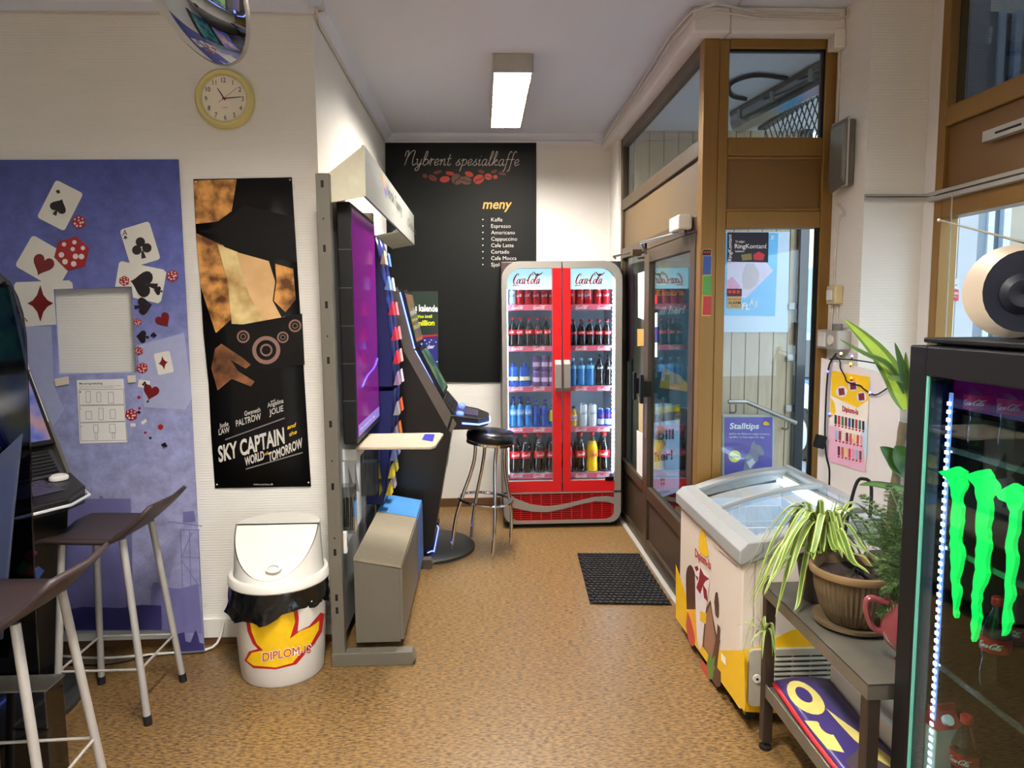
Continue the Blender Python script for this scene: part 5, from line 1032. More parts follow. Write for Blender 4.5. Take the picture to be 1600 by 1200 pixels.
# grille
gz0, gz1, gz2 = .035, zd-.012, 0
o = rr(FX1-FX0, gz1-gz0, (.09, 0, 0, .09), 8); iw = Yf(797, 790).x, Yf(959, 790).x; iz = Yf(797, 814).z, Yf(797, 770).z
i = rr(iw[1]-iw[0], iz[1]-iz[0], (.06, 0, 0, .06), 8); O = Vector((FX0, FY-.005, gz0)); I = Vector((iw[0], FY-.005, iz[0]))
MB().ring([O+U*a+V*b for a, b in o], [I+U*a+V*b for a, b in i], (0, .05, 0)).build('lower_panel', M_fg, fr)
MB().box(iw[0], iw[1], FY+.02, FY+.03, iz[0], iz[1]).build('grille_backing', M_black, fr)
mb = MB(); n = 82; wd = (iw[1]-iw[0])/n
for k in range(n):
    x = iw[0]+k*wd; t = k % 8; w2 = wd*.2 if t else wd*.9
    mb.box(x, x+w2, FY-.001, FY+.004, iz[0]+.004, iz[1])
for k in range(14): z = iz[0]+(iz[1]-iz[0])*k/14; mb.box(iw[0]+.004, iw[1]-.004, FY-.0005, FY+.0045, z, z+.003)
tag(mb.build('grille', M_fred, fr), kind='stuff')
up = [Yf(*p) for p in ((797, 773), (806, 779), (830, 788), (855, 791), (880, 788), (905, 782), (930, 776), (950, 775), (959, 777))]; dn_ = [Yf(*p) for p in ((959, 787), (950, 784), (930, 783), (905, 788), (880, 795), (855, 800), (830, 799), (806, 794), (797, 792))]
MB().prism([p+Vector((0, -.006, 0)) for p in up+dn_], (0, .006, 0)).build('wave_ribbon', M_fg, fr)
bx(fr, 'temperature_display', M_blackg, Yf(945, 748).x, Yf(959, 748).x, FY-.006, FY-.003, Yf(945, 751).z, Yf(945, 745).z, bevel=0)
# LED strips, shelves and shelf strips
led = MB()
for x in (FX0+.040, FX1-.050): MB().box(x-.004, x+.004, FY+.06, FY+.068, .40, 1.85).build('led_strip', emit('led_bar_white', (205, 228, 255), 42.), fr)
for k in range(46): z = .42+k*.031; led.box(FX1-.06, FX1-.052, FY+.054, FY+.060, z, z+.012)
tag(led.build('led_dot', emit('led_dot', (220, 240, 255), 50), fr), kind='stuff')
SH = []
M_strip = mat('strip_rose', (208, 92, 114), .4); slogo = MB(); 
for k, (yt, yb2) in enumerate(((476, 485), (541, 549), (604, 612), (668, 676), (740, 748))):
    z1, z0 = Yp(830, yt, FY+.085).z, Yp(830, yb2, FY+.085).z; SH.append(z1)
    sh = MB().box(FX0+.045, FX1-.045, FY+.09, 5.64, z1-.012, z1-.004).build('shelf', mat('shelf_wire', (186, 194, 204), .3, .4), fr)
    for s in (0, 1):
        xa, xb = (FX0+.05, xm-.02) if s == 0 else (xm+.02, FX1-.07)
        st_ = MB().box(xa, xb, FY+.082, FY+.088, z0, z1).build('price_strip', M_strip, sh)
        mb = MB()
        for px in ((799, 833) if s == 0 else (899, 933)):
            A = Yp(px, yb2-2, FY+.0815); B = Yp(px+20, yb2-2, FY+.0815); put_logo(mb, A, B, A+Vector((0, 0, (B-A).length*.8)))
        mb.build('lettering', M_ink_w, st_)
# ------------------------------------------------------------------ drinks
M_cola = mat('cola_dark', (22, 10, 8), .12, coat=.4); M_pet = glass('clear_bottle', (214, 220, 218), 1.4, 1.4, .02, .05); M_lblr = mat('label_red', (206, 22, 30), .4, var=.03); M_capr = mat('cap_red', (204, 30, 32), .4); M_lblk = mat('label_black', (16, 16, 18), .4)
M_canr = mat('can_red', (200, 16, 26), .3, .3); M_alu = mat('can_rim', (200, 202, 206), .25, .9); M_water = mat('water_blue', (36, 110, 176), .1, coat=.4); M_waterd = mat('water_deep', (20, 70, 150), .1, coat=.4); M_capb = mat('cap_blue', (24, 60, 170), .4); M_juice = mat('juice_yellow', (232, 176, 16), .15, coat=.3)
def wraplogo(mb, r, z, hgt, wid, a0, n=1):
    for k in range(n):
        c = a0+k*PI
        mb.add([((r+.0012)*math.sin(c+(x-.5)*wid/r), -(r+.0012)*math.cos(c+(x-.5)*wid/r), z+y*hgt/.42) for x, y in LOGO[0]], LOGO[1])
PROTO = {}
def drink(kind, name, cat, h, r, body, cap, label, lz, liq=.7, shape='bottle', logo=True, logom=None):
    t = bpy.data.objects.new(name, None); COL.objects.link(t); W[t.name] = Matrix.Identity(4); t['category'] = cat; t.empty_display_size = .05
    if shape == 'bottle':
        pr = [(r*.55, 0), (r*.9, .004), (r, .02*h/.22), (r*.98, h*.18), (r*.86, h*.32), (r*.96, h*.44), (r, h*.56), (r*.9, h*.66), (r*.6, h*.78), (r*.36, h*.86), (r*.34, h*.92)]
        mis = [0 if q[1] < h*liq else 1 for q in pr[:-1]]
        MB().lathe(pr, 18, mis=mis).build('body', [body, M_pet], t, smooth=True, local=True)
        MB().lathe([(r*.42, h*.915), (r*.44, h*.92), (r*.44, h*.99), (r*.4, h)], 14).build('cap', cap, t, smooth=True, local=True)
        if label:
            MB().lathe([(r*1.015, lz[0]*h), (r*1.03, lz[0]*h+.001), (r*1.03, lz[1]*h), (r*1.015, lz[1]*h)], 20, cap=False).build('label', label, t, smooth=True, local=True)
            if logo: mb = MB(); wraplogo(mb, r*1.03, (lz[0]+(lz[1]-lz[0])*.3)*h, (lz[1]-lz[0])*h*.5, r*1.7, 0); mb.build('lettering', logom or M_ink_w, t, local=True)
    elif shape == 'can':
        MB().lathe([(r*.8, 0), (r*.86, .002), (r, .01), (r, h-.012), (r*.88, h-.004)], 20).build('body', body, t, smooth=True, local=True)
        MB().lathe([(r*.88, h-.004), (r*.9, h), (r*.84, h), (r*.82, h-.003), (.001, h-.003)], 20, cap=False).build('lid', M_alu, t, smooth=True, local=True)
        MB().tube([(r*.1, 0, h-.001), (r*.45, .004, h), (r*.45, -.004, h), (r*.1, 0, h-.001)], .0012, 5).build('tab', M_alu, t, local=True)
        if logo: mb = MB(); wraplogo(mb, r, h*.55, h*.2, r*1.7, 0); mb.build('lettering', logom or M_ink_w, t, local=True)
        if label: MB().lathe([(r*1.005, lz[0]*h), (r*1.01, lz[0]*h+.001), (r*1.01, lz[1]*h), (r*1.005, lz[1]*h)], 20, cap=False).build('band', label, t, smooth=True, local=True)
    elif shape == 'pouch':
        g = []
        for j in range(9):
            v = j/8; z = h*.84*v; wx = r*(1.0-.15*v); dy = r*.55*math.sin(PI*min(1, .12+.88*(1-v)))*(1-v*.8)+.002
            g.append([Vector((wx*math.cos(a), -dy*math.sin(a), z)) for a in [2*PI*k/16 for k in range(17)]])
        MB().sheet(g).build('body', body, t, smooth=True, local=True)
        MB().lathe([(r*.32, 0), (r*.32, h*.1), (r*.2, h*.16)], 12, (0, 0, h*.83)).build('cap', cap, t, smooth=True, local=True)
        MB().lathe([(r*1.0, 0), (r*.98, h*.16)], 16, (0, 0, h*.26), sy=.56, cap=False).build('band', label, t, smooth=True, local=True)
    PROTO[kind] = [t, 0]
drink('can', 'soda_can', 'can', .112, .029, M_canr, None, None, (0, 0), shape='can')
drink('glass', 'soda_can', 'can', .112, .029, mat('can_pale', (206, 216, 224), .3, .2), None, None, (0, 0), shape='can', logom=mat('can_grey_ink', (120, 126, 140), .4))
drink('cola5', 'soda_bottle', 'bottle', .212, .031, M_cola, M_capr, M_lblr, (.42, .58), .64)
drink('cola_s', 'soda_bottle', 'bottle', .196, .029, M_cola, mat('crown_cap', (150, 40, 40), .4, .3), mat('label_dark_red', (176, 24, 30), .4), (.42, .56), .74)
drink('zero', 'soda_bottle', 'bottle', .232, .031, M_cola, M_black, M_lblk, (.5, .66), .8)
drink('water', 'water_bottle', 'bottle', .205, .030, M_water, mat('cap_clear', (150, 200, 226), .3), mat('label_water', (120, 176, 214), .4), (.62, .74), .72, logo=False)
drink('water2', 'water_bottle', 'bottle', .215, .030, M_water, M_capb, mat('label_bluewhite', (100, 150, 210), .4), (.42, .62), .7, logom=M_ink_w)
drink('sport', 'sport_bottle', 'bottle', .205, .030, M_waterd, M_capb, mat('label_deepblue', (30, 70, 170), .4), (.5, .66), .72, logo=False)
drink('sunny', 'sport_bottle', 'bottle', .205, .030, M_waterd, mat('cap_yellow', (222, 206, 60), .4), mat('label_yellow', (226, 200, 50), .4), (.2, .62), .6, logo=False)
drink('juice', 'juice_bottle', 'bottle', .15, .029, M_juice, M_lblk, M_paper, (.3, .58), .8, logom=M_red)
drink('big', 'soda_bottle', 'bottle', .295, .043, M_cola, M_capr, M_lblr, (.38, .56), .62)
drink('solo', 'soda_bottle', 'bottle', .30, .043, M_juice, M_capr, mat('label_orange', (232, 150, 20), .4), (.38, .56), .72, logo=False)
drink('energy', 'energy_can', 'can', .165, .031, mat('can_white', (206, 212, 216), .3, .3), None, None, (0, 0), shape='can', logom=mat('can_silver_ink', (120, 126, 130), .4))
drink('bull', 'energy_can', 'can', .13, .026, mat('can_blue', (24, 50, 150), .3, .4), None, mat('can_band', (206, 212, 226), .3, .4), (.1, .42), shape='can', logom=M_red)
drink('violet', 'soda_can', 'can', .112, .028, mat('can_violet', (110, 76, 130), .3, .3), None, mat('can_pink', (206, 176, 206), .4), (.3, .6), shape='can', logo=False)
drink('pouch', 'drink_pouch', 'pouch', .175, .042, mat('pouch_blue', (40, 90, 190), .25, .3, var=.3, scale=14), M_capb, mat('pouch_white', (222, 206, 150), .35, var=.3, scale=50), (0, 0), shape='pouch')
mb = MB(); 
lg = PROTO['solo'][0]; v, f, a0, a1 = glyphs('Solo', .03, .1); mb.add([(.0452*math.sin((p[0]-(a0+a1)/2)*.026/.0452), -.0452*math.cos((p[0]-(a0+a1)/2)*.026/.0452), .122+p[1]*.036) for p in v], f); mb.build('lettering', M_red, lg, local=True)
ORD = ['leftmost', 'second', 'third', 'fourth', 'fifth', 'sixth', 'seventh']
def put(kind, x, y, z, label, group, rz=0.):
    p = PROTO[kind]
    if p[1] == 0: o = p[0]; o.location = (x, y, z); o.rotation_euler = (0, 0, rz); o['label'] = label; W[o.name] = Matrix.Translation((x, y, z)); p[1] = 1
    else: o = copy_tree(p[0], (x, y, z), rz, label)
    o['group'] = group; return o
NM = {'can': 'red cola can', 'glass': 'pale soda can', 'cola5': 'cola bottle with red cap', 'cola_s': 'small cola bottle', 'zero': 'black capped cola bottle', 'water': 'clear blue water bottle', 'water2': 'blue capped water bottle', 'sport': 'deep blue sport bottle', 'sunny': 'yellow labelled sport bottle', 'juice': 'yellow juice bottle', 'big': 'large cola bottle', 'solo': 'large orange yellow soda bottle', 'energy': 'tall white energy can', 'bull': 'small blue and silver energy can', 'violet': 'violet soda can', 'pouch': 'blue drink pouch'}
SN = ['top shelf', 'second shelf down', 'middle shelf', 'fourth shelf down', 'bottom shelf']; SD = ['left', 'right']
rows = [([(799, 'glass'), (813.5, 'can'), (826, 'can'), (838.5, 'can'), (851, 'can'), (863, 'can')], [(893, 'can'), (905.5, 'can'), (918.5, 'can'), (933, 'can'), (946.5, 'can')]),
        ([(799, 'cola5'), (813.5, 'cola5'), (827.5, 'cola5'), (841.5, 'cola5'), (855.5, 'cola5')], [(896.5, 'cola_s'), (909.5, 'cola_s'), (922.5, 'cola_s'), (935.5, 'cola_s'), (949, 'cola_s')]),
        ([(800.5, 'pouch'), (820, 'pouch'), (838, 'violet'), (851, 'violet'), (863, 'violet')], [(895, 'water'), (908, 'water'), (922, 'water'), (937, 'zero'), (951, 'zero')]),
        ([(799, 'water2'), (812.5, 'water2'), (825.5, 'water2'), (838.5, 'sport'), (851.5, 'sport'), (864.5, 'sunny')], [(896, 'juice'), (911.5, 'energy'), (926, 'energy'), (939, 'bull'), (950.5, 'bull')]),
        ([(801, 'big'), (821, 'big'), (842, 'big'), (862.5, 'big')], [(887, 'big'), (906.5, 'big'), (925.5, 'solo'), (944.5, 'big')])]
for k, row in enumerate(rows):
    for s, items in enumerate(row):
        cnt = {}
        tot = {q: sum(1 for it in items if it[1] == q) for q in set(it[1] for it in items)}
        for px, q in items:
            y = FY+.145 if q != 'big' and q != 'solo' else FY+.155; x = Yp(px, 600, y).x; i = cnt.get(q, 0); cnt[q] = i+1
            o_ = '' if tot[q] == 1 else ORD[i]+' '
            tail = ', %son %s behind %s fridge door' % (o_.replace('leftmost', 'first'), SN[k], SD[s]); gp = NM[q]+'s in the fridge'; x = max(x, FX0+.05+(.043 if q in ('big', 'solo') else .032))
            if q == 'violet':
                put(q, x, y, SH[k]-.003, 'lower '+NM[q]+tail, gp); put(q, x, y, SH[k]-.003+.113, 'upper '+NM[q]+tail, gp)
            else: put(q, x, y, SH[k]-.003, NM[q]+tail, gp, random.uniform(-.5, .5))
            if q in ('cola5', 'cola_s', 'can', 'big', 'water2'):
                put(q, x+.006, y+(.085 if q != 'big' else .115), SH[k]-.003, 'second row '+NM[q]+tail, 'second row '+gp, random.uniform(-.5, .5))
# ================================================================== STICKERS ON THE PILLAR, DOOR MAT
pk = thing('height_sticker', 'blue green and red strip sticker on the bronze pillar', 'sticker', (1.1, YP-.001, 1.57)); S0 = onY(YP-.0008); S1 = onY(YP-.0022)
fprint(pk, 'backing', mat('gold_edge', (196, 160, 70), .4), [(1098.5, 389), (1112, 389), (1110.5, 494), (1096, 494)], S0)
for c, y0, y1 in (((30, 20, 18), 390, 399), ((44, 76, 150), 400, 429), ((78, 150, 66), 431, 461), ((176, 40, 44), 463, 492)): fprint(pk, 'field', mat('field_%d' % c[1], c, .4), [(1099.2, y0), (1111.4, y0), (1110.6, y1), (1097.8, y1)], S1)
mb = MB()
for k in range(3): c = onY(YP-.0036)(1101.5+k*3.6, 394); mb.prism([c+Vector((.0045*math.cos(a*PI/4), 0, .0045*math.sin(a*PI/4))) for a in range(8)], (0, -.0004, 0))
mb.build('dot', MATS['signal_red_print'], pk)
mt = thing('door_mat', 'black rubber link door mat on the floor before the entrance', 'door mat', (.82, 4.15, 0))
a, b, c, d = Zp(902, 863, .012), Zp(1020, 863, .012), Zp(1050, 943, .012), Zp(922, 941, .012); b.x = min(b.x, 1.02); c.x = min(c.x, 1.02)
mb = MB(); nU, nV = 15, 22
for j in range(nV):
    for i in range(nU):
        u = (i+(.5 if j % 2 else 0))/nU; v = j/nV
        if u+.8/nU > 1: continue
        P = lambda uu, vv_: a.lerp(b, uu).lerp(d.lerp(c, uu), vv_)
        pts = [P(u+dx/nU, v+dy/nV) for dx, dy in ((.0, .5), (.14, .95), (.5, 1.12), (.86, .95), (1.0, .5), (.5, .28))]
        mb.prism([Vector((p.x, p.y, .004)) for p in pts], (0, 0, .009))
tag(mb.build('rubber_link', M_dark, mt), kind='stuff')
MB().prism([Vector((p.x, p.y, 0.0005)) for p in (a, b, c, d)], (0, 0, .004)).build('base_web', M_black, mt)

# ================================================================== ICE CREAM FREEZER
X0, X1, Y0, Y1 = .968, 1.50, 2.545, 3.375
fz = thing('ice_cream_freezer', 'white and yellow ice cream chest freezer with sloping glass lids', 'freezer', ((X0+X1)/2, (Y0+Y1)/2, 0))
M_fzw = mat('freezer_white', (218, 206, 192), .35, var=.02); M_fzg = mat('freezer_rim', (150, 152, 150), .4, var=.03); M_fzi = mat('freezer_ice', (216, 228, 240), .45, var=.06, scale=20, bump=.3, bscale=60); M_fzy = mat('freezer_yellow', (234, 186, 14), .35, var=.02)
zf, zb = .70, .80; t_ = .05
mb = MB().box(X0, X0+t_, Y0, Y1, .075, zf).hexa([(X1-t_, Y0, .075), (X1, Y0, .075), (X1, Y1, .075), (X1-t_, Y1, .075), (X1-t_, Y0, zb), (X1, Y0, zb), (X1, Y1, zb), (X1-t_, Y1, zb)])
for y in (Y0, Y1-t_): mb.prism([(X0+t_, y, .075), (X1-t_, y, .075), (X1-t_, y, zb-.01), (X0+t_, y, zf)], (0, t_, 0))
mb.box(X0+t_, X1-t_, Y0+t_, Y1-t_, .075, .30); mb.build('body', M_fzw, fz, bevel=.006)
mb = MB().box(X0+t_, X1-t_, Y0+t_, Y1-t_, .30, .306)
for x in (X0+t_, X1-t_-.004): mb.box(x, x+.004, Y0+t_, Y1-t_, .306, zf-.01)
for y in (Y0+t_, Y1-t_-.004): mb.box(X0+t_+.004, X1-t_-.004, y, y+.004, .306, zf-.01)
mb.build('frosted_lining', M_fzi, fz)
# rim: arched frame
def arch(x): t = (x-X0)/(X1-X0); return .715+.115*math.sin(PI*.5*min(1, max(0, t))**.9)
def arched(xa, xb, y0, y1, th, zoff=0., n=12):
    mb = MB(); xs = [xa+(xb-xa)*k/n for k in range(n+1)]
    lo = [Vector((x, y0, arch(x)+zoff-th)) for x in xs]; hi = [Vector((x, y0, arch(x)+zoff)) for x in xs]
    mb.prism(lo+hi[::-1], (0, y1-y0, 0)); return mb
for y0, y1 in ((Y0-.018, Y0+.05), (Y1-.05, Y1+.018)): arched(X0-.01, X1+.015, y0, y1, .075).build('rim_end', M_fzg, fz, smooth=True, bevel=.01)
MB().prism([(X0-.02, Y0-.021, .655), (X0-.02, Y0-.021, .705), (X0+.012, Y0-.021, .735), (X0+.07, Y0-.021, .742), (X0+.07, Y0-.021, .70), (X0+.0, Y0-.021, .655)], (0, Y1-Y0+.042, 0)).build('rim_front', M_fzg, fz, bevel=.004)
MB().box(X1-.03, X1+.015, Y0-.018, Y1+.018, .76, .835).build('rim_back', M_fzg, fz, bevel=.01)
M_lid = glass('freezer_glass', (232, 242, 248), 1.45, 1.1)
ym = Y0+(Y1-Y0)*.5
for y0, y1, z in ((Y0+.045, ym+.02, .004), (ym-.02, Y1-.045, -.012)):
    xs = [X0+.065+(X1-.03-X0-.065)*k/12 for k in range(13)]
    ld = MB().sheet([[Vector((x, y, arch(x)+z)) for y in (y0, y1)] for x in xs]).build('glass_lid', M_lid, fz, smooth=True)
    mb = MB()
    for y in ((y1-.022,) if z > 0 else (y1-.012,)):
        lo = [Vector((x, y, arch(x)+z-.008)) for x in xs]; hi = [Vector((x, y, arch(x)+z+.010)) for x in xs]; mb.prism(lo+hi[::-1], (0, .022, 0))
    mb.build('lid_frame', M_fzg, ld, smooth=True)
MB().box(X1-.12, X1-.05, Y0+.03, Y0+.045, arch(X1-.1)+.002, arch(X1-.1)+.024).build('lid_grip', M_grey, fz, bevel=.004)
MB().cyl((X1-.075, Y0+.07, .775), (X1-.075, Y1-.07, .775), .013).build('light_tube', emit('freezer_tube', (226, 240, 255), 9.), fz)
# wire baskets
mb = MB(); bx0, bx1, by0, by1, bz0, bz1 = X0+.065, X1-.075, Y0+.08, Y1-.08, .42, .655
for z in (bz0, .5, .58, bz1):
    mb.tube([(bx0, by0, z), (bx1, by0, z), (bx1, by1, z), (bx0, by1, z)], .0026, 5, True)
for k in range(21):
    y = by0+(by1-by0)*k/20
    for x in (bx0, bx1): mb.tube([(x, y, bz0), (x, y, bz1)], .0016, 4)
    mb.tube([(bx0, y, bz0), (bx1, y, bz0)], .0016, 4)
for k in range(13):
    x = bx0+(bx1-bx0)*k/12
    for y in (by0, (by0+by1)/2, by1): mb.tube([(x, y, bz0), (x, y, bz1)], .0016, 4)
mb.tube([(bx0, (by0+by1)/2, bz1), (bx1, (by0+by1)/2, bz1)], .003, 5)
bk = mb.build('wire_basket', M_ink_w, fz)
IC = [(232, 190, 40), (206, 60, 60), (90, 60, 40), (240, 226, 200), (120, 160, 210), (226, 120, 150)]
for k in range(14):
    x = bx0+.05+(k % 4)*.1; y = by0+.06+(k//4)*.16; c = IC[k % 6]
    ic = MB().hexa([(x, y, .425), (x+.055, y+.01, .425), (x+.05, y+.13, .425), (x-.005, y+.12, .425), (x+.005, y+.005, .448), (x+.05, y+.012, .448), (x+.046, y+.125, .448), (x, y+.115, .448)]).build('ice_cream_pack', mat('pack_%d_%d' % (c[0], c[1]), c, .35, var=.2, scale=60), bevel=.005)
    tag(ic, 'wrapped ice cream pack in the freezer, %s row, %s place from the aisle' % (['nearest', 'second', 'third', 'farthest'][k//4], ['first', 'second', 'third', 'fourth'][k % 4]), 'ice cream', 'ice creams in the freezer basket')
# prints on the aisle side (X = X0) and on the end facing the viewer (Y = Y0)
def FS(lv): return lambda px, py: Xp(px, py, X0-.0006-.0007*lv)
def fs(name, m, pts, lv): return MB().prism([FS(lv)(a, b) for a, b in pts], (-.0004, 0, 0)).build(name, m, fz)
SP = lambda pts, k=4: [(p.x, p.y) for p in spline([(a, b, 0) for a, b in pts], k)]
fs('print', M_fzy, SP([(1056, 882), (1064, 905), (1074, 940), (1084, 985), (1095, 1000)])+SP([(1095, 1000), (1112, 1014), (1128, 1016), (1163, 1016)])[1:]+[(1164, 1112), (1150, 1098), (1100, 1028), (1056, 965)], 0)
M_choc = mat('chocolate_print', (78, 44, 34), .35, var=.15, scale=40); M_vio = mat('wine_print', (140, 24, 44), .4); M_cream_ = mat('cream_print', (226, 216, 216), .4, var=.05); M_straw = mat('strawberry_print', (196, 66, 56), .4, var=.15, scale=60); M_leafp = mat('leaf_print', (92, 130, 50), .4)
fs('print', M_choc, SP([(1073, 952), (1072, 900), (1076, 884), (1082, 886), (1087, 905), (1088, 952)]), 1); fs('print', mat('wafer_print', (236, 170, 40), .4), [(1075, 952), (1088, 952), (1099, 992), (1098, 1014), (1082, 990)], 1)
fs('print', M_cream_, SP([(1086, 900), (1088, 884), (1096, 888), (1108, 900), (1106, 930), (1102, 960), (1096, 1012), (1090, 1004), (1087, 950)]), 2)
for pts in ([(1085, 886), (1090, 884), (1092, 890), (1088, 893)], [(1094, 886), (1100, 898), (1108, 904), (1102, 908), (1098, 916), (1094, 928), (1088, 918), (1092, 906)], [(1098, 912), (1104, 922), (1106, 940), (1100, 934)], [(1086, 898), (1091, 902), (1090, 908)]): fs('print', M_vio, pts, 3)
fs('print', M_fzy, [(1094, 955), (1104, 958), (1103, 975), (1094, 970)], 3)
fs('print', M_choc, [(1103, 950), (1110, 938), (1113, 960), (1118, 985), (1124, 1005), (1120, 1048), (1104, 1018), (1098, 1010)], 1.5); fs('print', mat('milk_choc_print', (150, 106, 84), .4), [(1104, 960), (1110, 945), (1118, 1000), (1112, 1030), (1100, 1010)], 2)
mb = MB()
for pts in ([(1118, 926), (1121, 925), (1123, 945), (1122, 966), (1118, 962), (1116, 940)], [(1121, 975), (1125, 980), (1124, 1000), (1126, 1004), (1120, 1002)]): fs('print', M_choc, pts, 2.5)
fs('print', M_straw, SP([(1074, 955), (1080, 970), (1086, 1000), (1082, 1010), (1076, 1000), (1072, 978)]), 1.2); fs('print', M_straw, [(1096, 1030), (1104, 1040), (1112, 1056), (1106, 1062), (1096, 1045)], 3); fs('print', M_leafp, [(1104, 1040), (1108, 1018), (1112, 1030), (1118, 1024), (1114, 1060), (1108, 1062)], 3.5); fs('print', M_choc, [(1118, 1040), (1126, 1050), (1126, 1072), (1120, 1074), (1112, 1062)], 3)
fs('sticker', M_paper, [(1127, 1020), (1134, 1028), (1134, 1040), (1127, 1031)], 2)
fs('print', M_yel, SP([(1092, 846), (1096, 828), (1101, 832), (1104, 850), (1107, 868), (1098, 868), (1092, 860)]), 2)
mb = MB(); put_text(mb, 'Diplom-Is', FS(4)(1086, 869), FS(4)(1110, 890), FS(4)(1086, 856), .02); mb.build('lettering', M_red, fz)
fs('scratch', M_blk, [(1124, 860), (1153, 886), (1153, 887), (1124, 861)], 1)
FE = lambda lv: (lambda px, py: Yp(px, py, Y0-.0006-.0007*lv))
MB().prism([FE(0)(*p) for p in SP([(1163, 1014), (1190, 1008), (1215, 995), (1240, 984), (1262, 984), (1300, 1000)])+[(1340, 1012), (1340, 1120), (1165, 1112)]], (0, -.0004, 0)).build('print', M_fzy, fz)
# vent grille on the end
g0, g1 = FE(0)(1166, 1112), FE(0)(1345, 1008)
gx0, gx1, gz0, gz1 = g0.x, min(g1.x, X1-.015), .095, g1.z
vg = MB().ring([Vector((gx0+a, Y0-.018, gz0+b)) for a, b in rr(gx1-gx0, gz1-gz0, .02, 5)], [Vector((gx0+.055+a, Y0-.018, gz0+.035+b)) for a, b in rr(gx1-gx0-.075, gz1-gz0-.06, .008, 5)], (0, .017, 0)).build('vent_frame', mat('vent_grey', (176, 172, 156), .45), fz, smooth=True)
MB().box(gx0+.05, gx1-.015, Y0-.003, Y0-.0015, gz0+.03, gz1-.02).build('vent_back', mat('vent_dark', (74, 68, 60), .6), vg)
for k in range(8): z = gz0+.045+k*(gz1-gz0-.085)/7; MB().tube([(gx0+.045, Y0-.014, z), (gx1-.02, Y0-.014, z)], .007, 8).build('slat', MATS['vent_grey'], vg, smooth=True)
for k in range(5): x = gx0+.1+k*(gx1-gx0-.16)/4; MB().box(x-.003, x+.003, Y0-.012, Y0-.004, gz0+.035, gz1-.025).build('mullion', MATS['vent_grey'], vg)
MB().cyl((gx0+.03, Y0-.024, (gz0+gz1)/2-.0), (gx0+.03, Y0-.018, (gz0+gz1)/2), .016, 16).build('lock', M_plw, vg); MB().cyl((gx0+.03, Y0-.026, (gz0+gz1)/2-.0), (gx0+.03, Y0-.022, (gz0+gz1)/2), .005, 10).build('keyhole', M_black, vg)
for x in (X0+.06, X1-.06):
    for y in (Y0+.06, Y1-.06):
        cs = MB().cyl((x-.012, y, .028), (x+.012, y, .028), .028, 16).build('caster', M_dark, fz, smooth=True); MB().box(x-.022, x+.022, y-.025, y+.025, .055, .075).box(x-.018, x-.013, y-.012, y+.012, .02, .06).box(x+.013, x+.018, y-.012, y+.012, .02, .06).build('fork', M_steel, cs)

# ================================================================== STEEL TABLE
tb = thing('steel_table', 'low steel side table with plants on top and signs on its shelf', 'table', (1.22, 2.05, 0)); TZ = .62
c1, c2 = Zp(1197, 913, TZ), Zp(1388, 1083, TZ); tx0, tx1 = 1.0, 1.47; ty0, ty1 = 1.73, c1.y+.02
MB().box(tx0, tx1, ty0, ty1, TZ-.006, TZ).box(tx0, tx0+.004, ty0, ty1, TZ-.045, TZ).box(tx1-.004, tx1, ty0, ty1, TZ-.045, TZ).box(tx0, tx1, ty0, ty0+.004, TZ-.045, TZ).box(tx0, tx1, ty1-.004, ty1, TZ-.045, TZ).box(tx0, tx0+.035, ty1-.004, ty1, TZ, TZ+.025).build('top', mat('worn_steel', (122, 117, 106), .34, .6, var=.16, scale=9), tb, bevel=.002)
MB().box(tx0+.01, tx1-.01, ty0+.01, ty1-.01, .235, .243).box(tx0+.006, tx0+.01, ty0+.01, ty1-.01, .205, .255).box(tx1-.01, tx1-.006, ty0+.01, ty1-.01, .205, .245).build('lower_shelf', MATS['worn_steel'], tb, bevel=.002)
M_tl = mat('table_leg', (70, 60, 52), .4, .6)
for x in (tx0+.002, tx1-.04):
    for y in (ty0+.002, ty1-.04):
        lg_ = MB().box(x, x+.036, y, y+.036, .03, TZ-.006).build('leg', M_tl, tb, bevel=.003); MB().lathe([(.022, 0), (.022, .01), (.009, .014), (.009, .032)], 16, (x+.018, y+.018, 0)).build('levelling_foot', M_dark, lg_, smooth=True)
# signs lying on the lower shelf
fs_ = thing('folded_sign', 'curled violet and yellow printed sign on the lower table shelf', 'sign', (1.15, 2.0, .246))
x0s, x1s, y0s, y1s = 1.03, 1.225, 1.75, 2.37
def sgn(u, v, lv=0.): x = x0s+(x1s-x0s)*u; y = y0s+(y1s-y0s)*v; return Vector((x, y, .262+.055*max(0, v-.55)**1.3+.008*math.sin(PI*u)*(.4+v)+lv*.0009))
MB().sheet([[sgn(u/8, v/12) for u in range(9)] for v in range(13)]).build('sheet', mat('sign_violet', (62, 48, 112), .3, var=.05), fs_, smooth=True, solid=.003)
MB().sheet([[sgn(u/8, v/12)+Vector((-.012, .0, -.009)) for u in range(3)] for v in range(13)]).build('under_sheet', M_red, fs_, smooth=True, solid=.002)
def sprint(name, m, pts, lv=2.5):
    me = bmesh.new(); me.faces.new([me.verts.new((a, b, 0)) for a, b in pts])
    for k in range(1, 12): bmesh.ops.bisect_plane(me, geom=me.verts[:]+me.edges[:]+me.faces[:], plane_co=(0, k/12, 0), plane_no=(0, 1, 0))
    for k in range(1, 8): bmesh.ops.bisect_plane(me, geom=me.verts[:]+me.edges[:]+me.faces[:], plane_co=(k/8, 0, 0), plane_no=(1, 0, 0))
    bmesh.ops.triangulate(me, faces=me.faces[:]); me.verts.index_update(); MB().add([sgn(q.co.x, q.co.y, lv) for q in me.verts], [tuple(w_.index for w_ in g.verts) for g in me.faces]).build(name, m, fs_, smooth=True); me.free()
M_sy = mat('sign_yellow', (222, 206, 116), .35)
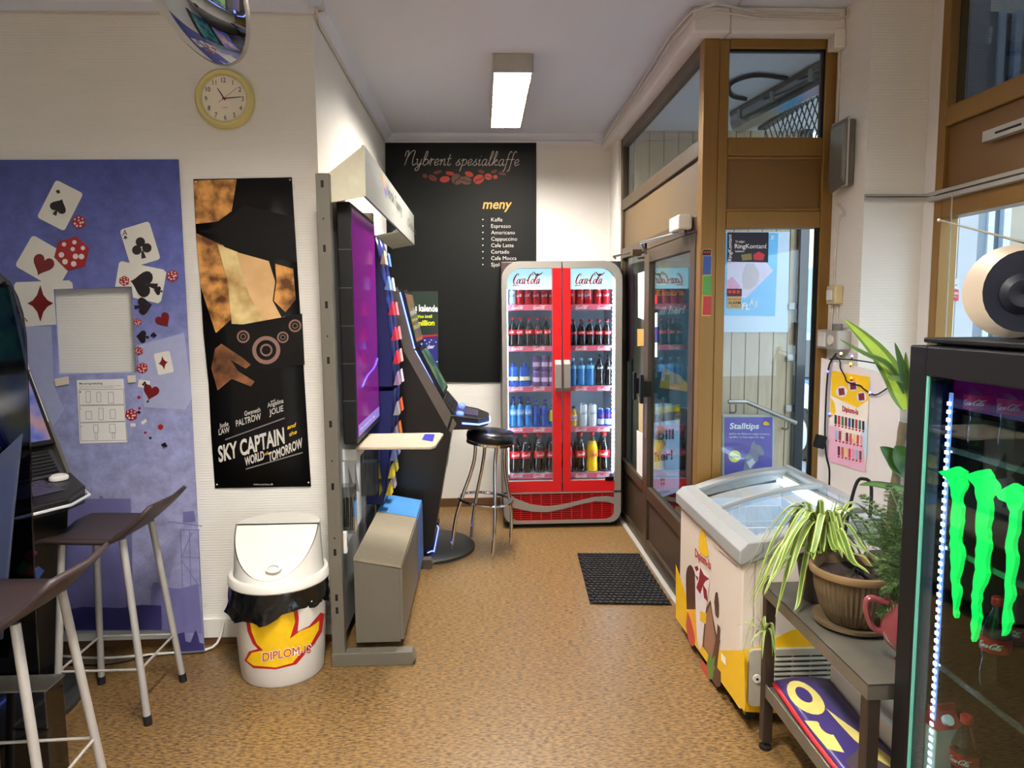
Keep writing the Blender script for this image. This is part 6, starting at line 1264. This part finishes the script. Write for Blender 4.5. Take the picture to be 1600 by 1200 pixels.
sprint('print', M_sy, rot(circ(0, 0, 1, 20), .3, .82, 0, .26, .15)); sprint('print', MATS['sign_violet'], rot(circ(0, 0, 1, 16), .3, .84, 0, .12, .07), 4)
sprint('print', M_sy, [(.02, .64), (.2, .62), (.3, .52), (.24, .36), (.04, .4)]); sprint('print', M_sy, [(.5, .72), (.75, .5), (.98, .2), (.98, .08), (.7, .22), (.55, .45)]); sprint('print', MATS['sign_violet'], rot(circ(0, 0, 1, 14), .28, .56, 0, .1, .06), 4); sprint('print', mat('sign_grey', (74, 62, 66), .35), [(.15, .3), (.5, .38), (.95, .12), (.9, .02), (.1, .02)], 3)
mb = MB(); pth = spline([(1.27, 2.34, .27), (1.31, 2.1, .265), (1.36, 1.8, .262)], 4)
wp = thing('paper_tray', 'bent white cardboard tray beside the violet sign on the shelf', 'tray', (1.33, 2.05, .246))
MB().prism([(1.235, 2.38, .25), (1.235, 2.38, .33), (1.239, 2.38, .33), (1.239, 2.38, .254), (1.345, 2.38, .254), (1.345, 2.38, .32), (1.349, 2.38, .32), (1.349, 2.38, .25)], (.0, -.55, 0)).build('channel', M_paper, wp)
MB().sheet([[Vector((1.25+.02*i, 2.3-.05*j, .256+.012*abs(math.sin(i*1.7+j)))) for i in range(5)] for j in range(9)]).build('crumpled_sheet', mat('bag_clear', (206, 204, 196), .3), wp)

# ================================================================== PLANTS
M_soil = mat('potting_soil', (40, 28, 20), .9, var=.5, scale=60, bump=1., bscale=90); M_pot = mat('brown_pot', (84, 70, 48), .5, var=.12, scale=8, bump=.1); M_sauc = mat('saucer_brown', (92, 76, 54), .45, var=.1)
def leafstrip(mb, path, w0, mi=(0, 1), fold=.25, taper=.12, face=None):
    """a grass-like leaf: pale margins, green middle"""
    P = spline(path, 4); n = len(P); g = []
    for i, p in enumerate(P):
        t = i/(n-1); wd = w0*(min(1, t/taper+.35) if t < taper else (1-((t-taper)/(1-taper))**2.2)); wd = max(wd, .0006)
        a = P[max(i-1, 0)]; b = P[min(i+1, n-1)]; tg = (b-a).normalized(); sd__ = tg.cross(face or Vector((0, 0, 1))); sd__ = sd__.normalized() if sd__.length > 1e-3 else Vector((1, 0, 0)); up_ = sd__.cross(tg)
        g.append([p-sd__*wd+up_*wd*fold, p-sd__*wd*.55+up_*wd*fold*.4, p+sd__*wd*.55+up_*wd*fold*.4, p+sd__*wd+up_*wd*fold])
    v = [q for row in g for q in row]; f = []; m = []
    for i in range(n-1):
        for j in range(3): f.append((i*4+j, i*4+j+1, i*4+5+j, i*4+4+j)); m.append(mi[0] if j == 1 else mi[1])
    o = len(mb.v); mb.v += v; mb.f += [tuple(k+o for k in q) for q in f]; mb.mi += m
PC = Zp(1332, 975, TZ); PC = Vector((PC.x, PC.y, TZ))
pt_ = thing('flower_pot', 'brown ribbed ceramic pot with bare soil on a round saucer', 'plant pot', PC)
MB().lathe([(.001, .0), (.085, .0), (.115, .012), (.118, .024), (.108, .022), (.085, .012), (.001, .010)], 40, PC, cap=False).build('saucer', M_sauc, pt_, smooth=True)
v = []; nn = 96; pr = [(.075, .016), (.10, .06), (.115, .11), (.12, .155), (.122, .165)]
mb = MB(); g = []
for k in range(nn+1):
    a = 2*PI*k/nn; rib = .0045 if k % 2 else 0; g.append([PC+Vector((math.cos(a)*(r-rib), math.sin(a)*(r-rib), z)) for r, z in pr])
mb.sheet(g).build('body', M_pot, pt_)
MB().lathe([(.121, .163), (.131, .168), (.134, .178), (.131, .187), (.122, .189), (.114, .184), (.108, .15), (.106, .14)], 48, PC, cap=False).build('rim', mat('pot_rim', (116, 93, 62), .5, var=.1, scale=10), pt_, smooth=True)
g = [[PC+Vector((math.cos(2*PI*k/24)*r, math.sin(2*PI*k/24)*r, .158+.006*math.sin(k*2.3+r*80)+.004*random.random())) for k in range(25)] for r in (.001, .03, .06, .085, .107)]
MB().sheet(g).build('soil', M_soil, pt_)
# spider plant behind the pot
M_sg = mat('spider_green', (92, 124, 42), .45, var=.2, scale=20); M_sw = mat('spider_cream', (172, 182, 104), .45, var=.1); M_gr = mat('leaf_green', (60, 92, 40), .45, var=.2, scale=15)
SPc = Vector((PC.x-.005, PC.y+.2, TZ)); sp_ = thing('spider_plant', 'variegated spider plant with arching leaves spilling over the table edge', 'plant', SPc)
MB().lathe([(.001, 0), (.06, 0), (.08, .13), (.084, .135), (.078, .135), (.07, .12), (.001, .12)], 24, SPc, cap=False).build('pot', mat('dark_pot', (50, 42, 36), .5), sp_, smooth=True)
random.seed(11)
lv_specs = []
for k in range(60):
    side = k % 3
    az = random.uniform(2.1, 5.0) if side != 2 else random.uniform(-.6, 2.2); ln = random.uniform(.13, .29) if side != 2 else random.uniform(.16, .28)
    u = Vector((math.cos(az), math.sin(az), 0)); h = random.uniform(.05, .20)
    drop = random.uniform(.03, .22) if side != 2 else random.uniform(-.05, .1)
    base = SPc+Vector((random.uniform(-.02, .02), random.uniform(-.02, .02), .125))
    pth = [base, base+u*ln*.28+Vector((0, 0, h)), base+u*ln*.62+Vector((0, 0, h*.8-drop*.25)), base+u*ln*.85+Vector((0, 0, h*.4-drop*.65)), base+u*ln+Vector((0, 0, h*.2-drop))]
    for q_ in pth[1:]:
        if q_.x > tx0-.01 and q_.z < TZ+.012: q_.z = TZ+.012
        dx, dy = q_.x-PC.x, q_.y-PC.y; rr_ = math.hypot(dx, dy)
        if rr_ < .15 and q_.z < TZ+.2: q_.z = TZ+.2+random.uniform(0, .03)
        if q_.y > Y0-.03: q_.y = Y0-.03-random.uniform(0, .02)
    mb = MB(); leafstrip(mb, pth, random.uniform(.008, .0125)); mb.build('leaf', [M_sg, M_sw], sp_, smooth=True)
for k in range(9):
    az = random.uniform(0, 2*PI); u = Vector((math.cos(az), math.sin(az), 0)); ln = random.uniform(.03, .08); base = SPc+Vector((0, 0, .13)); mb = MB()
    leafstrip(mb, [base, base+u*ln*.4+Vector((0, 0, .10)), base+u*ln+Vector((0, 0, .18+.05*random.random()))], .007); mb.build('leaf', [M_sg, M_sw], sp_, smooth=True)
# plantlet hanging below the edge on its runner
rn = [SPc+Vector((-.05, .02, .14)), Vector((tx0-.02, PC.y+.26, TZ+.05)), Vector((tx0-.035, PC.y+.27, TZ-.06)), Vector((tx0-.02, PC.y+.27, TZ-.14))]
MB().tube(spline(rn, 5), .0018, 5).build('runner', M_sw, sp_)
for k in range(13):
    az = k*2.4; u = Vector((math.cos(az), math.sin(az), 0)); base = rn[-1]; ln = random.uniform(.05, .1); mb = MB()
    pth = [base, base+u*ln*.5+Vector((0, 0, random.uniform(-.02, .05))), base+u*ln+Vector((0, 0, random.uniform(-.10, .0)))]
    for q_ in pth: q_.x = min(q_.x, tx0-.008); q_.y = min(q_.y, Y0-.03)
    leafstrip(mb, pth, .004); mb.build('leaf', [M_sg, M_sw], sp_, smooth=True)
mb = MB(); b0 = Vector((PC.x+.02, PC.y+.1, TZ+.20)); leafstrip(mb, [SPc+Vector((.02, 0, .13)), SPc+Vector((.03, -.03, .22)), PC+Vector((.01, .05, .24)), PC+Vector((.06, 0, .215)), PC+Vector((.075, -.02, .165))], .009); mb.build('leaf', [M_sg, M_sw], sp_, smooth=True)
# black bent plant stake
sk = MB().tube(spline([Vector((1.27, 2.40, TZ+.0)), Vector((1.28, 2.40, TZ+.2)), Vector((1.31, 2.40, TZ+.36)), Vector((1.335, 2.39, TZ+.385)), Vector((1.355, 2.38, TZ+.36)), Vector((1.35, 2.37, TZ+.25))], 6), .006, 8); tag(sk.build('plant_stake', M_dark, smooth=True), 'dark bent cane loop standing among the plants', 'plant stake')
# pink jug with asparagus fern
JC = Vector((1.265, 1.92, TZ)); JC = Zp(1430, 1040, TZ); JC = Vector((JC.x, JC.y, TZ))
jg = thing('pink_jug', 'glossy pink jug used as a planter beside the brown pot', 'jug', JC); M_pink = mat('pink_glaze', (120, 56, 60), .2, coat=.5)
MB().lathe([(.001, 0), (.05, 0), (.052, .006), (.036, .022), (.045, .032), (.078, .06), (.092, .095), (.085, .135), (.07, .165), (.074, .185), (.068, .185), (.06, .16)], 36, JC, cap=False).build('body', M_pink, jg, smooth=True)
hd = Vector((-.86, .3, 0)).normalized(); MB().tube(spline([JC+hd*.075+Vector((0, 0, .17)), JC+hd*.12+Vector((0, 0, .18)), JC+hd*.13+Vector((0, 0, .15)), JC+hd*.112+Vector((0, 0, .10)), JC+hd*.086+Vector((0, 0, .085))], 5), .012, 10, flat=.7).build('handle', M_pink, jg, smooth=True)
fn = thing('asparagus_fern', 'feathery green asparagus fern growing from the pink jug', 'plant', JC+Vector((0, 0, .16))); M_fern = mat('fern_green', (70, 100, 48), .6, var=.3, scale=30)
random.seed(5)
def frond(base, tip, arch_, par, nn_=26, ln=.05):
    mid = (base+tip)/2+Vector((0, 0, arch_)); P = spline([base, base.lerp(mid, .6)+Vector((0, 0, arch_*.3)), mid, tip], 8); mb = MB(); mb.tube(P, .0016, 4)
    for i in range(4, len(P)-1):
        t = i/(len(P)-1); tg = (P[i+1]-P[i]).normalized(); s0 = tg.cross(Vector((0, 0, 1))).normalized()
        for sgn_ in (-1, 1):
            L = ln*math.sin(PI*min(1, t*.9+.12)); d_ = (s0*sgn_+tg*.5+Vector((0, 0, random.uniform(-.3, .2)))).normalized()
            for q_ in range(7):
                c = P[i]+d_*L*(q_+1)/7
                for z_ in range(8):
                    a_ = Vector((random.gauss(0, 1), random.gauss(0, 1), random.gauss(0, 1))).normalized(); e = c+(a_*.75+d_*.5)*.013; o = a_.cross(d_)*.0011
                    mb.add([c-o, c+o, e], [(0, 1, 2)])
    mb.build('frond', M_fern, par)
for px, py, yy, ar in ((1345, 772, 2.2, .06), (1362, 792, 2.15, .05), (1388, 757, 2.2, .08), (1340, 832, 2.1, .06), (1378, 828, 2.05, .06), (1402, 800, 2.1, .07), (1366, 880, 1.95, .06), (1376, 925, 1.85, .05), (1392, 965, 1.82, .05), (1402, 1000, 1.82, .04), (1372, 962, 1.85, .05), (1395, 870, 1.95, .05), (1408, 915, 1.85, .05), (1405, 770, 2.2, .06), (1325, 800, 2.2, .06), (1410, 850, 1.9, .06), (1385, 905, 1.9, .05)):
    frond(JC+Vector((random.uniform(-.03, .02), random.uniform(-.03, .03), .18)), Yp(px, py, yy), ar, fn, ln=.055)
# dracaena and broad leaves in a pot behind
DC = Vector((1.42, 2.33, TZ)); dp = thing('dracaena', 'tall dracaena with ringed stem and long pale leaves behind the cooler', 'plant', DC)
MB().lathe([(.001, 0), (.05, 0), (.068, .12), (.07, .125), (.06, .125), (.001, .11)], 24, DC+Vector((-.03, 0, 0)), cap=False).build('pot', MATS['dark_pot'], dp, smooth=True)
sx = DC+Vector((-.035, 0, .1)); tops = Yp(1412, 660, 2.33)
P = [sx.lerp(Vector((tops.x, tops.y, tops.z)), k/16) for k in range(17)]
MB().tube(P, [.014+(.0016 if k % 2 else 0) for k in range(17)], 12).build('stem', mat('stem_brown', (96, 84, 62), .7, var=.2, scale=40), dp, smooth=False)
M_dl = mat('dracaena_leaf', (158, 186, 66), .4, var=.15, scale=12); M_dd = mat('broad_leaf', (54, 92, 36), .35, var=.2, scale=10)
def yl(pp, w0, m1, m2, y=2.33): mb = MB(); leafstrip(mb, [Yp(a, b, yy) for a, b, yy in pp], w0, fold=.35, taper=.3, face=Vector((-.35, -.8, .35))); mb.build('leaf', [m1, m2], dp, smooth=True)
yl([(1414, 640, 2.33), (1396, 590, 2.36), (1366, 545, 2.4), (1318, 498, 2.44)], .034, M_dl, M_sg); yl([(1412, 615, 2.33), (1390, 572, 2.33), (1350, 552, 2.36), (1312, 530, 2.4)], .01, M_gr, M_sg); yl([(1416, 610, 2.33), (1408, 570, 2.3), (1398, 535, 2.3)], .012, M_gr, M_gr); yl([(1418, 600, 2.33), (1416, 575, 2.3), (1415, 550, 2.3)], .01, M_gr, M_sg)
yl([(1412, 596, 2.33), (1400, 592, 2.3), (1384, 590, 2.3)], .012, M_sg, M_sg)
for a in ([(1420, 735, 2.3), (1408, 728, 2.28), (1392, 712, 2.28), (1375, 698, 2.28)], [(1420, 735, 2.3), (1414, 722, 2.27), (1404, 706, 2.27), (1398, 697, 2.27)]): yl(a, .036, M_dd, M_dd)
yl([(1420, 765, 2.3), (1390, 760, 2.28), (1362, 756, 2.28), (1342, 758, 2.28)], .012, M_sg, M_gr)
MB().tube([DC+Vector((-.02, 0, .11)), Yp(1420, 735, 2.3)], .004, 6).build('stalk', M_gr, dp)
# ================================================================== WHITE SHEET WITH PRICE POSTER, STRING LIGHTS
wa, wb = Vector((1.565, 3.21, 0)), Vector((1.775, 2.93, 0)); wn = (wb-wa).cross(Vector((0, 0, 1))).normalized(); wn = wn if wn.y < 0 else -wn
def WS(lv): return lambda px, py: Pl(px, py, wa+wn*(.004+lv*.0009), wn)
wsht = thing('foam_board', 'white foam board standing behind the freezer next to the entrance window', 'board', (1.67, 3.07, 0))
top = WS(0)(1350, 566).z
MB().prism([wa, wb, Vector((wb.x, wb.y, WS(0)(1412, 590).z)), Vector((wa.x, wa.y, WS(0)(1292, 560).z))], -wn*.01).build('sheet', mat('foam_white', (222, 212, 206), .6, var=.02), wsht)
pp_ = thing('price_poster', 'yellow and pink ice cream price poster on the white board reading Diplom-Is', 'poster', WS(0)(1325, 735))
def wp_(name, m, pts, lv): return MB().prism([WS(lv)(a, b) for a, b in pts], wn*.0004).build(name, m, pp_)
wp_('sheet', mat('poster_cream', (234, 220, 206), .5), [(1299, 579), (1359, 589), (1352, 738), (1293, 720)], 1)
wp_('field', mat('poster_pink', (226, 172, 192), .5), [(1296, 665), (1310, 668), (1350, 700), (1352, 738), (1293, 720)], 2); wp_('field', mat('poster_pale_blue', (190, 212, 226), .5), [(1356, 655), (1344, 680), (1350, 715), (1354, 715)], 2)
wp_('field', M_yel, [(1299, 579), (1359, 589), (1357, 625), (1340, 637), (1320, 628), (1299, 618)], 2); wp_('field', M_yel, SP([(1298, 620), (1304, 632), (1305, 645), (1297, 652)]), 2)
for x, y, r in ((1315, 612, 9), (1333, 603, 8), (1346, 620, 8)): wp_('picture', M_cream_, circ(x, y, r, 14), 3); wp_('picture', mat('pack_wine', (120, 40, 56), .4, var=.4, scale=90), [(x-5, y-5), (x+4, y-6), (x+5, y+5), (x-4, y+6)], 4)
mb = MB(); put_text(mb, 'Diplom-Is', WS(5)(1316, 642), WS(5)(1341, 648), WS(5)(1316, 634), .03); mb.build('lettering', M_red, pp_)
PKC = [(40, 46, 56), (190, 40, 50), (60, 110, 80), (110, 50, 50), (50, 70, 140), (40, 40, 44), (160, 60, 60), (60, 100, 110), (36, 40, 50)]
for row, (y, n, x0r, dxr) in enumerate(((648, 9, 1304, 5.4), (672, 8, 1305, 5.6), (697, 7, 1309, 5.6))):
    for k in range(n):
        x = x0r+k*dxr; yy = y+k*1.2; c = PKC[(k+row*2) % 9] if row == 0 else [(226, 196, 120), (206, 60, 70), (226, 150, 170), (150, 180, 200), (120, 60, 70), (226, 206, 180), (90, 40, 40), (206, 90, 80)][(k+row*3) % 8]
        wp_('product', mat('prod_%d_%d_%d' % c, c, .45), [(x, yy), (x+3.6, yy+.8), (x+3.4, yy+14.8), (x-.2, yy+14)], 3); wp_('price', M_red, circ(x+1.6, yy+16.6, 1.6, 8), 3.5)
# string of lights
sl_ = thing('string_lights', 'dark wire of small coloured fairy lights along the board and window frame', 'string lights', (1.6, 3.1, .9)); w0 = WS(14)
pth = [w0(1303, 556), w0(1312, 563), w0(1313, 575), w0(1320, 588), w0(1323, 596), w0(1334, 600), w0(1345, 603), w0(1350, 608), w0(1366, 617), w0(1380, 611), w0(1392, 602), w0(1402, 597)]
Y2 = lambda px, py: Yp(px, py, 3.16)
left = [Y2(1307, 552), Y2(1296, 570), Y2(1292, 600), Y2(1290, 640), Y2(1289, 680), Y2(1291, 712), Y2(1296, 735), Y2(1295, 770)]
MB().tube(spline(pth, 4), .0032, 6).build('wire', M_dark, sl_); MB().tube(spline(left, 4), .0045, 6).build('wire', M_dark, sl_); MB().tube(spline([w0(1296, 561), w0(1330, 562), w0(1370, 568), w0(1390, 573)], 4), .003, 6).build('wire', M_dark, sl_)
EB = [((90, 90, 255), (1291, 580)), ((255, 170, 40), (1327, 568)), ((255, 220, 120), (1312, 552)), ((120, 110, 255), (1329, 556)), ((110, 110, 255), (1357, 613)), ((90, 100, 255), (1294, 646)), ((255, 110, 30), (1328, 590))]
for c, p in EB:
    q_ = (w0 if p[0] > 1300 else Y2)(*p)+Vector((0, -.012, 0)); MB().sphere(q_, .006, 10, 6).build('bulb', emit('bulb_%d_%d' % (c[0], c[1]), c, 5.), sl_, smooth=True); MB().tube([q_, q_+Vector((.006, .012, -.014))], .003, 6).build('bulb_socket', M_dark, sl_)
MB().box(-.022, .022, -.015, .015, -.03, .03).xf(Matrix.Translation(Y2(1281, 690)) @ Matrix.Rotation(.25, 4, 'Y')).build('battery_box', M_black, sl_, bevel=.003)

# ================================================================== BLACK COOLER WITH GREEN LIGHT SIGN
KX = 1.05; KY1 = 1.70; KY0 = 1.12; KZ = 1.515
ko = thing('black_cooler', 'black upright glass door cooler with a green claw mark sign', 'cooler', (1.3, 1.42, 0))
mb = MB().box(KX+.05, 1.55, KY1-.03, KY1, .06, KZ).box(KX+.05, 1.55, KY0, KY0+.03, .06, KZ).box(1.52, 1.55, KY0+.03, KY1-.03, .06, KZ).box(KX+.05, 1.52, KY0+.03, KY1-.03, KZ-.05, KZ).box(KX+.05, 1.52, KY0+.03, KY1-.03, .06, .14)
mb.build('cabinet', M_black, ko, bevel=.004)
MB().box(KX+.02, 1.54, KY0+.02, KY1-.02, KZ+.002, KZ+.014).build('top_cap', M_black, ko, bevel=.003); MB().box(KX+.06, 1.53, KY0+.03, KY1-.03, 0, .06).build('plinth', M_black, ko)
dk2 = mat('cooler_lining', (30, 30, 36), .18, .6, var=.03); MB().box(KX+.052, 1.52, KY1-.034, KY1-.030, .14, KZ-.05).box(1.512, 1.52, KY0+.03, KY1-.034, .14, KZ-.05).box(KX+.052, 1.512, KY0+.03, KY0+.034, .14, KZ-.05).build('lining', dk2, ko)
d_ = MB().box(KX, KX+.048, KY1-.065, KY1, .08, KZ-.005).box(KX, KX+.048, KY0, KY0+.065, .08, KZ-.005).box(KX, KX+.048, KY0+.065, KY1-.065, KZ-.075, KZ-.005).box(KX, KX+.048, KY0+.065, KY1-.065, .08, .16).build('door_frame', M_black, ko, bevel=.004)
MB().box(KX+.008, KX+.013, KY0+.065, KY1-.065, .16, KZ-.075).build('pane', glass('cooler_glass', (214, 232, 232), 1.5, 1.2), d_)
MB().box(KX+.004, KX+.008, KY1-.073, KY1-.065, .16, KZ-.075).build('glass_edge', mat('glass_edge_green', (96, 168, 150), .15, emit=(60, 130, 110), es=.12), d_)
MB().box(KX-.012, KX, KY1-.11, KY1-.05, KZ-.06, KZ-.035).build('hinge', M_black, d_, bevel=.003) if False else None
for z in (1.27, 1.034, .733, .40):
    s_ = MB().box(KX+.062, 1.50, KY0+.04, KY1-.045, z-.006, z).build('glass_shelf', glass('shelf_glass', (200, 216, 214), 1.5, 1.3), ko); MB().box(KX+.056, KX+.062, KY0+.04, KY1-.045, z-.011, z+.002).build('shelf_rail', mat('rail_grey', (130, 136, 140), .2, .8), s_)
LX = lambda px, py: Xp(px, py, KX+.055)
MB().box(KX+.053, KX+.059, KY1-.084, KY1-.077, .2, 1.40).build('led_bar', mat('led_bar', (110, 130, 190), .3, emit=(130, 150, 230), es=1.6), ko)
mb = MB()
for k in range(60): z = .22+k*.0195; mb.box(KX+.050, KX+.053, KY1-.086, KY1-.076, z, z+.008)
tag(mb.build('led_dot', emit('cool_led', (225, 235, 255), 26), ko), kind='stuff')
# claw mark: three torn strokes on the inside of the pane
M_mon = emit('green_sign', (14, 240, 96), 1.25)
CL = [[(1466, 737), (1482, 733), (1494, 729), (1507, 737), (1508, 757), (1499, 778), (1502, 800), (1500, 822), (1497, 842), (1503, 862), (1500, 884), (1494, 905), (1498, 925), (1494, 945), (1492, 966), (1489, 960), (1487, 930), (1485, 905), (1485, 878), (1483, 850), (1485, 820), (1487, 790), (1485, 765), (1480, 750)],
      [(1509, 742), (1525, 736), (1541, 733), (1549, 748), (1558, 762), (1545, 780), (1546, 803), (1542, 826), (1545, 850), (1541, 872), (1542, 896), (1532, 920), (1527, 944), (1530, 965), (1524, 990), (1519, 1003), (1517, 985), (1518, 955), (1517, 930), (1521, 900), (1524, 868), (1526, 840), (1524, 812), (1527, 785), (1523, 762), (1515, 752)],
      [(1552, 768), (1568, 763), (1583, 755), (1598, 764), (1600, 782), (1590, 800), (1589, 826), (1583, 850), (1586, 880), (1580, 905), (1582, 930), (1574, 952), (1578, 972), (1570, 990), (1565, 994), (1566, 960), (1570, 925), (1572, 890), (1570, 856), (1575, 825), (1578, 800), (1572, 785), (1560, 780)]]
random.seed(3)
for pts in CL:
    jag = []
    for (ax, ay), (bx_, by_) in zip(pts, pts[1:]+pts[:1]):
        jag.append((ax, ay)); L_n = math.hypot(bx_-ax, by_-ay)
        for t_j in ((.33, .66) if L_n > 14 else (.5,)): jag.append((ax+(bx_-ax)*t_j+random.uniform(-1.6, 1.6), ay+(by_-ay)*t_j))
    pts = jag
    MB().prism([Xp(a, b, KX+.03) for a, b in pts], (.010, 0, 0)).build('sign_stroke', M_mon, ko)
# bottles and carton inside
bigp = PROTO['cola5'][0]
for x, y, z, lb in ((1.168, 1.61, 1.273, 'cola bottle on the upper glass shelf of the black cooler, left one'), (1.19, 1.53, 1.273, 'cola bottle on the upper glass shelf of the black cooler, right one'), (1.16, 1.50, .736, 'cola bottle on the lower glass shelf of the black cooler, nearer one'), (1.25, 1.56, .736, 'cola bottle on the lower glass shelf of the black cooler, farther one'), (1.165, 1.585, .403, 'cola bottle on the bottom glass shelf of the black cooler')):
    put('cola5', x, y, z, lb, 'cola bottles in the black cooler', -PI/2+.6)
mc = thing('juice_carton', 'red and white gable top carton low in the black cooler', 'carton', (1.135, 1.635, .401), .1)
MB().box(-.035, .035, -.03, .03, 0, .165).xf(W[mc.name]).build('body', M_paper, mc, bevel=.002); MB().prism([(-.035, -.03, .165), (-.035, .03, .165), (-.035, .004, .20), (-.035, .004, .215), (-.035, -.004, .215), (-.035, -.004, .20)], (.07, 0, 0)).xf(W[mc.name]).build('gable', mat('carton_red', (206, 60, 66), .4), mc); MB().lathe([(.013, 0), (.013, .012), (.001, .013)], 14).xf(W[mc.name] @ Matrix.Translation((0, -.018, .182)) @ Matrix.Rotation(.9, 4, 'X')).build('cap', M_ink_w, mc)

# ================================================================== BOOM BOX ON THE COOLER
BZ = KZ+.0145; bb = thing('boom_box', 'rounded blue and silver portable stereo on top of the black cooler', 'stereo', (1.312, 1.54, BZ), -.5)
M_bsil = mat('stereo_silver', (186, 172, 152), .35, .4, var=.03); M_bblu = mat('stereo_blue', (26, 44, 62), .3, .2, var=.05); M_bdk = mat('stereo_mesh', (12, 16, 30), .45, var=.2, scale=200, spec=.2)
def B(mb, n, m, par=None, **k): return mb.xf(W[bb.name]).build(n, m, par or bb, **k)
def ell(cx, cz, rx, rz, y, n=28, ph=0.): return [Vector((cx+rx*math.cos(2*PI*k/n+ph), y, cz+rz*math.sin(2*PI*k/n+ph))) for k in range(n)]
body = spline([Vector(p) for p in ((-.15, .09, .10), (-.14, .09, .16), (-.10, .09, .20), (-.03, .09, .215), (.1, .09, .215), (.2, .09, .20), (.26, .09, .15), (.26, .09, .06), (.2, .09, .012), (.0, .09, .006), (-.09, .09, .012), (-.13, .09, .045))], 4, True)
B(MB().prism(body, (0, -.15, 0)), 'body', M_bblu, bevel=.012, smooth=True)
for cx in (-.115, .2):
    o = ell(cx, .105, .098, .103, -.062); i = ell(cx+.018*(1 if cx < 0 else -1), .105, .078, .09, -.074); n = len(o)
    mb = MB(); mb.add(o+i, [(k, (k+1) % n, n+(k+1) % n, n+k) for k in range(n)]); o2 = ell(cx+.02*(1 if cx < 0 else -1), .105, .092, .1, .01); mb.add(o2+o, [(k, (k+1) % n, n+(k+1) % n, n+k) for k in range(n)]); mb.mi = [0 if (sum(mb.v[j].x for j in f)/len(f)-cx)*(1 if cx < 0 else -1) < .03 else 1 for f in mb.f]; sp1 = B(mb, 'speaker_ring', [M_bsil, M_bblu], smooth=True)
    B(MB().prism(i, (0, .004, 0)), 'speaker_mesh', M_bdk, sp1); B(MB().lathe([(.045, 0), (.03, -.012), (.012, -.012), (.001, -.004)], 24, cap=False).xf(Matrix.Translation((cx+.016, -.080, .10)) @ Matrix.Rotation(-PI/2, 4, 'X')), 'speaker_cone', mat('cone_grey', (22, 24, 32), .5, spec=.2), sp1, smooth=True)
B(MB().prism([Vector((x, -.066, z)) for x, z in ((0.0, .03), (.1, .03), (.12, .1), (.1, .155), (.0, .155), (-.02, .1))], (0, -.014, 0)), 'tape_door', mat('stereo_mauve', (120, 104, 106), .35), bevel=.006)
for k in range(3): B(MB().box(-.0+k*.035, .025+k*.035, -.085, -.07, .168, .176), 'button', M_bsil, bevel=.003); 
B(MB().box(-.0, .1, -.083, -.07, .182, .19), 'display', M_blackg)
B(MB().tube(spline([Vector(p) for p in ((-.02, .02, .205), (-.01, .02, .235), (.03, .02, .245), (.12, .02, .245), (.16, .02, .23), (.17, .02, .205))], 4), .009, 8), 'carry_handle', M_black, smooth=True)
for x in (-.05, .15): B(MB().box(x-.03, x+.03, -.05, .06, 0, .014), 'foot', M_dark)
tipA = Yp(1467, 344, 1.62); M_ant = mat('antenna_metal', (206, 200, 186), .3, .3)
MB().tube([Yp(1612, 382, 1.60), Yp(1540, 363, 1.61), tipA], [.0035, .0026, .0018], 8).build('antenna', M_ant, bb, smooth=True); MB().sphere(tipA, .004, 8, 6).build('antenna_tip', M_ant, bb)
